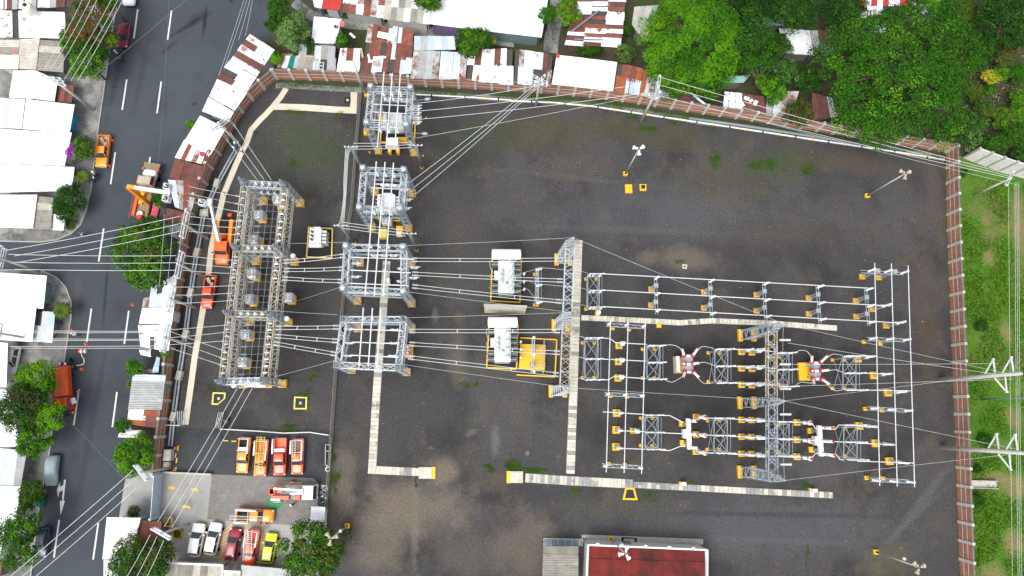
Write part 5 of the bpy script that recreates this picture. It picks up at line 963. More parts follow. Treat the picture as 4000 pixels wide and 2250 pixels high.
# cables between the grey steel poles
for i in range(4): drop(f'{ORD[i]} black-clad cable from the left between the two left steel poles', [pJ+V((-.6+.4*i,0,.4)), W('T4',1085+i*11,960,9.6), W('T4',1070+i*9,1230,9.4), W('V3',175+i*12,700,9.2), W('V3',120+i*20,1090,9.3), pJ2+V((-.6+.4*i,0,.4))], .035)
for i in range(3):
    wire(f'{lines[i]} of three cables from left steel pole to striped steel pole', pJ+V((.3,.4-i*.4,.4)), pK+V((-.5,.4-i*.4,.4)), .2, .035, group='cables at the north tower'); wire(f'{lines[i]} of three cables from lower left steel pole to crate pole', pJ2+V((.3,.4-i*.4,.4)), pK2+V((-.5,.4-i*.4,.4)), .2, .035, group='cables at the middle tower')
# ================================================================== HOUSES
def bil(q, u, v): return (q[0].lerp(q[1],u)).lerp(q[3].lerp(q[2],u), v)
def sheet_mesh(q, u0, u1, v0, v1, nw, amp, dz, nv=1):
    mb = MB(); n = nw*2; rows = []
    for j in range(nv+1):
        v = v0+(v1-v0)*j/nv
        rows.append([bil(q, u0+(u1-u0)*i/n, v) + Z*(dz + (amp if i % 2 else -amp)) for i in range(n+1)])
    vs_ = [p for r in rows for p in r]; m = n+1
    fs = [(j*m+i, (j+1)*m+i, (j+1)*m+i+1, j*m+i+1) for j in range(nv) for i in range(n)]
    b = len(vs_); vs_ += [p - Z*.02 for r in (rows[0], rows[-1]) for p in r]      # lipped ends
    for i in range(n): fs += [(i, i+1, b+i+1, b+i), (nv*m+i, b+m+i, b+m+i+1, nv*m+i+1)]
    return mb.add(vs_, fs)
def house(label, t, quad, z=3.0, pal=('r_white',), dz=.35, wall='w_grey', sw=.95, sl=2.6, along='v', jit=.03, amp=.02, cat='house', name='house', walls=True, base=0.0, rough=.0, ridges=3, group=None, win=0, eave=.45):
    """quad: roof corners TL, TR, BR, BL in the photo; sheets run along v (TL>BL) or u"""
    zs = [z+dz, z+dz, z, z]; q = [W(t if isinstance(t,str) else t[i], x, y, zs[i]) for i, (x,y) in enumerate(quad)]
    root = thing(name, label, cat, at_z(cen(q),0), group)
    if along == 'u': q2 = [q[1], q[2], q[3], q[0]]
    else: q2 = q
    Wd = ((q2[1]-q2[0]).length + (q2[2]-q2[3]).length)/2; Ln = ((q2[3]-q2[0]).length+(q2[2]-q2[1]).length)/2
    nc = max(1, round(Wd/sw)); nr = max(1, round(Ln/sl)); pl = list(pal)
    for j in range(nr):
        for i in range(nc):
            if rough and random.random() < rough*.25: continue
            k = random.choice(pl); e = random.uniform(0,jit)*2
            ov = .03/max(Wd,.1); ovl = .06/max(Ln,.1)*(1+random.random()*rough*5)
            u0, u1, v0, v1 = max(i/nc-ov,-.01), min((i+1)/nc+ov,1.01), j/nr-ovl*(j > 0), (j+1)/nr+(ovl if j < nr-1 else ovl*.5)
            w = rough*.05
            sheet_mesh(q2, u0+random.uniform(-w,w), u1+random.uniform(-w,w), v0+random.uniform(-w,w), v1+random.uniform(-w,w), ridges, amp, e + .03 + .012*((i+j) % 2) - .02*j, 1).build('roof_sheet', M[k], root)
    c = cen(q)
    dq = [c+(p-c)*.965 for p in q]; MB().add([p-Z*.09 for p in dq]+[p-Z*.16 for p in dq], [(3,2,1,0),(4,5,6,7),(0,1,5,4),(1,2,6,5),(2,3,7,6),(3,0,4,7)]).build('roof_deck', M['deck'], root)
    if walls:
        
        def ins(i):
            p = q[i]; e1 = (q[(i+1) % 4]-p); e2 = (q[(i-1) % 4]-p); return p + e1.normalized()*min(eave,e1.length*.3) + e2.normalized()*min(eave,e2.length*.3)
        wq = [ins(i) for i in range(4)]
        for i in range(4):
            a, b = wq[i], wq[(i+1) % 4]; nn = V((b.y-a.y, a.x-b.x, 0)).normalized()*.12; d = (b-a)*(.12/max(.5,(b-a).length))
            w_ = MB().add([(a+d).xy.to_3d()+Z*base, (b-d).xy.to_3d()+Z*base, (b-d-nn).xy.to_3d()+Z*base, (a+d-nn).xy.to_3d()+Z*base, a+d-Z*.17, b-d-Z*.17, b-d-nn-Z*.17, a+d-nn-Z*.17], [(0,3,2,1),(4,5,6,7),(0,1,5,4),(1,2,6,5),(2,3,7,6),(3,0,4,7)]).build('wall', M[wall], root)
            if win and i == 2:
                for k in range(win):
                    u = (k+.5)/win; p = at_z(a.lerp(b,u), 0)+ (-nn*.0); s = (b-a).normalized(); out = V((b.y-a.y, a.x-b.x,0)).normalized()*.03
                    isdoor = (k % 3 == 1); h0, h1, hw = (.05,2.0,.42) if isdoor else (.95,1.85,.5)
                    for sg in (1,-1): MB().box(p+out*sg*1.2+Z*(h0+h1)/2, (hw*2,.06,h1-h0), math.atan2(s.y,s.x)).build('door' if isdoor else 'window', M['wood' if isdoor else 'glass'], w_)
    return root, q
RW = ['r_white']; MIX = ['r_rust','r_zinc','r_rustgrey','r_brown','r_rustwhite']; RUST = ['r_rust','r_rust','r_brown','r_rustgrey','r_orange']; ZN = ['r_zinc','r_zinc','r_grey','r_rustgrey']
T8, T1, T2, T3, U1, U2 = 'T8','T1','T2','T3','U1','U2'
# north row, against the brick wall
house('grey plank-roofed shack beside the green sheet and lumber stack', T8, [(455,445),(800,470),(790,715),(420,700)], 2.7, ['r_grey','r_grey','r_fibre_dk','r_zinc'], .3, sl=2, rough=.5)
house('small square shack with plain white roof behind the pale tree', T8, [(585,168),(860,195),(800,437),(555,432)], 2.9, RW, .3, 'w_white')
house('shack with pale zinc and rust sheets left of the torn roof', T8, [(850,490),(1052,485),(1042,732),(812,718)], 2.8, ['r_zinc','r_zinc','r_white','r_rust','r_rustwhite'], .3, rough=.35, sl=1.9)
house('large rusty tin house with debris scattered on its roof', T8, [(1130,248),(1592,300),(1550,735),(1045,730)], 2.9, ['r_rust','r_rust','r_rust','r_brown','r_rustgrey','r_zinc'], .5, rough=.5, sl=2.3, sw=.8)
house('pale zinc shack roof right of the rusty debris house', T8, [(1592,362),(1995,368),(2010,500),(1588,505)], 3.1, ['r_zinc','r_zinc','r_bluegrey','r_grey'], .15, rough=.2)
house('wide grey tin house with rust-streaked left half', T8, [(1590,503),(2128,530),(2110,800),(1555,790)], 2.9, ['r_rustgrey','r_grey','r_zinc','r_rustgrey'], .2, rough=.25, sl=3.4)
house('whitish tin house with three red sheets below the round tree', [T8,U1,U1,T8], [(2150,500),(10,365),(5,640),(2105,805)], 2.9, ['r_zinc','r_white','r_rustwhite','r_zinc','r_brown'], .3, rough=.25, sl=2.5)
house('tin house with rust-striped columns under the tangled pole', U1, [(22,368),(312,412),(292,650),(8,632)], 2.9, ['r_zinc','r_brown','r_rustwhite','r_zinc','r_rustgrey'], .25, rough=.25, sw=.7)
house('big plain white roof on the north wall', U1, [(340,415),(792,470),(762,688),(300,636)], 3.1, RW, .3, 'w_white', sl=8)
house('patchwork tin house of orange rust and blue sheets', U1, [(792,472),(1110,555),(1062,738),(770,690)], 2.9, ['r_orange','r_zinc','r_bluegrey','r_rustgrey','r_rust'], .25, rough=.5, sw=.75, sl=2)
house('broken grey shanty at the foot of the fern tree', U1, [(1150,610),(1310,665),(1500,800),(1115,745)], 2.4, ['r_grey','r_brown','r_zinc','r_bluegrey'], .2, rough=.9, sl=1.8)
house('rusty roof covered with torn white plastic near the dark tree', U1, [(1600,688),(1905,728),(1925,862),(1588,805)], 2.6, ['r_rust','r_brown','r_rustwhite','r_brown'], .2, rough=.4, sl=2.2)
house('narrow rust and zinc roof at the edge of the big tree', U2, [(0,690),(235,690),(170,888),(-20,865)], 2.6, ['r_rust','r_grey','r_rustgrey','r_zinc'], .2, rough=.4, sl=2)
house('small brown-roofed hut hard against the big dark tree', U2, [(330,700),(480,740),(520,880),(330,900)], 2.5, ['r_grey','r_brown'], .2, rough=.4)
# second row, beyond the alley
house('house with bright red roof and white front at the top', T8, [(690,-60),(880,-60),(840,105),(660,88)], 2.8, ['r_red'], .3, 'w_white', win=2)
house('white-roofed house left of the bright red roof', T8, [(560,-60),(690,-60),(658,88),(590,70)], 2.7, RW, .2, 'w_teal')
house('rusty patchwork house above the alley', T8, [(885,-60),(1305,-40),(1282,182),(868,122)], 2.9, MIX, .4, 'w_pale', rough=.35, sl=2, win=4)
house('grey corrugated fibre house with white left half', T8, [(1310,-60),(1790,-60),(1742,245),(1282,192)], 2.9, ['r_fibre','r_fibre','r_fibre_dk','r_white'], .5, 'w_white', win=4, ridges=4, amp=.045)
house('huge white-roofed building with purple front', [T8,T8,T8,T8], [(1800,-60),(2140,-60),(2140,292),(1748,242)], 3.2, RW, .4, 'w_purple', sl=12, win=3)
house('huge white-roofed building with teal front', [T8,U1,U1,T8], [(2142,-60),(280,-60),(222,284),(2144,294)], 3.1, RW, .4, 'w_teal', sl=12, win=4)
house('rust and white striped house right of the alley path', U1, [(500,-50),(862,-50),(822,365),(395,332)], 2.6, ['r_white','r_rustwhite','r_rust','r_brown','r_zinc'], .4, 'w_brown', along='u', rough=.3, sw=.7, sl=2.6)
house('grey ribbed roof beside the fern tree', U1, [(925,52),(1105,40),(1000,330),(905,185)], 2.4, ['r_fibre','r_grey'], .3, ridges=4, amp=.04)
house('teal sheet shed below the dark trees', U1, [(1590,585),(1795,568),(1745,625),(1610,622)], 2.6, ['r_teal'], .2)
house('white-painted tin roof between the dark trees', U2, [(80,212),(318,230),(350,418),(130,400)], 2.4, ['r_white','r_white','r_rustwhite'], .3, sl=2.2, rough=.2)
house('brown and grey roof right of the white tin roof', U2, [(320,232),(545,222),(545,420),(352,418)], 2.9, ['r_rustgrey','r_brown','r_grey'], .3, rough=.3)
house('striped white and maroon roof behind the big tree', U2, [(640,70),(860,40),(900,245),(635,245)], 2.4, ['r_white','r_brown','r_rustwhite'], .3, along='u', sw=.7)
house('white tin roof at the top behind the big tree', U2, [(700,-40),(1040,-30),(1040,40),(690,60)], 2.4, ['r_white','r_zinc','r_red'], .3, rough=.2)
house('pale tin shed by the palm at the top right', U2, [(1080,18),(1335,75),(1300,130),(1080,90)], 2.8, ['r_white','r_zinc','r_bluegrey'], .2, rough=.3)
house('blue-grey tin roof left among the dark trees', U2, [(-40,130),(120,140),(120,195),(-40,190)], 2.4, ['r_bluegrey'], .2)
# strip between the road and the street wall
house('long pale roof with rust patch at the bend of the wall', [T1,T8,'T4',T1], [(1890,258),(190,505),(150,395),(1632,592)], 2.8, ['r_white','r_zinc','r_zinc','r_rustwhite','r_brown'], .1, 'w_white', along='u', rough=.25, sl=2.6)
house('white roof with a ragged hole above the road bend', T1, [(1640,600),(1862,700),(1770,835),(1580,725)], 2.8, ['r_white','r_white','r_rustwhite'], .1, 'w_white', rough=.3)
house('white roof with rusty lower edge above the wall pole', T1, [(1575,735),(1765,845),(1725,915),(1528,840)], 2.8, ['r_white','r_white','r_zinc'], .1, 'w_white')
house('large clean white roof along the street wall', T1, [(1512,872),(1705,968),(1580,1185),(1395,1062)], 2.9, RW, .1, 'w_white', sl=8)
house('rusty roof with a pink dish by the road', T1, [(1392,1058),(1600,1140),(1562,1248),(1322,1190)], 2.8, ['r_rust','r_brown','r_cream','r_rustgrey'], .1, rough=.35, sl=2.0, sw=.8)
house('brown ribbed roof beside the crane truck cab', T1, [(1322,1200),(1560,1262),(1495,1430),(1282,1335)], 2.8, ['r_brown','r_brown','r_rust','r_rustgrey'], .1, rough=.3, sl=2.2, sw=.8)
house('grey and white patchwork roof under the white bucket', 'V4', [(750,365),(1195,400),(1070,840),(850,750)], 2.8, ['r_zinc','r_rustgrey','r_grey','r_rust','r_zinc','r_brown'], .1, rough=.35, sl=2.0, sw=.8)
house('rust and grey roof beside the crimson sheet', 'V4', [(640,755),(1055,845),(1020,1000),(585,965)], 2.7, ['r_brown','r_grey','r_brown','r_rust','r_zinc'], .1, rough=.45, sl=2)
house('crimson corrugated lean-to beside the crane truck', 'V4', [(548,690),(632,735),(575,965),(488,945)], 2.4, ['r_pink'], .1, along='u', sl=3)
house('low roof with blue sheets half under the street tree', 'V4', [(640,1000),(975,1020),(955,1240),(760,1150)], 2.7, ['r_blue','r_zinc','r_grey','r_rustgrey','r_blue'], .1, rough=.4, sl=1.8)
house('silver shack roof below the street tree', T2, [(1095,735),(1330,625),(1312,868),(1072,878)], 2.8, ['r_zinc','r_white','r_zinc','r_rustgrey'], .1, rough=.3, sl=2)
house('white corrugated roof below the silver shack', T2, [(1075,880),(1315,870),(1298,1000),(1052,992)], 2.9, ['r_white'], .1, 'w_white', along='u', ridges=4, amp=.03, sl=8)
house('patched pale roof under the six crossing wires', T2, [(1045,1003),(1298,1003),(1272,1195),(1062,1168)], 2.8, ['r_white','r_zinc','r_rustwhite','r_cream'], .1, 'w_brown', rough=.3, sl=1.6, sw=.7)
house('grey corrugated roof above the torn tarpaulin', [T2,T2,T3,T3], [(1005,1375),(1252,1382),(1222,192),(970,192)], 2.9, ['r_grey','r_zinc','r_grey'], .1, along='u', ridges=4, amp=.04, sl=8)
house('mixed maroon and white sheets above the round bright tree', T3, [(975,198),(1212,195),(1200,332),(965,305)], 2.6, ['r_white','r_brown','r_white','r_orange'], .1, rough=.4, sl=2.2, sw=.7, along='u')
# west side of the road
house('white patched roofs with the round water tank', T1, [(-60,78),(485,92),(500,290),(-60,280)], 2.7, ['r_white','r_white','r_rustwhite'], .2, 'w_white', sl=3.5, rough=.15, eave=.8)
house('ragged dark-gapped roof at the top left', T1, [(-60,-60),(590,-60),(580,50),(-60,70)], 2.5, ['r_white','r_grey','r_white','r_brown'], .2, 'w_grey', rough=.5, eave=.8)
house('corrugated fibre roof at the left edge', T1, [(-60,300),(150,302),(140,412),(-60,408)], 2.4, ['r_fibre','r_fibre_dk'], .15, ridges=4, amp=.045, along='u', sl=6, eave=.8)
house('cream flat roof below the left fibre roof', T1, [(-60,412),(146,416),(138,520),(-60,518)], 2.6, ['r_cream'], .05, 'w_white', amp=.006, sl=8, eave=.8)
house('beige corrugated roof in the middle of the left block', T1, [(152,295),(302,290),(276,525),(142,520)], 2.5, ['r_fibre'], .2, along='u', ridges=4, amp=.045, sl=6, eave=.8)
house('grey ribbed roof under the street tree edge', T1, [(305,300),(492,312),(480,545),(282,530)], 2.4, ['r_fibre_dk','r_fibre'], .2, along='u', ridges=4, amp=.05, sl=6, eave=.8)
house('cream roof left of the cream ridge', T1, [(102,532),(272,532),(246,745),(70,738)], 2.5, ['r_cream'], .1, 'w_white', sl=8, eave=.8)
house('cream roof right of the cream ridge', T1, [(274,534),(436,608),(412,766),(248,745)], 2.5, ['r_cream'], .1, 'w_white', sl=8, eave=.8)
house('rusty red lean-to behind the left concrete pole', T1, [(438,625),(562,648),(540,776),(415,766)], 2.0, ['r_rust','r_brown'], .1, 'w_teal', sw=.6, sl=2.6, eave=.8)
house('white roof with bright blue street wall', T1, [(200,750),(562,790),(525,1000),(170,975)], 2.5, RW, .15, 'w_blue', sl=8, eave=.8)
house('pale zinc roof at the far left below the black gap', T1, [(-60,735),(190,752),(165,972),(-60,960)], 2.6, ['r_white','r_white','r_zinc'], .15, 'w_white', sl=3, eave=.8)
house('wide white roof above the bougainvillea', T1, [(-60,972),(542,1003),(488,1252),(-60,1226)], 2.5, RW, .15, 'w_white', sl=8, eave=.8)
house('wide white roof below the bougainvillea', [T1,T1,T2,T2], [(-60,1232),(562,1262),(540,-10),(-60,5)], 2.4, RW, .15, 'w_white', sl=8, eave=.8)
house('white roof with yellow wall at the side street corner', T2, [(-60,22),(282,22),(250,275),(-60,265)], 2.4, RW, .15, 'w_yellow', sl=8, eave=.8)
house('grey ribbed roof with green wall at the corner', T2, [(284,32),(405,42),(388,282),(254,276)], 2.2, ['r_fibre','r_fibre_dk'], .1, 'w_green', along='u', ridges=4, amp=.045, sl=6, eave=.8)
house('small white porch roof beside the round dark bush', T2, [(398,166),(496,182),(480,292),(390,285)], 1.9, RW, .1, 'w_white', eave=.8)
house('white roof with cream right half at the lower corner', T2, [(-60,605),(352,632),(328,880),(-60,862)], 2.5, ['r_white','r_white','r_cream','r_white'], .15, 'w_teal', sl=8, sw=2.0, eave=.8)
house('bright white roof left of the grey patio roof', T2, [(-60,864),(276,868),(246,1130),(-60,1112)], 2.6, RW, .1, 'w_white', sl=8, eave=.8)
house('grey zinc patio roof near the seated worker', T2, [(280,900),(416,906),(396,1135),(250,1125)], 2.0, ['r_zinc','r_bluegrey'], .1, 'w_grey', rough=.2, sl=2, eave=.8)
house('white roof at the left edge above the dark tree', [T2,T2,T3,T3], [(-60,1130),(60,1140),(50,20),(-60,20)], 2.5, RW, .1, 'w_white', sl=8, eave=.8)
house('white roof behind the dark street tree', T3, [(-60,25),(62,50),(155,470),(-60,475)], 2.4, RW, .1, 'w_white', sl=8, eave=.8)
house('grey corrugated roof left of the covered car', T3, [(-60,477),(202,505),(158,768),(-60,772)], 2.3, ['r_grey','r_zinc'], .15, 'w_grey', ridges=4, amp=.03, sl=4, eave=.8)
house('pale grey roof left of the teal cart', T3, [(-60,772),(156,772),(118,1042),(-60,1042)], 2.3, ['r_zinc','r_white','r_zinc'], .15, 'w_white', sl=4, eave=.8)
house('narrow pale roof at the lower left edge', T3, [(-80,1045),(42,1045),(0,1310),(-80,1310)], 2.3, ['r_zinc'], .1, 'w_white', sl=8, eave=.8)
house('reddish roof corner at the bottom left edge', T3, [(-80,1330),(22,1335),(0,1500),(-80,1500)], 2.1, ['r_rust'], .1, eave=.8)
# south
house('plain white roof between the road and entrance gate', T3, [(808,1005),(1062,1010),(985,1320),(775,1320)], 3.4, RW, .1, 'w_white', sl=10)
house('small white roof at the bottom beside the dark tree', T3, [(785,1326),(905,1328),(885,1520),(783,1520)], 3.2, RW, .1, 'w_white', sl=10)
house('rusty red tile-like roof under the court pole', T3, [(1085,1038),(1222,1040),(1202,1240),(1018,1200)], 2.9, ['r_rust'], .1, 'w_brown', along='u', sw=.5, sl=6, ridges=2, amp=.03)
rt, q = house('long grey corrugated office roof at the bottom edge', 'V1', [(105,1322),(655,1345),(640,1560),(60,1560)], 3.2, ['r_fibre','r_fibre','r_fibre_dk'], .05, 'w_white', ridges=4, amp=.045, sw=.9, sl=8)
for a, b in ((q[0],q[1]),(q[1],q[2])): MB().bar(a+Z*.1, b+Z*.1, .22, .2).build('gutter', M['white'], rt)
rt, q = house('lower office roof right of the grey corrugated one', 'V1', [(660,1402),(822,1408),(815,1560),(650,1560)], 3.1, ['r_fibre','r_cream'], .05, 'w_white', ridges=4, amp=.045, sl=8)
MB().bar(q[0]+Z*.1, q[1]+Z*.1, .22, .2).build('gutter', M['white'], rt)
house('dark concrete office roof strip behind the parked cars', 'V1', [(830,1345),(1290,1385),(1290,1560),(830,1560)], 2.9, ['r_grey'], .02, 'w_grey', amp=.004, sw=3, sl=8)
house('small white ribbed shelter beside the chain link fence', 'V1', [(1490,795),(1620,800),(1612,942),(1478,940)], 2.4, ['r_white'], .1, 'w_white', along='u', ridges=4, amp=.03, sl=4, walls=False)
t = bpy.data.objects['house'] if False else [o for o in col.objects if o.get('label') == 'small white ribbed shelter beside the chain link fence'][0]
for x, y in ((1500,805),(1610,808),(1603,935),(1490,932)): MB().bar(W('V1',x,y,0)+V((.1,0,0)), W('V1',x,y,0)+V((.1,0,2.35)), .09).build('post', M['galv'], t)
# control house with red standing-seam roof and its car port
def control_house():
    q = WL('U6', [(185,1212),(1085,1250),(1082,1600),(170,1600)], 3.1); root = thing('control_house', 'control house with dark red panelled roof and white parapet', 'house', at_z(cen(q),0))
    for i in range(4):
        a, b = q[i], q[(i+1) % 4]; MB().bar(at_z(a,3.2), at_z(b,3.2), .2, .45).build('parapet', M['white'], root); c = cen(q); p, r_ = c+(a-c)*.985, c+(b-c)*.985
        MB().bar(at_z(p,1.5), at_z(r_,1.5), .25, 3.0).build('wall', M['w_white'], root)
    n = 11
    for i in range(n):
        for j, (v0, v1, z0, z1) in enumerate([(.02,.27,3.02,3.2),(.268,.985,3.27,3.22)]):
            pts = [bil(q,.015+.97*(i+.006)/n,v0), bil(q,.015+.97*(i+.994)/n,v0), bil(q,.015+.97*(i+.994)/n,v1), bil(q,.015+.97*(i+.006)/n,v1)]
            P = [at_z(pts[0],z0), at_z(pts[1],z0), at_z(pts[2],z1), at_z(pts[3],z1)]
            MB().add(P+[p-Z*.06 for p in P], [(3,2,1,0),(4,5,6,7),(0,1,5,4),(1,2,6,5),(2,3,7,6),(3,0,4,7)]).build('roof_panel', M['r_red2'], root)
    MB().prism([bil(q,.01,.01), bil(q,.99,.01), bil(q,.99,.99), bil(q,.01,.99)], 2.8, 2.94).build('roof_deck', M['w_red'], root)
    for u in (.08,.28,.48,.68,.88): MB().box(at_z(bil(q,u,0),3.3)+V((0,.18,0)), (.45,.25,.3)).build('scupper', M['r_bluegrey'], root)
    MB().box(at_z(bil(q,.5,0),.06)+V((0,.45,0)), (16.5,.7,.12), -.04).build('apron', M['conc'], root)
    c = bil(q,.35,.0); MB().box(at_z(c,1.05)+V((0,.02,0)), (1.0,.3,2.0)).build('door', M['galv_dark'], root)
dm('r_red2', (.14,.013,.008), .9, var=.35, scale=.5, c2=(.055,.01,.009), thr=.54, scale2=.22, objvar=.08); control_house()
rt, q = house('brown-grey ribbed car port beside the red-roofed house', 'V5', [(1945,1190),(2250,1192),(2250,1560),(1935,1560)], 3.0, ['r_fibre_dk','r_fibre'], .1, 'w_grey', along='u', ridges=5, amp=.05, sw=1.0, sl=4.6, walls=False, name='car_port', cat='car port')
for u in (.02,.5,.98): MB().bar(at_z(bil(q,u,.03),0), at_z(bil(q,u,.03),2.85), .12).build('post', M['galv'], rt)
for u in (.02,.5,.98): MB().bar(at_z(bil(q,u,.9),0), at_z(bil(q,u,.9),2.85), .12).build('post', M['galv'], rt)
t = thing('cattle_grid', 'open barred floor frame along the top of the car port', 'grid', W('V5',2080,1155)); MB().prism(WL('V5',[(1945,1122),(2290,1130),(2290,1188),(1945,1186)]), .02, .1).build('floor', M['galv_dark'], t)
for k in range(6): MB().bar(W('V5',1950+k*62,1124,.14), W('V5',1950+k*62,1188,.14), .09).build('bar', M['galv_light'], t)
MB().bar(W('V5',1945,1122,.14), W('V5',2290,1130,.14), .12).build('edge', M['conc_light'], t)
# roof clutter
def dish(label, t, x, y, z, m='r_pink', r=.36):
    p = W(t,x,y,z); root = thing('satellite_dish', label, 'satellite dish', p); d = V((.5,-.2,.75)).normalized()
    MB().lathe(p+Z*.4, [(.03,-.1),(r*.6,-.04),(r,.06),(r*.97,.07),(r*.55,-.02),(.03,-.07)], 14, d).build('reflector', M[m], root); MB().bar(p-Z*.1, p+Z*.38, .05).build('mount', M['galv'], root); MB().bar(p+Z*.35, p+Z*.4+d*.5, .025).build('feed_arm', M['galv'], root)
dm('dish_red', (.62,.2,.17), .5)
dish('pale red dish on the bend roof', T1, 1843, 378, 3.0, 'dish_red'); dish('pink dish on the rusty roof by the crane truck', T1, 1535, 1170, 3.0); dish('red dish beside the dark gap in the top alley', T8, 868, 255, 3.0, 'dish_red', .42); dish('pink dish on the corner of the big white roof', U1, 343, 432, 3.2); dish('small red dish on the left fibre roof', T1, 122, 398, 3.6, 'dish_red', .3)
p = W(T1,240,85,3.8); t = thing('water_tank', 'cream round water tank with black lid on the left roof', 'water tank', p); MB().lathe(p, [(.1,0),(.75,.02),(.75,1.3),(.6,1.55),(.25,1.6)], 18).build('tank', M['r_cream'], t, True); MB().lathe(p+Z*1.6, [(.28,0),(.28,.1),(.05,.13)], 12).build('lid', M['black'], t)
def timber(label, t, pts, z, m='wood_pale', w=.16, group=None):
    a, b = [W(t,*p,z) for p in pts]; tag(MB().bar(a, b, w, .1).build('timber', M[m]), label, 'timber', group)
for i, (x0,y0,x1,y1) in enumerate([(1130,545,1145,620),(1150,610,1205,660),(1130,625,1240,590),(1215,600,1235,665),(1180,580,1310,575),(1055,485,1075,580),(945,335,995,380)]): timber(f'{ORD[i]} pale offcut from the top left on the rusty debris roof', T8, [(x0,y0),(x1,y1)], 3.25+.02*i, 'white' if i % 2 == 0 else 'wood_pale', .3, 'offcuts on the rusty roof')
timber('white panel lying on the rusty debris roof', T8, [(1225,345),(1400,380)], 3.55, 'white', .95)
timber('long dark timber leaning on the rust-striped roof', U1, [(445,240),(660,75)], 3.75, 'galv_dark', .2); timber('dark pipe across the lower rust-striped roof', U1, [(470,295),(685,300)], 3.6, 'galv_dark', .18); timber('long pale beam on the grey plank roof', T8, [(445,560),(580,575)], 3.15, 'wood_pale', .4); timber('thin pale beam on the grey plank roof', T8, [(520,600),(620,602)], 3.1, 'wood_pale', .22)
t = thing('window_frame', 'white window frame lying on the grey plank roof', 'frame', W(T8,632,662,3.0))
for a, b in [((595,625),(685,632)),((585,690),(672,698)),((595,625),(585,690)),((685,632),(672,698)),((638,628),(628,694)),((590,658),(678,664))]: MB().bar(W(T8,*a,3.15), W(T8,*b,3.15), .1).build('bar', M['r_zinc'], t)
t = thing('lumber_stack', 'stack of lumber and tin sheets with a green sheet', 'lumber', W(T8,310,620))
for i in range(5): MB().bar(W(T8,215+i*14,680,.6+.15*i), W(T8,270+i*16,560,.7+.15*i), .3, .12).build('plank', M['wood_pale' if i % 2 else 'wood'], t)
for x, m in ((275,'r_white'),(330,'r_green'),(378,'r_zinc')): sheet_mesh([W(T8,x+20,560,1.6), W(T8,x+72,560,1.65), W(T8,x+35,692,1.4), W(T8,x-20,685,1.35)], 0,1,0,1,4,.03,0).build('sheet', M[m], t); 
MB().prism(WL(T8,[(290,580),(400,585),(380,680),(240,675)]), .02, 1.3).build('core', M['wood'], t)
path_struct('alley_path', WL(U1, [(345,-40),(330,150),(300,280),(290,400)]), 2.2, .015, .1, 'walk'); path_struct('alley', WL(T8, [(380,20),(560,160),(900,240),(1300,270),(1750,320),(2150,370),(2600,430)]), 1.6, .012, .06, 'walk')
def tarp(label, t, pts, z, m):
    P = WL(t,pts,0); c = cen(P); root_pts = []; mb = MB(); n = len(P); N_ = 6; vs_ = [c+Z*(z+.25)]; fs = []
    for j in range(1,N_+1):
        for i in range(n*3):
            p = P[i//3].lerp(P[(i//3+1) % n], (i % 3)/3); vs_.append(at_z(c.lerp(p,j/N_), z + .25*(1-j/N_) + random.uniform(-.12,.12)))
    m_ = n*3
    for i in range(m_): fs.append((0,1+i,1+(i+1) % m_))
    for j in range(N_-1):
        for i in range(m_): fs.append((1+j*m_+i, 1+(j+1)*m_+i, 1+(j+1)*m_+(i+1) % m_, 1+j*m_+(i+1) % m_))
    r = thing('tarpaulin', label, 'tarpaulin', at_z(c,0)); mb.add(vs_, fs).build('cloth', M[m], r, True)
    for p in P: MB().bar(at_z(c.lerp(p,.93),0), at_z(c.lerp(p,.93),z-.1), .06).build('post', M['wood'], r)
tarp('crumpled white tarpaulin above the bright round tree', T3, [(985,300),(1035,288),(1060,350),(1130,345),(1095,402),(950,398)], 2.2, 'white'); tarp('pale blue tarpaulin beside the small yard', T2, [(1235,1250),(1262,1262),(1250,1370),(1198,1375)], 2.1, 'tarp_blue'); tarp('pale pink tarpaulin in the small yard', T2, [(1140,1350),(1180,1340),(1200,1372),(1140,1378)], 1.6, 'cloth_pink'); tarp('grey tarpaulin shelter above the small yard', T2, [(1110,1200),(1195,1195),(1195,1255),(1120,1240)], 2.2, 'r_zinc')
for i in range(7): p = W(U1, 1640+i*33, 735+ (i*17) % 60, 2.95); tag(MB().box(p, (random.uniform(.5,1.1),random.uniform(.3,.7),.06), i*.7).build('plastic_scrap', M['white']), f'{ORD[i]} white plastic scrap from the left on the torn roof', 'scrap', 'scraps on the torn roof')
# sliding gate and its low wall at the entrance
t = thing('entrance_gate', 'blue-grey sheet metal sliding gate at the parking entrance', 'gate', W(T3,1180,850))
a, b = W(T3,1228,685), W(T3,1205,1000)
for k in range(6): p, q = a.lerp(b,k/6), a.lerp(b,(k+1)/6); c = (p+q)/2; MB().box(c+Z*1.35, ((q-p).length-.02,.07,2.6), math.atan2(b.y-a.y,b.x-a.x)).build('gate_panel', M['gate_blue'] if 'gate_blue' in M else M['r_bluegrey'], t)
for e in (a,b): MB().box(e+Z*1.45, (.3,.3,2.9)).build('gate_post', M['tarp_blue'], t)
p = W('V1',60,478); tag(MB().bar(W('V1',92,470,.35), W('V1',550,490,.35), .22, .7).build('low_wall', M['conc_light']), 'low cream wall along the top of the concrete apron', 'wall')
t = thing('planter', 'yellow square planter with green plants in the court', 'planter', W('V1',235,1050))
for k in range(4): MB().box(W('V1',235,1050)+V((math.cos(k*yw)*.5,math.sin(k*yw)*.5,.2)), (.14,1.14,.4), k*yw).build('side', M['yellow'], t)
MB().box(W('V1',235,1050)+Z*.12, (.86,.86,.24)).build('soil', M['soil'], t)
rail('yellow pipe guard frame at the edge of the court garden', WL('V1', [(135,892),(205,892),(195,970),(125,968),(135,892)]), .9, 'guard_frame', 'yellow')
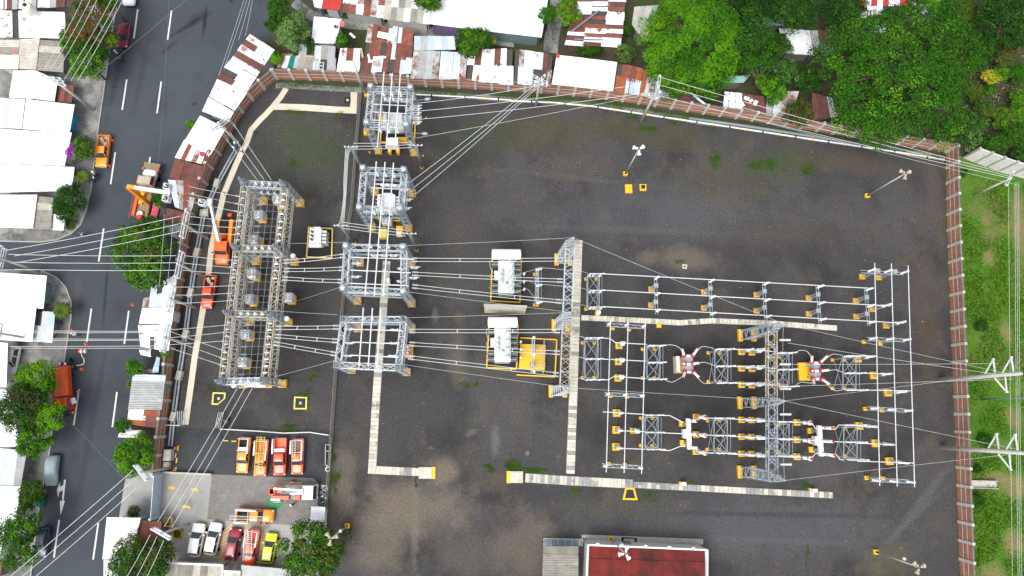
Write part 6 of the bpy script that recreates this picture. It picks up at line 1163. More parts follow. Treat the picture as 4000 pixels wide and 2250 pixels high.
# ================================================================== VEHICLES
def sring(x, hw, zb, zt, n=16, e=4.5):
    out = []
    for k in range(n):
        a = 2*math.pi*(k+.5)/n; c, s = math.cos(a), math.sin(a)
        out.append(V((x, hw*math.copysign(abs(c)**(2/e), c), (zb+zt)/2+(zt-zb)/2*math.copysign(abs(s)**(2/e), s))))
    return out
def loft(mb, secs, n=16, e=4.5):
    R = [sring(*s_, n=n, e=e) for s_ in secs]; vs_ = [p for r in R for p in r]; fs = []
    for i in range(len(R)-1):
        for k in range(n): fs.append((i*n+k, (i+1)*n+k, (i+1)*n+(k+1) % n, i*n+(k+1) % n))
    fs.append(tuple(range(n))); fs.append(tuple((len(R)-1)*n+k for k in range(n))[::-1]); return mb.add(vs_, fs)
def quadpane(P, inset, proud, name, m, root):
    c = sum(P, V((0,0,0)))/4; n = (P[1]-P[0]).cross(P[3]-P[0]).normalized(); Q = [c+(p-c)*inset + n*proud for p in P]
    return MB().add(Q+[q-n*.008 for q in Q], [(0,1,2,3),(7,6,5,4),(0,4,5,1),(1,5,6,2),(2,6,7,3),(3,7,4,0)]).build(name, M[m], root)
def wheel(root, x, y, r=.34, w=.22, name='wheel'):
    t = MB().lathe((x,y-w/2,r), [(r*.62,0),(r*.93,.0),(r,.04),(r,w-.04),(r*.93,w),(r*.62,w)], 16, (0,1,0)).build(name, M['tyre'], root, True)
    MB().lathe((x,y-w/2-.012 if y < 0 else y+w/2-.02,r), [(.04,0),(r*.6,.0),(r*.62,.03),(.04,.035)], 12, (0,1,0)).build('rim', M['galv_light'], t)
def cabin(root, b, r, zb, zr, m, split=True):
    """b, r: (x front, x rear, half width) of the belt line and of the roof"""
    B = [V((b[0],-b[2],zb)), V((b[0],b[2],zb)), V((b[1],b[2],zb)), V((b[1],-b[2],zb))]; T = [V((r[0],-r[2],zr)), V((r[0],r[2],zr)), V((r[1],r[2],zr)), V((r[1],-r[2],zr))]
    c = MB().add(B+T, [(3,2,1,0),(4,5,6,7),(0,1,5,4),(1,2,6,5),(2,3,7,6),(3,0,4,7)]).build('cabin', M[m], root)
    # crowned roof panel with rounded corners
    x0, x1, hw = r[0]+.04, r[1]-.04, r[2]+.015; N = 8; vs_ = []; fs = []
    for i in range(N+1):
        for j in range(N+1):
            u, w = i/N*2-1, j/N*2-1; k = 1-.06*(u*u*w*w); x = (x0+x1)/2+(x0-x1)/2*u*k; y = hw*w*k; vs_.append(V((x, y, zr+.008+.055*(1-u**4)*(1-w**4))))
    for i in range(N):
        for j in range(N): a = i*(N+1)+j; fs.append((a, a+1, a+N+2, a+N+1)) if x0 < x1 else fs.append((a, a+N+1, a+N+2, a+1))
    MB().add(vs_, fs).build('roof', M[m], root, True)
    quadpane([B[0],B[1],T[1],T[0]], .93, .01, 'windscreen', 'glass', root); quadpane([B[2],B[3],T[3],T[2]], .86, .01, 'rear_window', 'glass', root)
    for P in ([B[1],B[2],T[2],T[1]], [B[3],B[0],T[0],T[3]]):
        if split:
            a, b_, c_, d = P; m0, m1 = a.lerp(b_,.52), d.lerp(c_,.52); quadpane([a,m0,m1,d], .86, .01, 'side_window', 'glass', root); quadpane([m0,b_,c_,m1], .86, .01, 'side_window', 'glass', root)
        else: quadpane(P, .86, .01, 'side_window', 'glass', root)
def lamps(root, xf, xr, y, zf, zr, s=.16):
    for k in (-1,1):
        MB().box((xf,k*y,zf), (.16,.32,.15), k*-.25).build('headlight', M['equip_white'], root); MB().box((xr,k*y,zr), (.08,.2,.3)).build('tail_light', M['red'], root)
def place(root, t, front, rear, L, z=.9, zg=0.0):
    a, b = W(t,*front,z), W(t,*rear,z); c = (a+b)/2; root.location = (c.x, c.y, zg); d = a-b; root.rotation_euler = (0,0,math.atan2(d.y,d.x)); k = min(1.15, max(.88, d.length/L)); root.scale = (k,k,k); return root
def car(label, paint, t, front, rear, L=4.4, H=1.6, zg=.02, cat='car', white_roof=None):
    r = thing('parked_car', label, cat)
    loft(MB(), [(2.2,.5,.42,.62),(2.14,.68,.34,.74),(1.95,.82,.28,.84),(1.5,.88,.25,.92),(.9,.9,.25,.99),(0,.9,.25,1.02),(-1.2,.9,.26,1.04),(-1.8,.87,.3,1.03),(-2.08,.78,.38,.98),(-2.18,.62,.48,.86)], 18, 4).build('body', M[paint], r, True)
    cabin(r, (1.05,-1.95,.8), (.3,-1.55,.62), .96, H-.06, paint)
    for x in (1.38,-1.36):
        for y in (-.82,.82): wheel(r, x, y)
    lamps(r, 2.0, -2.14, .62, .72, .85)
    for k in (-1,1): MB().box((.75,k*.98,1.05), (.16,.2,.14)).build('mirror', M[paint], r)
    MB().box((2.17,0,.42), (.1,1.3,.22)).build('grille', M['black'], r); MB().box((-2.16,0,.5), (.1,1.3,.2)).build('bumper', M['black'], r)
    return place(r, t, front, rear, L, zg=zg)
def pickup(label, paint, t, front, rear, L=5.2, rack=None, bedm=None, bedbox=None, tubes=(), cap=None, zg=.02, load=False):
    r = thing('pickup_truck', label, 'pickup truck')
    loft(MB(), [(2.6,.55,.48,.72),(2.54,.74,.42,.88),(2.35,.85,.36,.98),(1.9,.89,.34,1.06),(1.1,.9,.34,1.12),(-.62,.9,.34,1.12),(-.66,.88,.36,1.1)], 18, 5).build('body', M[paint], r, True)
    cabin(r, (1.2,-.62,.82), (.55,-.5,.66), 1.08, 1.72, paint)
    MB().box((-1.65,0,.56), (1.95,1.66,.12)).build('bed_floor', M[bedm or paint], r)
    for k in (-1,1): MB().box((-1.65,k*.84,.78), (1.95,.1,.66)).build('bed_side', M[paint], r)
    MB().box((-2.6,0,.8), (.08,1.76,.6)).build('tailgate', M[paint], r); MB().box((-.72,0,.84), (.07,1.62,.6)).build('bulkhead', M[paint], r)
    for x in (1.62,-1.55):
        for y in (-.83,.83): wheel(r, x, y, .38, .24)
    lamps(r, 2.42, -2.62, .68, .82, .85)
    for k in (-1,1): MB().box((.95,k*1.0,1.15), (.18,.24,.2)).build('mirror', M['black'], r)
    MB().box((2.58,0,.48), (.12,1.5,.26)).build('bumper', M['galv_dark'], r); MB().box((-2.7,0,.5), (.12,1.5,.16)).build('bumper', M['galv_light'], r)
    if rack:
        for x in (-.75,-2.5):
            MB().bar((x,-.8,1.85), (x,.8,1.85), .07).build('rack_bar', M[rack], r)
            for k in (-1,1): MB().bar((x,k*.8,1.1), (x,k*.8,1.85), .06).build('rack_post', M[rack], r)
    if cap: MB().box((cap[0],0,cap[2]), (cap[1],1.66,.5), taper=.93).build('tool_chest', M['p_white'], r)
    for y, x0, x1, z in tubes: MB().lathe((x0,y,z), [(.08,0),(.13,.02),(.13,x1-x0-.02),(.08,x1-x0)], 10, (1,0,0)).build('carrier_tube', M['white'], r, True)
    if load:
        for k, (x,y,s) in enumerate([(-1.2,.3,.6),(-1.9,-.3,.7),(-1.5,-.1,.45),(-2.2,.35,.5)]): MB().box((x,y,.62+s*.3+.02*k), (s,s*.7,s*.6), .5*k).build('load_box', M['wood_pale'], r)
    return place(r, t, front, rear, L, zg=zg)
def ladder(label, t, a, b, z, w=.42, m='wood_pale', n=13, group='ladders on the trucks'):
    p, q = W(t,*a,z), W(t,*b,z); d = (q-p).normalized(); s = V((-d.y,d.x,0))*w/2; r = thing('ladder', label, 'ladder', p, group)
    for k in (-1,1): MB().bar(p+s*k, q+s*k, .055, .09).build('rail', M[m], r)
    for i in range(n): c = p.lerp(q,(i+.5)/n); MB().bar(c-s, c+s, .045).build('rung', M[m], r)
dm('alu_ladder', (.6,.58,.52), .5, var=.08); dm('yel_ladder', (.7,.55,.03), .5); dm('brown_ladder', (.28,.12,.06), .6)
car('white hatchback, left of the two white cars in the court', 'p_white', 'V1', (428,952), (372,1272)); car('white hatchback, right of the two white cars in the court', 'p_white', 'V1', (590,945), (520,1255)); car('dark red car with shiny roof in the court', 'p_red', 'V1', (772,1000), (718,1305)); car('lime yellow car beside the court tree', 'p_lime', 'V1', (1112,1045), (1062,1338))
car('dark blue saloon parked under the lower left tree', 'p_blue', 'T3', (300,1305), (328,1090), zg=.02); car('dark red car half under the flowering street tree', 'p_darkred', 'T1', (915,348), (940,172)); car('white car cut by the top edge on the road', 'p_white', 'T1', (966,36), (985,-180))
pickup('orange pickup loaded with boxes at the left kerb', 'p_orange', 'T1', (757,1258), (787,1022), load=True, bedm='wood', tubes=[])
pickup('red-orange pickup parked over the cream footpath', 'p_redorange', 'T2', (1553,874), (1592,630), bedm='black', load=True)
pickup('orange pickup with white tool frame, leftmost of four in row', 'p_orange', 'V1', (828,475), (862,152), rack='white', bedm='black', tubes=[(.82,-2.7,-.3,1.95)], cap=(-1.0,.55,1.2))
pickup('orange pickup under two yellow ladders, second in the row', 'p_orange2', 'V1', (1000,508), (1030,170), rack='white', bedm='redpaint', tubes=[(-.85,-2.6,-.4,1.95),(.85,-2.7,.3,1.95)])
pickup('red-orange pickup with open bed, third in the row', 'p_redorange', 'V1', (1184,500), (1198,155), bedm='p_orange2', tubes=[(-.86,-2.65,-.5,1.9)], cap=(-.98,.5,1.3))
pickup('orange pickup with side ladder, fourth in the row', 'p_orange2', 'V1', (1350,490), (1362,165), rack='white', bedm='wood', tubes=[(-.85,-2.55,-.5,1.95),(.85,-2.55,.5,1.95)])
pickup('orange pickup parked sideways on the pavers', 'p_orange', 'V1', (1130,886), (785,872), rack='white', bedm='black', tubes=[(.78,-2.6,.4,1.95),(-.95,-2.7,-.6,1.8)])
pickup('red-orange pickup with two ladders between the parked cars', 'p_redorange', 'V1', (890,1352), (945,1022), rack='white', bedm='redpaint', tubes=[(-.85,-2.4,-.2,1.95),(.85,-2.4,-.3,1.95)])
ladder('yellow extension ladder, left on the second pickup', 'V1', (992,132), (960,500), 2.05, .42, 'yel_ladder', 18); ladder('yellow extension ladder, right on the second pickup', 'V1', (1035,135), (1008,425), 2.1, .42, 'yel_ladder', 15); ladder('pale ladder on the fourth pickup in the row', 'V1', (1322,170), (1320,325), 2.0, .4, 'alu_ladder', 9)
ladder('long pale ladder on the sideways pickup', 'V1', (712,897), (1088,908), 2.05, .42, 'alu_ladder', 20); ladder('pale ladder, left on the pickup between parked cars', 'V1', (876,1010), (858,1305), 2.05, .42, 'alu_ladder', 16); ladder('pale ladder, right on the pickup between parked cars', 'V1', (913,1020), (905,1280), 2.1, .42, 'alu_ladder', 14); ladder('brown wooden ladder on the white-cab bucket truck', 'V1', (1120,580), (1402,590), 2.3, .55, 'brown_ladder', 18)
# covered car
def covered():
    r = thing('covered_car', 'car under a grey-blue cloth cover at the left kerb', 'car'); loft(MB(), [(2.25,.62,.06,.6),(2.15,.8,.04,.85),(1.6,.92,.03,.98),(1.0,.93,.03,1.06),(.45,.92,.03,1.45),(-.3,.92,.03,1.6),(-1.2,.92,.03,1.58),(-1.7,.92,.03,1.35),(-2.1,.85,.04,1.1),(-2.25,.66,.06,.8)], 18, 2.8).build('cloth_cover', M['cover'], r, True)
    for k in (-1,1): MB().box((.7,k*.95,1.0), (.2,.16,.18)).build('mirror_bulge', M['cover'], r)
    place(r, 'T3', (372,768), (395,540), 4.4, zg=.02)
covered()
def cab_box(root, x0, x1, hw, zb, zt, m, slope=.25):
    B = [V((x0,-hw,zb)), V((x0,hw,zb)), V((x1,hw,zb)), V((x1,-hw,zb))]; zm = zb+(zt-zb)*.52; Mi = [V((x0-.0,-hw,zm)), V((x0,hw,zm)), V((x1,hw,zm)), V((x1,-hw,zm))]; T = [V((x0-slope,-hw*.9,zt)), V((x0-slope,hw*.9,zt)), V((x1+.04,hw*.9,zt)), V((x1+.04,-hw*.9,zt))]
    MB().add(B+Mi+T, [(3,2,1,0),(0,1,5,4),(1,2,6,5),(2,3,7,6),(3,0,4,7),(4,5,9,8),(5,6,10,9),(6,7,11,10),(7,4,8,11),(8,9,10,11)]).build('cab', M[m], root)
    quadpane([Mi[0],Mi[1],T[1],T[0]], .9, .012, 'windscreen', 'glass', root); quadpane([Mi[1],Mi[2],T[2],T[1]], .82, .012, 'side_window', 'glass', root); quadpane([Mi[3],Mi[0],T[0],T[3]], .82, .012, 'side_window', 'glass', root)
    MB().box(((x0-slope+x1)/2, 0, zt+.03), (abs(x0-slope-x1)*.9, hw*1.65, .06), taper=.94).build('roof', M[m], root)
def chassis(root, x0, x1, axles, hw=.95, r=.46):
    for k in (-1,1): MB().box(((x0+x1)/2,k*.42,.72), (abs(x0-x1),.12,.22)).build('chassis_rail', M['black'], root)
    for x in axles:
        for y in (-hw+.12,hw-.12): wheel(root, x, y, r, .28)
def bucket(root, c, m='p_white'):
    for dx, dy, sx, sy in ((-.36,0,.06,.78),(.36,0,.06,.78),(0,-.36,.66,.06),(0,.36,.66,.06)): MB().box(c+V((dx,dy,.5)), (sx,sy,1.0)).build('basket_side', M[m], root)
    MB().box(c+V((0,0,.03)), (.66,.66,.06)).build('basket_floor', M['black'], root)
def boom(root, p, q, w, m, name='boom'): MB().bar(p, q, w, w*1.15).build(name, M[m], root)
# bucket truck in the yard (orange, bonnet towards the bottom)
def truck_local(label, name, cat, t, front, rear):
    a, b = W(t,*front,1.0), W(t,*rear,1.0); c = (a+b)/2; d = (a-b).normalized(); r = thing(name, label, cat); r.location = (c.x,c.y,.01); r.rotation_euler = (0,0,math.atan2(d.y,d.x)); L = (a-b).length
    ang = math.atan2(d.y,d.x)
    def inv(p): q = Matrix.Rotation(-ang,3,'Z') @ (V(p)-V((c.x,c.y,.01))); return q
    return r, L, inv
def build_local(r, fn):
    loc, rot = r.location.copy(), r.rotation_euler.copy(); r.location = (0,0,0); r.rotation_euler = (0,0,0); fn(); r.location = loc; r.rotation_euler = rot
r, L, inv = truck_local('orange bucket truck with white boom beside the long gantry', 'bucket_truck', 'truck', 'T2', (1672,548), (1712,158))
def f():
    h = L/2; chassis(r, h-.4, -h, (h-1.0,-h+1.6))
    loft(MB(), [(h,.6,.55,.95),(h-.1,.85,.5,1.15),(h-.6,.97,.48,1.25),(h-1.5,1.0,.48,1.35),(h-1.7,1.0,.5,1.35)], 18, 4.5).build('bonnet', M['p_orange2'], r, True)
    cab_box(r, h-1.3, h-3.2, .98, .9, 2.15, 'p_orange2', .45); MB().box((-.9,0,.9), (L-4.0,1.5,.2)).build('deck', M['r_rust'], r)
    for k in (-1,1): MB().box((-.95,k*.95,1.2), (L-4.1,.5,.75)).build('tool_locker', M['p_orange'], r)
    for x in (-2.2,-1.2,-.1): MB().box((x,-.1,1.12), (.7,.8,.3)).build('gear_box', M['black'], r)
    MB().lathe((-.2,.2,1.0), [(.4,0),(.4,.5),(.3,.9),(.28,1.3)], 14).build('turret', M['p_orange2'], r, True)
    MB().lathe((-h+.5,.75,1.58), [(.2,0),(.3,.02),(.3,.28),(.1,.3)], 12).build('cable_reel', M['redpaint'], r); MB().bar((-2.9,-.6,1.75), (.2,-.9,1.75), .09).build('stay', M['yellow'], r)
    for k in (-1,1): MB().box((h-.12,k*.7,.85), (.12,.3,.2)).build('headlight', M['equip_white'], r); MB().box((h-1.6,k*1.2,1.5), (.1,.25,.35)).build('mirror', M['black'], r)
    p = inv(W('V4',1470,1230,2.6)); q = inv(W('V4',1345,700,9.0)); e = inv(W('T2',1668,350,2.5)); boom(r, V((-.2,.2,2.2)), p+Z*.2, .4, 'p_orange2', 'knuckle'); boom(r, p, p.lerp(q,.6), .42, 'p_white'); boom(r, p.lerp(q,.58), q, .3, 'p_white', 'upper_boom')
    b = inv(W('V4',1260,715,9.2)); bucket(r, b); MB().box(q+V((0,0,.2)), (.9,.6,.5)).build('jib_head', M['p_white'], r); MB().bar(q, b+Z*.5, .16).build('jib', M['p_white'], r)
build_local(r, f)
# crane truck in the road (cab at the top)
r, L, inv = truck_local('old orange crane truck with white cab beside the rusty roofs', 'crane_truck', 'truck', 'V4', (535,150), (350,980))
def f():
    h = L/2; chassis(r, h-.3, -h, (h-2.0,-h+1.3)); dm('cab_tan', (.42,.37,.28), .7, var=.2, scale=2)
    MB().box((h-.35,0,1.15), (.9,2.3,.12)).build('front_deck', M['wood'], r)
    for k in range(5): MB().box((h-.1-k*.17,0,1.24), (.1,2.2,.06)).build('deck_plank', M['wood'], r)
    loft(MB(), [(h-.85,.7,.7,1.2),(h-1.0,.9,.6,1.45),(h-1.5,1.0,.6,1.6),(h-2.3,1.02,.6,1.7)], 18, 4).build('bonnet', M['p_white'], r, True)
    cab_box(r, h-1.95, h-3.5, 1.0, 1.1, 2.45, 'cab_tan', .35); MB().box((-1.3,0,1.05), (L-4.2,2.0,.16)).build('flat_deck', M['wood'], r)
    for k in (-1,1): MB().box((-1.8,k*.95,1.35), (L-5.2,.4,.5)).build('tool_locker', M['tarp_orange' if k > 0 else 'wood'], r)
    MB().box((-1.0,.2,1.5), (1.6,.5,.5)).build('winch', M['yellow_worn'], r); MB().lathe((-h+1.2,0,1.2), [(.4,0),(.42,.4),(.3,.5)], 14).build('cable_reel', M['white'], r); MB().lathe((-h+.7,-.1,1.2), [(.35,0),(.35,.6)], 12).build('drum', M['red'], r)
    MB().lathe((.2,.1,1.1), [(.5,0),(.5,.6),(.35,1.2)], 14).build('turret', M['p_orange'], r, True)
    for k in (-1,1): MB().box((h-.9,k*1.05,1.0), (.3,.25,.9)).build('fender', M['tarp_orange'], r); MB().bar((-h+.3,k*1.2,1.9), (h-2,k*1.25,1.9), .05).build('side_rail', M['redpaint'], r)
    a = inv(W('V4',440,690,2.6)); b = inv(W('V4',185,470,7.8)); c = inv(W('V4',760,558,9.4)); boom(r, a-Z*.6, b, .5, 'p_orange', 'lower_boom'); boom(r, b, b.lerp(c,.18), .5, 'p_orange', 'elbow'); boom(r, b.lerp(c,.16), c, .46, 'p_white', 'upper_boom'); boom(r, b.lerp(c,.6)+V((.35,0,-.4)), c+V((.3,0,-.3)), .12, 'p_white', 'leveling_rod')
    bucket(r, inv(W('V4',755,660,9.0))); bucket(r, inv(W('V4',770,490,9.0))); MB().bar(inv(W('V4',755,660,9.6)), inv(W('V4',770,490,9.6)), .22).build('basket_bar', M['p_white'], r)
build_local(r, f)
# white-cab bucket truck in the court (facing right)
r, L, inv = truck_local('bucket truck with white cab and folded boom in the court', 'bucket_truck', 'truck', 'V1', (1545,655), (1112,655))
def f():
    h = L/2; chassis(r, h-.3, -h, (h-.9,-h+1.3), .95, .4); cab_box(r, h, h-1.75, 1.0, .55, 2.25, 'p_white', .3); MB().box((-1.0,0,.88), (L-2.0,1.9,.14)).build('deck', M['galv_dark'], r)
    MB().box((-h+1.0,.3,1.25), (1.2,.7,.65)).build('tool_locker', M['p_redorange'], r); MB().box((-h+1.3,-.72,1.2), (2.3,.5,.6)).build('tool_locker', M['p_redorange'], r); MB().box((.5,-.7,1.2), (.8,.6,.6)).build('tool_locker', M['p_redorange'], r); MB().box((-h+.7,-.95,1.45), (1.2,.25,.2)).build('white_locker', M['white'], r)
    MB().lathe((.9,.2,.95), [(.35,0),(.35,.7),(.28,1.0)], 14).build('turret', M['white'], r, True); boom(r, V((h-1.6,.32,2.55)), V((-h+.6,.55,2.1)), .26, 'p_white'); boom(r, V((h-1.7,-.05,2.5)), V((-.2,-.1,2.3)), .24, 'p_white', 'upper_boom'); MB().box((h-1.65,.15,2.55), (.25,.7,.3)).build('elbow', M['white'], r)
    bucket(r, V((-h+.35,.15,1.0)), 'p_redorange')
    for k in (-1,1): MB().bar((h-.2,k*1.05,1.6), (h-.1,k*1.35,1.6), .06).build('mirror_arm', M['black'], r); MB().box((h+.02,k*.75,.75), (.06,.3,.2)).build('headlight', M['equip_white'], r)
build_local(r, f)
# tarpaulin truck on the left kerb
r, L, inv = truck_local('red-orange stake truck with tarpaulin parked at left trees', 'stake_truck', 'truck', 'T3', (495,195), (475,-128))
def f():
    h = L/2; chassis(r, h-.2, -h, (h-.9,-h+1.2)); cab_box(r, h, h-1.6, 1.0, .55, 2.2, 'p_redorange', .3); MB().box((-.85,0,1.0), (L-1.75,2.05,.14)).build('deck', M['wood'], r)
    for k in (-1,1): MB().box((-.85,k*1.02,1.45), (L-1.8,.07,.8)).build('stake_side', M['p_redorange'], r)
    MB().box((-h,0,1.45), (.07,2.0,.8)).build('tailboard', M['p_redorange'], r)
    vs_ = []; fs = []; N, K = 10, 8
    for i in range(N+1):
        for j in range(K+1): vs_.append(V((-h+.1+(L-1.9)*i/N, -.98+1.96*j/K, 1.7+.35*math.sin(math.pi*j/K)+random.uniform(-.07,.07))))
    for i in range(N):
        for j in range(K): a = i*(K+1)+j; fs.append((a,a+K+1,a+K+2,a+1))
    MB().add(vs_,fs).build('tarpaulin', M['tarp_orange'], r, True); MB().box((h-1.0,1.3,1.3), (.8,.6,.06), .3).build('open_door', M['white'], r)
build_local(r, f)
# van in the left yard and small things of the street
r = car('white van seen between the left roofs', 'p_white', 'T2', (60,1385), (112,1150), 5.4, 2.0)
def cone(label, t, x, y, z=.0):
    p = W(t,x,y); r = thing('traffic_cone', label, 'cone', p, 'traffic cones'); MB().box(p+Z*.03, (.4,.4,.05)).build('base', M['cone'], r); MB().lathe(p+Z*.05, [(.16,0),(.03,.68)], 10).build('body', M['cone'], r); MB().lathe(p+Z*.3, [(.115,0),(.085,.16)], 10).build('band', M['white'], r)
for t_, x, y, lab in [('T1',852,1062,'orange cone behind the loaded pickup'),('T1',825,1253,'orange cone ahead of the loaded pickup'),('T2',1003,850,'orange cone alone in the road right lane'),('T2',547,1043,'orange cone at the left kerb near bending worker'),('T2',650,1147,'orange cone on the lane line under wires'),('T2',620,1337,'orange cone by the motorcycles'),('T3',595,60,'orange cone right of the stake truck'),('T3',557,213,'orange cone ahead of the stake truck'),('T3',1325,482,'orange cone at the wall beside cabinets'),('T3',1318,650,'orange cone at the corner of the apron')]: cone(lab, t_, x, y)
p = W('T2',632,1203); t = thing('road_barrel', 'orange and white road barrel lying in the road', 'barrel', p)
for k in range(4): MB().lathe(p+V((-.5+k*.25,0,.28)), [(.27,0),(.28,.25)], 14, (1,0,0)).build('band', M['cone' if k % 2 == 0 else 'white'], t)
drop('white hose curling on the road by the barrel', [W('T2',605,1200,.1), W('T2',620,1240,.1), W('T2',635,1270,.1), W('T2',625,1300,.1), W('T2',575,1310,.1)], .07, 'white', 'hose')
def moto(label, t, a, b, paint):
    p, q = W(t,*a,.5), W(t,*b,.5); c = (p+q)/2; d = (q-p).normalized(); r = thing('motorcycle', label, 'motorcycle', at_z(c,0)); s = V((-d.y,d.x,0))
    for u in (-.65,.65): MB().lathe(at_z(c,.3)+d*u-s*.06, [(.18,0),(.3,.0),(.31,.06),(.3,.12),(.18,.12)], 14, s).build('wheel', M['tyre'], r)
    MB().ringpath([at_z(c,.55)-d*.5, at_z(c,.7)-d*.1, at_z(c,.85)+d*.25, at_z(c,.7)+d*.5], [.1,.15,.17,.07], 8).build('body', M[paint], r, True); MB().ringpath([at_z(c,.82)-d*.65, at_z(c,.82)-d*.05], [.12,.14], 8).build('seat', M['black'], r, True); MB().bar(at_z(c,1.0)+d*.45-s*.35, at_z(c,1.0)+d*.45+s*.35, .04).build('handlebar', M['galv'], r); MB().bar(at_z(c,.3)+d*.65, at_z(c,1.0)+d*.45, .06).build('fork', M['galv'], r)
moto('crimson motorcycle beside the open gate leaf', 'T3', (1690,335), (1712,275), 'p_red'); moto('black motorcycle under two helmets at the left kerb', 'T2', (530,1265), (560,1330), 'black'); moto('black motorcycle parked at the upper left kerb', 'T1', (890,405), (915,450), 'black')
p = W('T3',322,880); t = thing('handcart', 'teal covered handcart at the left kerb', 'cart', p); MB().box(p+Z*.65, (.8,1.7,.9), taper=.8).build('cover', M['r_green'], t)
for s in (-1,1): MB().lathe(p+V((s*.45-.03,.3,.25)), [(.2,0),(.25,.03),(.2,.06)], 12, (1,0,0)).build('wheel', M['tyre'], t)
for i, (x, y, s) in enumerate([(1645,440,.3),(1620,620,.35),(1600,735,.3)]):
    p = W('V1',x,y); tag(MB().ringpath([p+V((s*math.cos(a*.524),s*math.sin(a*.524),.08+.015*(a % 2))) for a in range(13)], .07, 6, False).build('cable_coil', M[['white','galv_light','rubber'][i]], None, True), ['white cable coil by the court fence','grey hose coil on the ground by the court fence','black rubber coil lowest by the court fence'][i], 'coil')
t = thing('rubbish_heap', 'pile of small debris at the right fence of the court', 'debris', W('V1',1610,660))
for i in range(14): MB().box(W('V1',1600+random.uniform(-22,25),640+random.uniform(-40,110))+Z*.08, (random.uniform(.15,.4),random.uniform(.1,.3),.14), random.uniform(0,3)).build('scrap', M[random.choice(['black','white','galv','galv_dark'])], t)
t = thing('storage_frame', 'dark low storage frame beside the court fence', 'frame', W('V1',1642,305))
for a, b in [((1622,208),(1668,212)),((1620,405),(1662,408)),((1622,208),(1620,405)),((1668,212),(1662,408)),((1625,270),(1668,272))]: MB().bar(W('V1',*a,.6), W('V1',*b,.6), .09).build('bar', M['galv'], t); MB().bar(W('V1',*a,.0), W('V1',*a,.6), .07).build('leg', M['galv'], t)
MB().prism(WL('V1',[(1625,212),(1664,214),(1660,404),(1623,402)]), .05, .35).build('bin', M['black'], t)
p = W('V1',160,1230); t = thing('fire_hydrant', 'yellow hydrant at the court garden', 'hydrant', p); MB().lathe(p, [(.14,0),(.12,.08),(.1,.45),(.13,.5),(.08,.65),(.03,.7)], 12).build('body', M['yellow'], t, True); MB().lathe(p+V((-.22,0,.4)), [(.06,0),(.06,.44)], 8, (1,0,0)).build('outlet', M['yellow'], t)
for i, (x, y) in enumerate([(1147,650),(262,1193),(1098,1245)]): p = W('V2',x,y); tag(MB().lathe(p, [(.02,0),(.13,.02),(.13,.25),(.06,.32)], 8).build('marker_post', M['yellow']), ['small yellow marker right of the north tower','small yellow marker left below the north tower','small yellow marker right below the north tower'][i], 'marker', 'yellow markers')
p = W('T3',1203,1285,4.0); b = at_z(p,0); t = thing('street_lamp', 'small lamp with round white head at the dark tree', 'lamp', b); MB().tube(b, p, .06, 8).build('post', M['galv'], t); MB().lathe(p, [(.1,0),(.26,.1),(.26,.25),(.08,.36)], 12).build('lamp_head', M['white'], t, True)
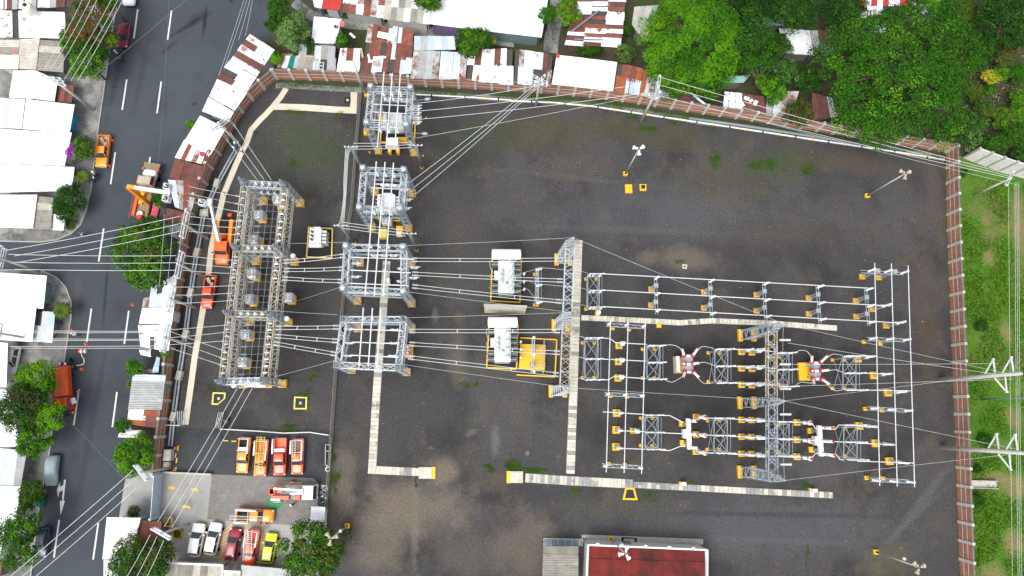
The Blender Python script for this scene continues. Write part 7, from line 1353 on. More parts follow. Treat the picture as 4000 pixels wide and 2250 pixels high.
# ================================================================== PEOPLE
_pc = {}
def person_mesh(pose):
    if pose in _pc: return _pc[pose]
    J = dict(pel=((0,0,.95),.14,2), spn=((0,0,1.17),.125,1), chs=((.01,0,1.37),.145,1), nck=((0,0,1.51),.055,0), hd=((.03,0,1.64),.1,0), top=((.02,0,1.74),.075,0), nos=((.135,0,1.63),.018,0))
    E = [('pel','spn'),('spn','chs'),('chs','nck'),('nck','hd'),('hd','top'),('hd','nos')]
    for s, n in ((1,'l'),(-1,'r')):
        arm = dict(stand=[(.02,.25,1.16),(.12,.25,.93)], walk=[(.06*s,.25,1.16),(.2*s+.08,.24,.95)], bend=[(.1,.24,1.12),(.3,.16,1.0)], reach=[(.16,.24,1.28),(.38,.16,1.42)], sit=[(.08,.24,1.15),(.3,.16,1.05)])[pose]
        leg = dict(stand=[(.02,.1,.5),(-.01,.1,.09)], walk=[(.12*s+.05,.1,.5),(.26*s-.08,.1,.1)], bend=[(.05,.11,.5),(-.02,.12,.09)], reach=[(.02,.12,.5),(-.02,.13,.09)], sit=[(.42,.12,.9),(.4,.12,.5)])[pose]
        J['sh'+n] = ((0,.18*s,1.42),.07,1); J['el'+n] = ((arm[0][0],arm[0][1]*s,arm[0][2]),.047,1); J['wr'+n] = ((arm[1][0],arm[1][1]*s,arm[1][2]),.032,0)
        d = V(arm[1])-V(arm[0]); d = V((d.x,d.y*s if s < 0 else d.y,d.z)).normalized(); w = V(J['wr'+n][0]); hp = w+d*.07; J['pm'+n] = (tuple(hp),.036,0)
        for k in range(4): J[f'f{k}{n}'] = (tuple(hp+d*(.085-.012*abs(k-1.3))+V((0,0,1)).cross(d)*(k-1.5)*.022+V((.02,0,-.02))),.009,0); E.append(('pm'+n,f'f{k}{n}'))
        J['th'+n] = (tuple(w+d*.06+V((.05,-.03*s,.01))),.011,0); E.append(('pm'+n,'th'+n))
        J['hp'+n] = ((0,.09*s,.88),.095,2); J['kn'+n] = ((leg[0][0],leg[0][1]*s,leg[0][2]),.062,2); J['an'+n] = ((leg[1][0],leg[1][1]*s,leg[1][2]),.045,2); J['to'+n] = ((leg[1][0]+.17,leg[1][1]*s*1.1,leg[1][2]-.05),.04,3)
        E += [('chs','sh'+n),('sh'+n,'el'+n),('el'+n,'wr'+n),('wr'+n,'pm'+n),('pel','hp'+n),('hp'+n,'kn'+n),('kn'+n,'an'+n),('an'+n,'to'+n)]
    ang = dict(bend=.95, reach=.12).get(pose, 0)
    if ang:
        Rm = Matrix.Rotation(ang,3,'Y'); c = V((0,0,.95))
        for k, (p, r_, cl) in list(J.items()):
            if k[:2] in ('hp','kn','an','to') or k == 'pel': continue
            J[k] = (tuple(Rm @ (V(p)-c)+c), r_, cl)
    keys = list(J); me = bpy.data.meshes.new('person'); me.from_pydata([J[k][0] for k in keys], [(keys.index(a),keys.index(b)) for a, b in E], [])
    o = bpy.data.objects.new('tmp_person', me); col.objects.link(o); sk = o.modifiers.new('s','SKIN'); sk.use_smooth_shade = True; sb = o.modifiers.new('b','SUBSURF'); sb.levels = 1; sb.render_levels = 1
    for i, k in enumerate(keys): d = me.skin_vertices[0].data[i]; d.radius = (J[k][1], J[k][1]*(.8 if k in ('chs','spn') else 1)); d.use_root = (k == 'pel')
    dg = bpy.context.evaluated_depsgraph_get(); nm = bpy.data.meshes.new_from_object(o.evaluated_get(dg)); bpy.data.objects.remove(o)
    P = np.array([J[k][0] for k in keys]); C = [J[k][2] for k in keys]; nm.materials.clear()
    mi = [C[int(np.argmin(((P-np.array(f.center))**2).sum(1)))] for f in nm.polygons]
    _pc[pose] = (nm, mi, J['hd'][0], J['top'][0]); return _pc[pose]
def person(label, t, x, y, pose='stand', shirt='cloth_blue', trous='jeans', head='helmet', yaw=0., z=0., group=None):
    nm, mi, hd, tp = person_mesh(pose); me = nm.copy(); me.materials.clear()
    for k in ('skin', shirt, trous, 'black'): me.materials.append(M[k])
    me.polygons.foreach_set('material_index', mi); p = W(t,x,y,z); r = thing('person', label, 'person', p, group); r.rotation_euler = (0,0,yaw)
    b = bpy.data.objects.new('body', me); col.objects.link(b); b.parent = r
    up = (V(tp)-V(hd)).normalized(); c = V(hd)+up*.02; mb = MB()
    if head == 'helmet': mb.lathe(c, [(.165,0),(.17,.02),(.128,.035),(.125,.09),(.095,.15),(.04,.18)], 14, up)
    else: mb.lathe(c+V((-.02,0,0)), [(.105,-.03),(.118,.03),(.11,.09),(.07,.14),(.02,.155)], 12, up)
    loc = r.location.copy(); r.location = (0,0,0); ro = mb.build('helmet' if head == 'helmet' else 'hair', M['white' if head == 'helmet' else 'hair'], r, True); r.location = loc
    return r
person('person in azure shirt walking at the top of the road', 'S', 900, 5, 'walk', 'cloth_azure', 'cloth_navy', 'hair', 2.0)
person('person standing by the motorcycle at the upper kerb', 'T1', 908, 425, 'stand', 'cloth_white', 'jeans', 'helmet', 1.0)
person('worker in white helmet and pale shirt below the loaded pickup', 'T1', 742, 1325, 'stand', 'cloth_white', 'cloth_navy', 'helmet', 0)
person('worker in blue leaning forward below the loaded pickup', 'T1', 718, 1375, 'bend', 'cloth_blue', 'jeans', 'helmet', .5)
person('person in white shirt bending at the side street mouth', 'T2', 640, 325, 'bend', 'cloth_white', 'jeans', 'hair', -.4)
person('worker in blue stepping near the grey patio roof', 'T2', 475, 990, 'bend', 'cloth_blue', 'jeans', 'helmet', 2.9)
person('worker in white bending over beside the lane line', 'T2', 610, 1078, 'bend', 'cloth_white', 'cloth_navy', 'helmet', 3.0)
person('left of two helmeted workers at the black motorcycle', 'T2', 505, 1302, 'stand', 'cloth_navy', 'cloth_navy', 'helmet', 0)
person('right of two helmeted workers at the black motorcycle', 'T2', 550, 1303, 'reach', 'cloth_navy', 'jeans', 'helmet', 3.1)
for i, (x, y, yw_, sh, lab) in enumerate([(75,895,-.8,'cloth_white','upper left worker of the four on the cream footpath'),(105,895,-2,'cloth_blue','upper right worker of the four on the cream footpath'),(62,945,.6,'cloth_white','lower left worker of the four on the cream footpath'),(138,968,2,'cloth_navy','lower right worker of the four on the cream footpath')]): person(lab, 'T4', x, y, 'stand', sh, 'jeans', 'helmet', yw_)
person('worker in pale pink shirt bending by the long gantry', 'T5', 275, 362, 'bend', 'cloth_pink', 'jeans', 'helmet', -.5)
person('worker in white helmet standing at the wall manhole box', 'V4', 1170, 690, 'reach', 'cloth_white', 'jeans', 'helmet', 0)
person('worker standing in the upper basket of the crane truck', 'V4', 770, 492, 'reach', 'cloth_white', 'cloth_navy', 'helmet', 0, 9.1)
person('worker standing in the lower basket of the crane truck', 'V4', 757, 662, 'stand', 'cloth_white', 'cloth_navy', 'helmet', .4, 9.1)
person('worker standing in the basket of the orange bucket truck', 'V4', 1262, 716, 'reach', 'cloth_white', 'cloth_navy', 'helmet', .4, 9.3)
person('person in pinkish shirt above the brown ladder', 'V1', 1322, 542, 'bend', 'cloth_pink', 'cloth_navy', 'hair', -1.4)
person('worker in white helmet below the white-cab bucket truck', 'V1', 1325, 768, 'stand', 'cloth_navy', 'cloth_navy', 'helmet', 1.4)
person('person in red top sitting low in the court garden', 'V1', 238, 1218, 'bend', 'redpaint', 'cloth_white', 'hair', 3.6)
# ================================================================== PLANTS
rg = np.random.default_rng(11)
def leaf_mesh(name, C, Nn, Ln, Wd, mats, mi, parent, kind=None):
    """rhombic leaves: centres, normals, lengths, widths"""
    n = len(C); r = rg.normal(size=(n,3)); a = np.cross(Nn, r); a /= np.linalg.norm(a,axis=1,keepdims=True)+1e-9; b = np.cross(Nn, a); b /= np.linalg.norm(b,axis=1,keepdims=True)+1e-9
    a = a*Ln[:,None]/2; b = b*Wd[:,None]/2; droop = Nn*Ln[:,None]*.12
    Vv = np.stack([C-a-droop, C+b, C+a-droop, C-b],1).reshape(-1,3)
    return raw_quads(name, Vv, n, mats, mi, parent, kind)
def raw_quads(name, Vv, n, mats, mi, parent, kind=None):
    o0 = np.array(parent.location if parent else (0,0,0)); me = bpy.data.meshes.new(name); me.vertices.add(4*n); me.vertices.foreach_set('co', (Vv-o0).astype(np.float32).ravel()); me.loops.add(4*n); me.loops.foreach_set('vertex_index', np.arange(4*n,dtype=np.int32))
    me.polygons.add(n); me.polygons.foreach_set('loop_start', np.arange(0,4*n,4,dtype=np.int32)); me.polygons.foreach_set('loop_total', np.full(n,4,dtype=np.int32))
    for m in mats: me.materials.append(M[m])
    me.polygons.foreach_set('material_index', np.asarray(mi,dtype=np.int32)); me.update(calc_edges=True); me.validate()
    o = bpy.data.objects.new(name, me); col.objects.link(o); o.parent = parent
    if kind: o['kind'] = kind
    return o
def tree(label, t, x, y, rpx, h, mats=('l_mid','l_dark','l_bright'), wts=(.5,.3,.2), flat=.62, leaf=.34, dens=1.0, name='tree', cat='tree', style='round', sx=1.0, sy=1.0, group=None, accent=None):
    """x, y, rpx: crown centre and radius in the photo; h: height of the crown's middle"""
    c = W(t,x,y,h); s = TL[t][2]; R = rpx/s/FPX*(CAMH-h)*1.14; leaf *= .7; dens *= 1.8; root = thing(name, label, cat, at_z(c,0), group); C0 = np.array(c)
    rc = float(np.clip(R*.2,.32,1.25)); nC = int(2.6*(R/rc)**2*dens)+8; ph = rg.uniform(0,6.28,5); am = rg.uniform(.03,.09,5)
    P, Nn, Ln, Wd, mi = [], [], [], [], []
    big = rg.choice(len(mats), size=nC, p=np.array(wts)/sum(wts))
    for i in range(nC):
        kind_ = rg.random(); th = rg.uniform(0,2*math.pi); lower = kind_ < .22
        if lower: u, rad = rg.uniform(-.5,.4), rg.uniform(.35,.8)
        elif kind_ < .4: u, rad = rg.uniform(-.2,.35), rg.uniform(.85,1.0)
        else: u, rad = math.sqrt(max(0,1-rg.random())), rg.uniform(.82,1.0)
        w = 1+sum(am[k]*math.sin((k+2)*th+ph[k]) for k in range(5)); q = math.sqrt(max(0,1-u*u)); d = np.array([q*math.cos(th)*sx, q*math.sin(th)*sy, u])
        cc = C0 + d*rad*w*np.array([R-rc*.5,R-rc*.5,R*flat]); m = int(26*(rc/leaf*.35)**2*1.6)+10
        cr = rc*rg.uniform(.7,1.25); g = rg.normal(size=(m,3)); g /= np.linalg.norm(g,axis=1,keepdims=True); rr = rg.uniform(.35,1,size=(m,1))**.5; pts = cc+g*rr*np.array([cr,cr,cr*.7])
        nn = g*.55+np.array([0,0,.75])+d*.25+rg.normal(size=(m,3))*.33; nn /= np.linalg.norm(nn,axis=1,keepdims=True)
        P.append(pts); Nn.append(nn); f = rg.uniform(.7,1.3,size=m)
        if style == 'fern': Ln.append(leaf*2.3*f); Wd.append(leaf*.42*f)
        elif style == 'pine': Ln.append(leaf*1.5*f); Wd.append(leaf*.5*f)
        else: Ln.append(leaf*f); Wd.append(leaf*.62*f)
        k = big[i]; mm = np.full(m,k); fl = rg.random(m) < .22; mm[fl] = rg.choice(len(mats),size=int(fl.sum()),p=np.array(wts)/sum(wts)); mi.append(mm)
    leaf_mesh('crown', np.concatenate(P), np.concatenate(Nn), np.concatenate(Ln), np.concatenate(Wd), mats, np.concatenate(mi), root)
    tr = max(.06,R*.05); b = at_z(c,0); tk = MB().ringpath([b, b+V((rg.uniform(-.1,.1),rg.uniform(-.1,.1),h*.5)), at_z(c,h*.85)], [tr*1.3,tr,tr*.5], 8).build('trunk', M['bark'], root, True)
    lb = MB()
    for k in range(6):
        a = k*1.05+rg.uniform(0,.5); e = c+V((math.cos(a)*R*.75*sx,math.sin(a)*R*.75*sy,R*flat*rg.uniform(-.3,.15))); lb.ringpath([at_z(c,h*.6), c.lerp(e,.5)+Z*.1, e], [tr*.6,tr*.4,tr*.12], 5)
    lb.build('limb', M['bark'], tk, True); return root
def palm(label, t, x, y, rpx, h, m=('l_mid','l_olive'), n=14):
    c = W(t,x,y,h); R = rpx/TL[t][2]/FPX*(CAMH-h); root = thing('palm', label, 'plant', at_z(c,0)); MB().tube(at_z(c,0), c, .09, 8).build('trunk', M['bark'], root)
    for k in range(n):
        a = k*2*math.pi/n+rg.uniform(-.15,.15); d = V((math.cos(a),math.sin(a),0)); s = V((-d.y,d.x,0)); mb = MB(); pts = [c, c+d*R*.4+Z*R*.28, c+d*R*.75+Z*R*.2, c+d*R-Z*R*.1]; w = [.05,.16,.13,.01]
        vs_ = [p+s*wi*R*1.1*e for p, wi in zip(pts,w) for e in (-1,0,1)]
        for i in range(4): vs_[i*3+1] = vs_[i*3+1]+Z*.06
        mb.add(vs_, [(i*3+j,i*3+j+1,(i+1)*3+j+1,(i+1)*3+j) for i in range(3) for j in (0,1)]).build('frond', M[m[k % len(m)]], root)
G3 = ('l_mid','l_dark','l_bright'); DK = ('l_dark','l_mid','l_forest')
tree('mid green crown between the reddish and bright street trees', 'T1', 640, 345, 110, 5, ('l_mid','l_dark','l_olive'), (.5,.3,.2))
tree('dark kerbside crown behind the parked motorcycle', 'T1', 765, 400, 70, 4.2, ('l_dark','l_mid'), (.5,.5))
# street trees, left side
tree('flowering street tree with reddish crown over the parked red car', 'T1', 690, 170, 165, 5.5, ('l_mid','l_red','l_olive','l_dark'), (.35,.3,.15,.2), sy=1.35)
tree('bright green street tree below the reddish crown', 'T1', 670, 490, 125, 4.5, ('l_bright','l_mid','l_dark'), (.5,.35,.15)); tree('dark tree between white roofs and reddish crown', 'T1', 530, 290, 75, 4.2, G3, (.4,.4,.2), sy=1.9); tree('olive bush at the kerb beside the parked red car', 'T1', 840, 300, 62, 3.8, ('l_olive','l_bright','l_red'), (.5,.3,.2)); tree('green tree at the top edge by the white car', 'T1', 820, 20, 85, 5, G3, (.45,.35,.2))
tree('green shrub beside the purple bougainvillea', 'T1', 630, 1120, 78, 2.4, ('l_mid','l_bright','l_dark','l_red'), (.45,.3,.2,.05), sy=1.25, leaf=.26, cat='shrub', name='shrub'); tree('purple bougainvillea at the wide white roof', 'T1', 548, 1150, 45, 2.4, ('l_purple','l_mid'), (.85,.15), leaf=.24, sy=1.3, cat='shrub', name='shrub'); palm('small fan palm below the bougainvillea', 'T1', 625, 1335, 62, 2.0); tree('low dark hedge at the kerb by the palm', 'T1', 540, 1425, 55, 2, DK, (.4,.4,.2), leaf=.26, cat='shrub', name='shrub')
tree('round dark green bush at the side street corner', 'T2', 528, 82, 118, 2.6, ('l_dark','l_forest','l_mid'), (.5,.25,.25), leaf=.28); palm('little cycad on the corner pavement', 'T2', 522, 240, 38, .8); palm('yellow-green potted palm on the corner pavement', 'T2', 525, 272, 22, .7, ('l_lime','l_olive')); palm('second potted palm on the corner pavement', 'T2', 560, 232, 22, .7)
palm('feathery palm by the curved lower kerb', 'T2', 470, 895, 72, 2.2, n=18); tree('large street tree under the crossing wires', 'T2', 1085, 430, 205, 5.5, ('l_mid','l_dark','l_bright','l_olive'), (.45,.25,.2,.1), sy=1.05, leaf=.4); tree('street tree just above the silver shack', 'T2', 1100, 600, 135, 4.8, ('l_mid','l_bright','l_dark'), (.45,.3,.25), leaf=.38); tree('dark sapling behind the crane truck', 'T2', 1130, 255, 75, 4.2, DK, (.5,.3,.2)); tree('shrub beside the white boom above the crimson sheet', 'V4', 610, 620, 88, 3.4, G3, (.5,.3,.2), leaf=.26, sy=1.5)
tree('bright tree overhanging the stake truck', 'T2', 285, 1395, 125, 4.6, ('l_bright','l_mid','l_lime'), (.5,.3,.2)); tree('large dark brownish tree at the left edge', 'T3', 170, 180, 170, 5.2, ('l_dark','l_brown','l_mid'), (.5,.25,.25), sy=1.0); tree('bright tree beside the stake truck cab', 'T3', 355, 235, 115, 4.4, ('l_lime','l_bright','l_mid'), (.4,.4,.2)); tree('deep green tree above the covered car', 'T3', 255, 420, 118, 4.2, ('l_deep','l_mid','l_bright'), (.5,.3,.2)); tree('loose green shrub by the teal cart', 'T3', 240, 840, 92, 2.8, ('l_mid','l_olive','l_dark'), (.5,.2,.3), leaf=.26); tree('large green tree above the dark blue saloon', 'T3', 150, 1170, 155, 4.8, ('l_mid','l_dark','l_bright'), (.5,.3,.2), sy=1.25)
tree('small lime bush beside the stake truck tarpaulin', 'T3', 360, 10, 70, 3.6, ('l_lime','l_bright'), (.6,.4))
tree('round bright green tree at the entrance wall', 'T3', 1022, 530, 135, 3.8, ('l_deep','l_bright','l_lime'), (.5,.35,.15), leaf=.3); tree('small conical tree left of the torn tarpaulin', 'T3', 930, 318, 52, 3, ('l_mid','l_deep'), (.6,.4), leaf=.24); tree('small bright tree beside the little yard', 'T2', 1022, 1325, 62, 2.8, ('l_deep','l_bright'), (.6,.4), leaf=.24); tree('tiny shrub at the yard wall corner', 'T2', 1248, 1225, 30, 2.4, ('l_deep','l_bright'), (.6,.4), leaf=.2, cat='shrub', name='shrub'); tree('small shrub at the grey corrugated roof', 'T3', 992, 8, 30, 2.4, ('l_deep','l_bright'), (.6,.4), leaf=.2, cat='shrub', name='shrub'); tree('tiny tree on the road side of the white wall roof', 'T1', 1445, 938, 36, 2.4, ('l_bright','l_deep'), (.6,.4), leaf=.22)
tree('dark tree at the bottom beside the office roof', 'T3', 1070, 1365, 205, 4.6, ('l_dark','l_mid','l_olive'), (.45,.35,.2), leaf=.36); tree('dark shrub at the sliding gate', 'T3', 1010, 965, 42, 2, ('l_forest','l_brown'), (.6,.4), leaf=.22, cat='shrub', name='shrub'); tree('large tree at the right end of the parking court', 'V1', 1470, 1215, 235, 4.8, ('l_mid','l_olive','l_bright','l_dark'), (.4,.2,.15,.25), leaf=.4, sy=1.1, sx=.95); tree('smaller tree beside the lamp mast at the court', 'V1', 1640, 1230, 130, 4.4, ('l_mid','l_olive','l_dark'), (.45,.3,.25), sy=1.4)
# north
tree('dark tree at the street end of the alley', 'T8', 230, 95, 120, 5, ('l_mid','l_dark','l_deep'), (.45,.35,.2)); tree('pale green tree beside the small white roof', 'T8', 375, 320, 165, 4.8, ('l_pale','l_mid','l_pale'), (.5,.2,.3), sy=1.15, leaf=.36); tree('dark tree behind the pale green one', 'T8', 200, 250, 95, 4.4, DK, (.5,.3,.2)); tree('low shrub right of the pale tree', 'T8', 545, 470, 70, 2.6, ('l_mid','l_dark'), (.6,.4), leaf=.24, sy=1.2, cat='shrub', name='shrub'); tree('bright bush at the wall bend', 'T8', 205, 580, 55, 2.6, ('l_lime','l_deep'), (.7,.3), leaf=.24, sy=1.4); tree('deep green bush between white roof and rusty house', 'T8', 855, 410, 62, 3.2, ('l_deep','l_lime'), (.7,.3), leaf=.24, sy=1.25); tree('pale creeper at the corner of the small white roof', 'T8', 815, 280, 40, 2.8, ('l_pale','l_mid'), (.6,.4), leaf=.2, sy=1.4, cat='shrub', name='shrub')
tree('round tree among the tin roofs left of the white roof', 'T8', 2180, 420, 185, 4.8, ('l_mid','l_dark','l_bright'), (.55,.25,.2), sy=.85, leaf=.36); tree('small yellowish tree touching the round tree among tin roofs', 'T8', 2385, 405, 45, 4.2, ('l_olive','l_yellow'), (.8,.2), leaf=.26); tree('tree over the fibre roof at the top edge', 'T8', 1730, 10, 150, 5.2, ('l_mid','l_bright','l_dark'), (.5,.3,.2), sy=.7); tree('drooping tree left of the alley path', 'U1', 275, 115, 72, 4.2, ('l_deep','l_mid'), (.6,.4), leaf=.3); tree('olive bright tree right of the alley path', 'U1', 425, 90, 95, 4.6, ('l_lime','l_mid','l_olive'), (.5,.3,.2), sy=1.1)
tree('huge light green feathery tree above the north wall', 'U1', 1360, 300, 385, 7.0, ('l_fern','l_lime','l_mid','l_deep'), (.45,.15,.2,.2), style='fern', leaf=.33, flat=.5); tree('broadleaf tree in front of the feathery tree', 'U1', 1340, 590, 270, 5, ('l_deep','l_bright','l_mid'), (.45,.3,.25), sx=1.1, sy=.55, leaf=.38); tree('dark broadleaf tree right of the feathery tree', 'U1', 1790, 310, 225, 6.5, ('l_dark','l_deep','l_mid'), (.4,.3,.3), sy=1.15, leaf=.42); tree('very dark tree at the top behind the feathery tree', 'U1', 1740, 20, 230, 6, ('l_forest','l_dark'), (.7,.3), sy=.6, leaf=.42)
tree('dark tree left of the white-painted tin roof', 'U2', 190, 80, 210, 6, ('l_dark','l_mid','l_forest'), (.45,.3,.25), sy=.8, leaf=.42); tree('dark tree right of the white-painted tin roof', 'U2', 560, 70, 180, 5.8, ('l_forest','l_dark','l_mid'), (.45,.35,.2), sy=.8, leaf=.4); tree('giant dark green tree filling the upper right', 'U2', 985, 540, 610, 8.5, ('l_deep','l_mid','l_dark','l_bright'), (.5,.32,.1,.08), leaf=.46, flat=.42, sx=1.06, sy=.93, dens=1.0); tree('brownish bush at the foot of the giant tree', 'U2', 225, 850, 115, 3.6, ('l_brown','l_olive','l_dark'), (.4,.3,.3), sy=.95); tree('bright bush at the narrow zinc roof', 'U2', 45, 680, 95, 3.6, ('l_lime','l_deep'), (.5,.5), sy=1.2); tree('broadleaf bush left of the giant tree', 'U2', 130, 540, 105, 4, ('l_mid','l_dark','l_pale'), (.5,.3,.2)); tree('green bush below the white-painted tin roof', 'U2', 60, 350, 120, 4, ('l_mid','l_dark'), (.6,.4), sy=.8); tree('dark undergrowth left of the giant tree', 'U2', 290, 600, 100, 3.4, DK, (.4,.4,.2))
tree('dense dark tree at the top right corner', 'U2', 1780, 130, 235, 6, ('l_dark','l_forest','l_mid'), (.45,.3,.25), leaf=.42); tree('dark tree on the right edge below the corner tree', 'U2', 1900, 260, 100, 5, ('l_forest','l_dark'), (.6,.4)); tree('leafy thicket behind the brick corner', 'U2', 1490, 970, 150, 4, ('l_mid','l_dark','l_pale'), (.45,.35,.2)); tree('bush right of the giant tree', 'U2', 1630, 820, 75, 3.2, ('l_olive','l_deep'), (.5,.5), leaf=.28); tree('bush behind the white block wall', 'U2', 1700, 1090, 110, 3, ('l_mid','l_dark'), (.5,.5), sy=.8); tree('bush at the right edge behind the block wall', 'U2', 1880, 1020, 100, 3, ('l_deep','l_mid'), (.5,.5)); tree('dark thicket further right behind the block wall', 'U2', 1920, 1160, 80, 3, DK, (.5,.3,.2)); tree('yellow-flowered bush on the slope', 'U2', 1680, 580, 62, 2.4, ('l_yellow','l_bright'), (.6,.4), leaf=.26, cat='shrub', name='shrub'); tree('bright shrub above the yellow-flowered bush', 'U2', 1760, 550, 60, 2.2, ('l_bright','l_mid'), (.6,.4), leaf=.26, cat='shrub', name='shrub'); tree('small green shrub on the bare slope', 'U2', 1670, 680, 45, 1.5, ('l_deep','l_bright'), (.6,.4), leaf=.24, cat='shrub', name='shrub'); tree('green shrub on the right slope edge', 'U2', 1890, 750, 70, 2, ('l_mid','l_bright'), (.6,.4), cat='shrub', name='shrub')
palm('palm with long leaves at the top right', 'U2', 1240, 30, 110, 3.5, ('l_mid','l_bright'), 12); tree('shrub beside the palm at the top right', 'U2', 1500, 150, 90, 3, ('l_olive','l_mid'), (.5,.5)); tree('weeds between the striped roof and fern tree', 'U1', 850, 400, 80, 1.8, ('l_mid','l_pale','l_olive'), (.5,.3,.2), leaf=.24, cat='shrub', name='shrub'); tree('weeds in front of the rust-striped house', 'U1', 590, 385, 85, 1.4, ('l_mid','l_dark'), (.5,.5), leaf=.24, sy=.5, sx=1.3, cat='shrub', name='shrub'); tree('dark bush between ribbed roof and striped house', 'U1', 880, 230, 48, 2, ('l_forest','l_mid'), (.6,.4), leaf=.24, cat='shrub', name='shrub'); tree('green bush by the bare tree', 'U1', 1900, 620, 65, 2.6, ('l_bright','l_mid'), (.6,.4)); tree('dark bush behind the teal shed', 'U1', 1650, 500, 75, 3, DK, (.5,.3,.2)); tree('grassy weed clump left of the torn roof', 'U1', 1500, 740, 35, 1.2, ('l_bright','l_mid'), (.6,.4), leaf=.22, style='fern', cat='shrub', name='shrub')
# bare tree
c = W('U1',1845,620); t = thing('bare_tree', 'leafless grey tree below the dark broadleaf tree', 'tree', c); MB().ringpath([c, c+Z*1.2], [.12,.09], 6).build('trunk', M['wood_pale'], t)
for k in range(11):
    a = k*.57; L = rg.uniform(1.4,2.6); e = c+V((math.cos(a)*L,math.sin(a)*L,rg.uniform(1.8,3.0))); mid = (c+Z*1.2).lerp(e,.5)+V((rg.uniform(-.3,.3),rg.uniform(-.3,.3),.3)); mb = MB().ringpath([c+Z*1.15, mid, e], [.06,.04,.012], 5)
    for j in range(3): q = mid.lerp(e,j/3); mb.ringpath([q, q+V((rg.uniform(-.7,.7),rg.uniform(-.7,.7),.4))], [.03,.01], 4)
    mb.build('branch', M['wood_pale'], t)
# planter greens
tree('leafy plants in the yellow planter', 'V1', 228, 1048, 32, .45, ('l_mid','l_olive'), (.6,.4), leaf=.16, cat='plant', name='plant')
# grass: patches on the gravel and the field
def grass(label, patches, mats, name='grass'):
    P, N_, L, Wd, mi = [], [], [], [], []
    for t, x, y, rx, ry, n, k in patches:
        s = TL[t][2]; c = np.array(W(t,x,y)); sc_ = 1/s/FPX*CAMH; m = n; sub = rg.normal(size=(9,2))*.55; wt = rg.dirichlet(np.full(9,.7)); g = (sub[rg.choice(9,size=m,p=wt)]+rg.normal(size=(m,2))*rg.uniform(.12,.45,size=(m,1)))*np.array([rx*sc_*.75,ry*sc_*.75]); p = np.column_stack([c[0]+g[:,0], c[1]+g[:,1], np.full(m,.06)])
        nn = np.column_stack([rg.normal(size=m)*.5, rg.normal(size=m)*.5, np.ones(m)]); nn /= np.linalg.norm(nn,axis=1,keepdims=True); P.append(p); N_.append(nn); L.append(rg.uniform(.1,.24,m)); Wd.append(rg.uniform(.025,.06,m)); mi.append(np.where(rg.random(m) < .35, 1-k, k))
    o = leaf_mesh(name, np.concatenate(P), np.concatenate(N_), np.concatenate(L), np.concatenate(Wd), mats, np.concatenate(mi), None, 'stuff'); return tag(o, label, 'grass')
grass('thin green weeds in patches on the dark gravel', [('V5',1690,480,90,60,2600,0),('V5',1850,530,170,30,2400,0),('V5',1480,510,70,30,700,0),('U1',1540,1220,70,90,1500,0),('U1',1850,1240,110,60,1300,0),('U2',40,1230,60,60,900,0),('U2',260,1270,110,50,1000,0),('U1',1020,970,90,40,700,0),('U1',1190,930,80,40,600,0),('U1',920,880,60,20,500,0),('T4',640,590,160,50,700,1),('T4',1020,620,60,60,600,1),('T4',590,1070,60,60,500,1),('T4',245,770,20,20,250,0),('U3',400,680,20,40,300,1),('U3',440,830,25,30,250,1),('U3',260,1340,60,30,350,1),('U3',365,1345,25,18,200,0),('T6',1050,1290,90,60,500,1),('T6',1110,1120,110,70,500,1),('T6',80,1220,60,50,300,1),('V1',1250,40,80,30,600,0),('V1',1700,560,60,90,700,1),('V1',1710,330,30,50,300,1),('U6',640,850,120,50,600,1),('U6',80,800,90,30,500,1),('U7',655,770,40,40,500,0),('U6',960,730,20,25,200,1),('U4',1100,50,60,30,300,1),('U7',680,1330,15,80,300,1),('V5',130,600,60,80,500,1),('V5',830,640,20,60,200,1),('V1',1800,1120,60,160,900,1)], ('l_deep','l_olive'))
vp = []
for i in range(len(north_base)-1):
    a, b = north_base[i], north_base[i+1]
    for k in range(6):
        p = a.lerp(b,rg.random())
        vp.append(p)
PP, NN, LL, WW, MI = [], [], [], [], []
for p in vp:
    m = 260; g = rg.normal(size=(m,2))*np.array([1.6,.28]); PP.append(np.column_stack([p.x+g[:,0], p.y-.75+g[:,1]-.06*g[:,0], np.full(m,.08)])); nn = np.column_stack([rg.normal(size=m)*.5,rg.normal(size=m)*.5,np.ones(m)]); NN.append(nn/np.linalg.norm(nn,axis=1,keepdims=True)); LL.append(rg.uniform(.1,.28,m)); WW.append(rg.uniform(.03,.08,m)); MI.append((rg.random(m) < .3).astype(int))
tag(leaf_mesh('grass', np.concatenate(PP), np.concatenate(NN), np.concatenate(LL), np.concatenate(WW), ('l_deep','l_olive'), np.concatenate(MI), None, 'stuff'), 'grass verge along the foot of the north wall', 'grass')
# field grass beyond the east wall, denser in clumps
m = 60000; y0, y1 = W('S',3800,2400).y, W('S',3800,700).y; yy = rg.uniform(y0,y1,m); xl = np.interp(yy,[p.y for p in east_base][::-1],[p.x for p in east_base][::-1]); xx = xl+.7+rg.uniform(0,1,m)**1.2*22
cl = rg.uniform(0,1,(70,2))*np.array([20,y1-y0])+np.array([0,y0]); cx = np.interp(cl[:,1],[p.y for p in east_base][::-1],[p.x for p in east_base][::-1])+1+cl[:,0]*.8
fd = np.array([list(W('S',a_,b_))[:2]+[c_*CAMH/FPX,d_*CAMH/FPX] for a_,b_,c_,d_ in FDIRT]); dirt = np.min(((xx[:,None]-fd[None,:,0])/fd[None,:,2])**2+((yy[:,None]-fd[None,:,1])/fd[None,:,3])**2,axis=1) < rg.uniform(.3,1.6,m)
near = ~dirt & (np.min(((xx[:,None]-cx[None])**2+(yy[:,None]-cl[None,:,1])**2),axis=1) < rg.uniform(.5,9,m)); xx, yy = xx[near], yy[near]; m = len(xx)
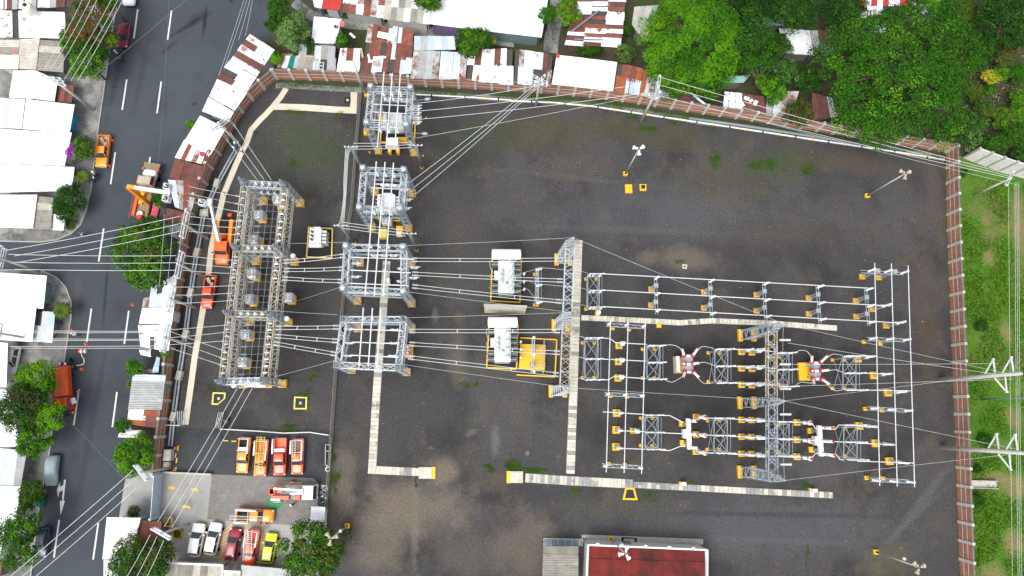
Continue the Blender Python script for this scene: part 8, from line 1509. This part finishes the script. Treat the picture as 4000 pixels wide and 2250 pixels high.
nn = np.column_stack([rg.normal(size=m)*.7,rg.normal(size=m)*.7,np.ones(m)]); nn /= np.linalg.norm(nn,axis=1,keepdims=True)
tag(leaf_mesh('grass', np.column_stack([xx,yy,rg.uniform(.08,.35,m)]), nn, rg.uniform(.2,.6,m), rg.uniform(.06,.16,m), ('l_bright','l_deep','l_lime','l_olive'), rg.choice(4,size=m,p=[.42,.25,.2,.13]), None, 'stuff'), 'tall green grass covering the field beyond the east wall', 'grass')
for i, (x, y, r_, lab) in enumerate([(370,1010,22,'dark shrub in the field between the line poles'),(345,1205,22,'dark shrub below the walkway'),(345,1105,12,'small shrub just above the walkway'),(300,145,14,'bush at the top of the field by the brick wall'),(360,640,20,'low leafy clump in the upper field')]): tree(lab, 'U8', x, y, r_, .7, ('l_deep','l_mid','l_forest'), (.4,.3,.3), leaf=.24, cat='shrub', name='shrub', flat=.5)
# slope scrub at the upper right
m = 14000; a = np.array(W('S',3780,230)); xx = a[0]+rg.uniform(-2,16,m); yy = a[1]+rg.uniform(-16,14,m); nn = np.column_stack([rg.normal(size=m)*.7,rg.normal(size=m)*.7,np.ones(m)]); nn /= np.linalg.norm(nn,axis=1,keepdims=True)
tag(leaf_mesh('scrub', np.column_stack([xx,yy,rg.uniform(.05,.4,m)]), nn, rg.uniform(.2,.6,m), rg.uniform(.05,.12,m), ('l_olive','l_mid','l_brown','wood_pale'), rg.choice(4,size=m,p=[.3,.3,.2,.2]), None, 'stuff'), 'dry brown scrub on the slope right of the giant tree', 'scrub')
m = 16000; xx = rg.uniform(W('S',1100,0).x,W('S',3600,0).x,m); yy = np.interp(xx,[p.x for p in north_base],[p.y for p in north_base])+rg.uniform(.6,26,m); nn = np.column_stack([rg.normal(size=m)*.7,rg.normal(size=m)*.7,np.ones(m)]); nn /= np.linalg.norm(nn,axis=1,keepdims=True)
tag(leaf_mesh('weeds', np.column_stack([xx,yy,rg.uniform(.05,.3,m)]), nn, rg.uniform(.15,.45,m), rg.uniform(.05,.12,m), ('l_mid','l_dark','l_brown'), rg.choice(3,size=m,p=[.4,.3,.3]), None, 'stuff'), 'weeds in the gaps between the northern shacks', 'weeds')

# more undergrowth at the upper right
for i, (x, y, r_, h_, mm, lab) in enumerate([(1640,330,100,3.0,('l_mid','l_deep'),'dark undergrowth below the top right corner tree'),(1480,60,95,3.5,('l_mid','l_olive'),'olive bush between palm and corner tree'),(1780,420,95,2.5,('l_mid','l_brown','l_olive'),'straggly shrub on the dry slope'),(1900,560,85,2.4,('l_deep','l_mid'),'green shrub at the right edge of the slope'),(1780,900,90,2.4,('l_mid','l_bright','l_olive'),'thicket above the block wall'),(1600,470,70,2.4,('l_dark','l_mid'),'shrub hugging the giant tree on the slope'),(1870,870,70,2.2,('l_deep','l_bright'),'dense shrub at the right edge above the block wall'),(1560,700,70,2.2,('l_mid','l_olive'),'loose shrub on the slope beside the giant tree'),(1320,80,80,3,('l_dark','l_mid'),'shrub under the palm at the top')]):
    tree(lab, 'U2', x, y, r_, h_, mm, [1/len(mm)]*len(mm), leaf=.34, cat='shrub', name='shrub')
# stones, straw and leaf litter on the gravel
m = 2600; X0, X1, Y0, Y1 = W('S',760,0).x, W('S',3690,0).x, W('S',0,2240).y, W('S',0,420).y; xx = rg.uniform(X0,X1,m); yy = rg.uniform(Y0,Y1,m); ok = (yy < np.interp(xx,[p.x for p in north_base],[p.y for p in north_base])-2) & ((xx > W('S',1360,0).x) | ((yy > W('S',0,1650).y) & (xx > W('S',900,0).x))); xx, yy = xx[ok], yy[ok]; m = len(xx)
nn = np.column_stack([rg.normal(size=m)*.25,rg.normal(size=m)*.25,np.ones(m)]); nn /= np.linalg.norm(nn,axis=1,keepdims=True)
tag(leaf_mesh('litter', np.column_stack([xx,yy,np.full(m,.03)]), nn, rg.gamma(2,.05,m)+.04, rg.gamma(2,.018,m)+.02, ('soil','wood_pale','conc','l_olive'), rg.choice(4,size=m,p=[.45,.2,.15,.2]), None, 'stuff'), 'scattered straw, leaves and pale stones on the gravel yard', 'litter')
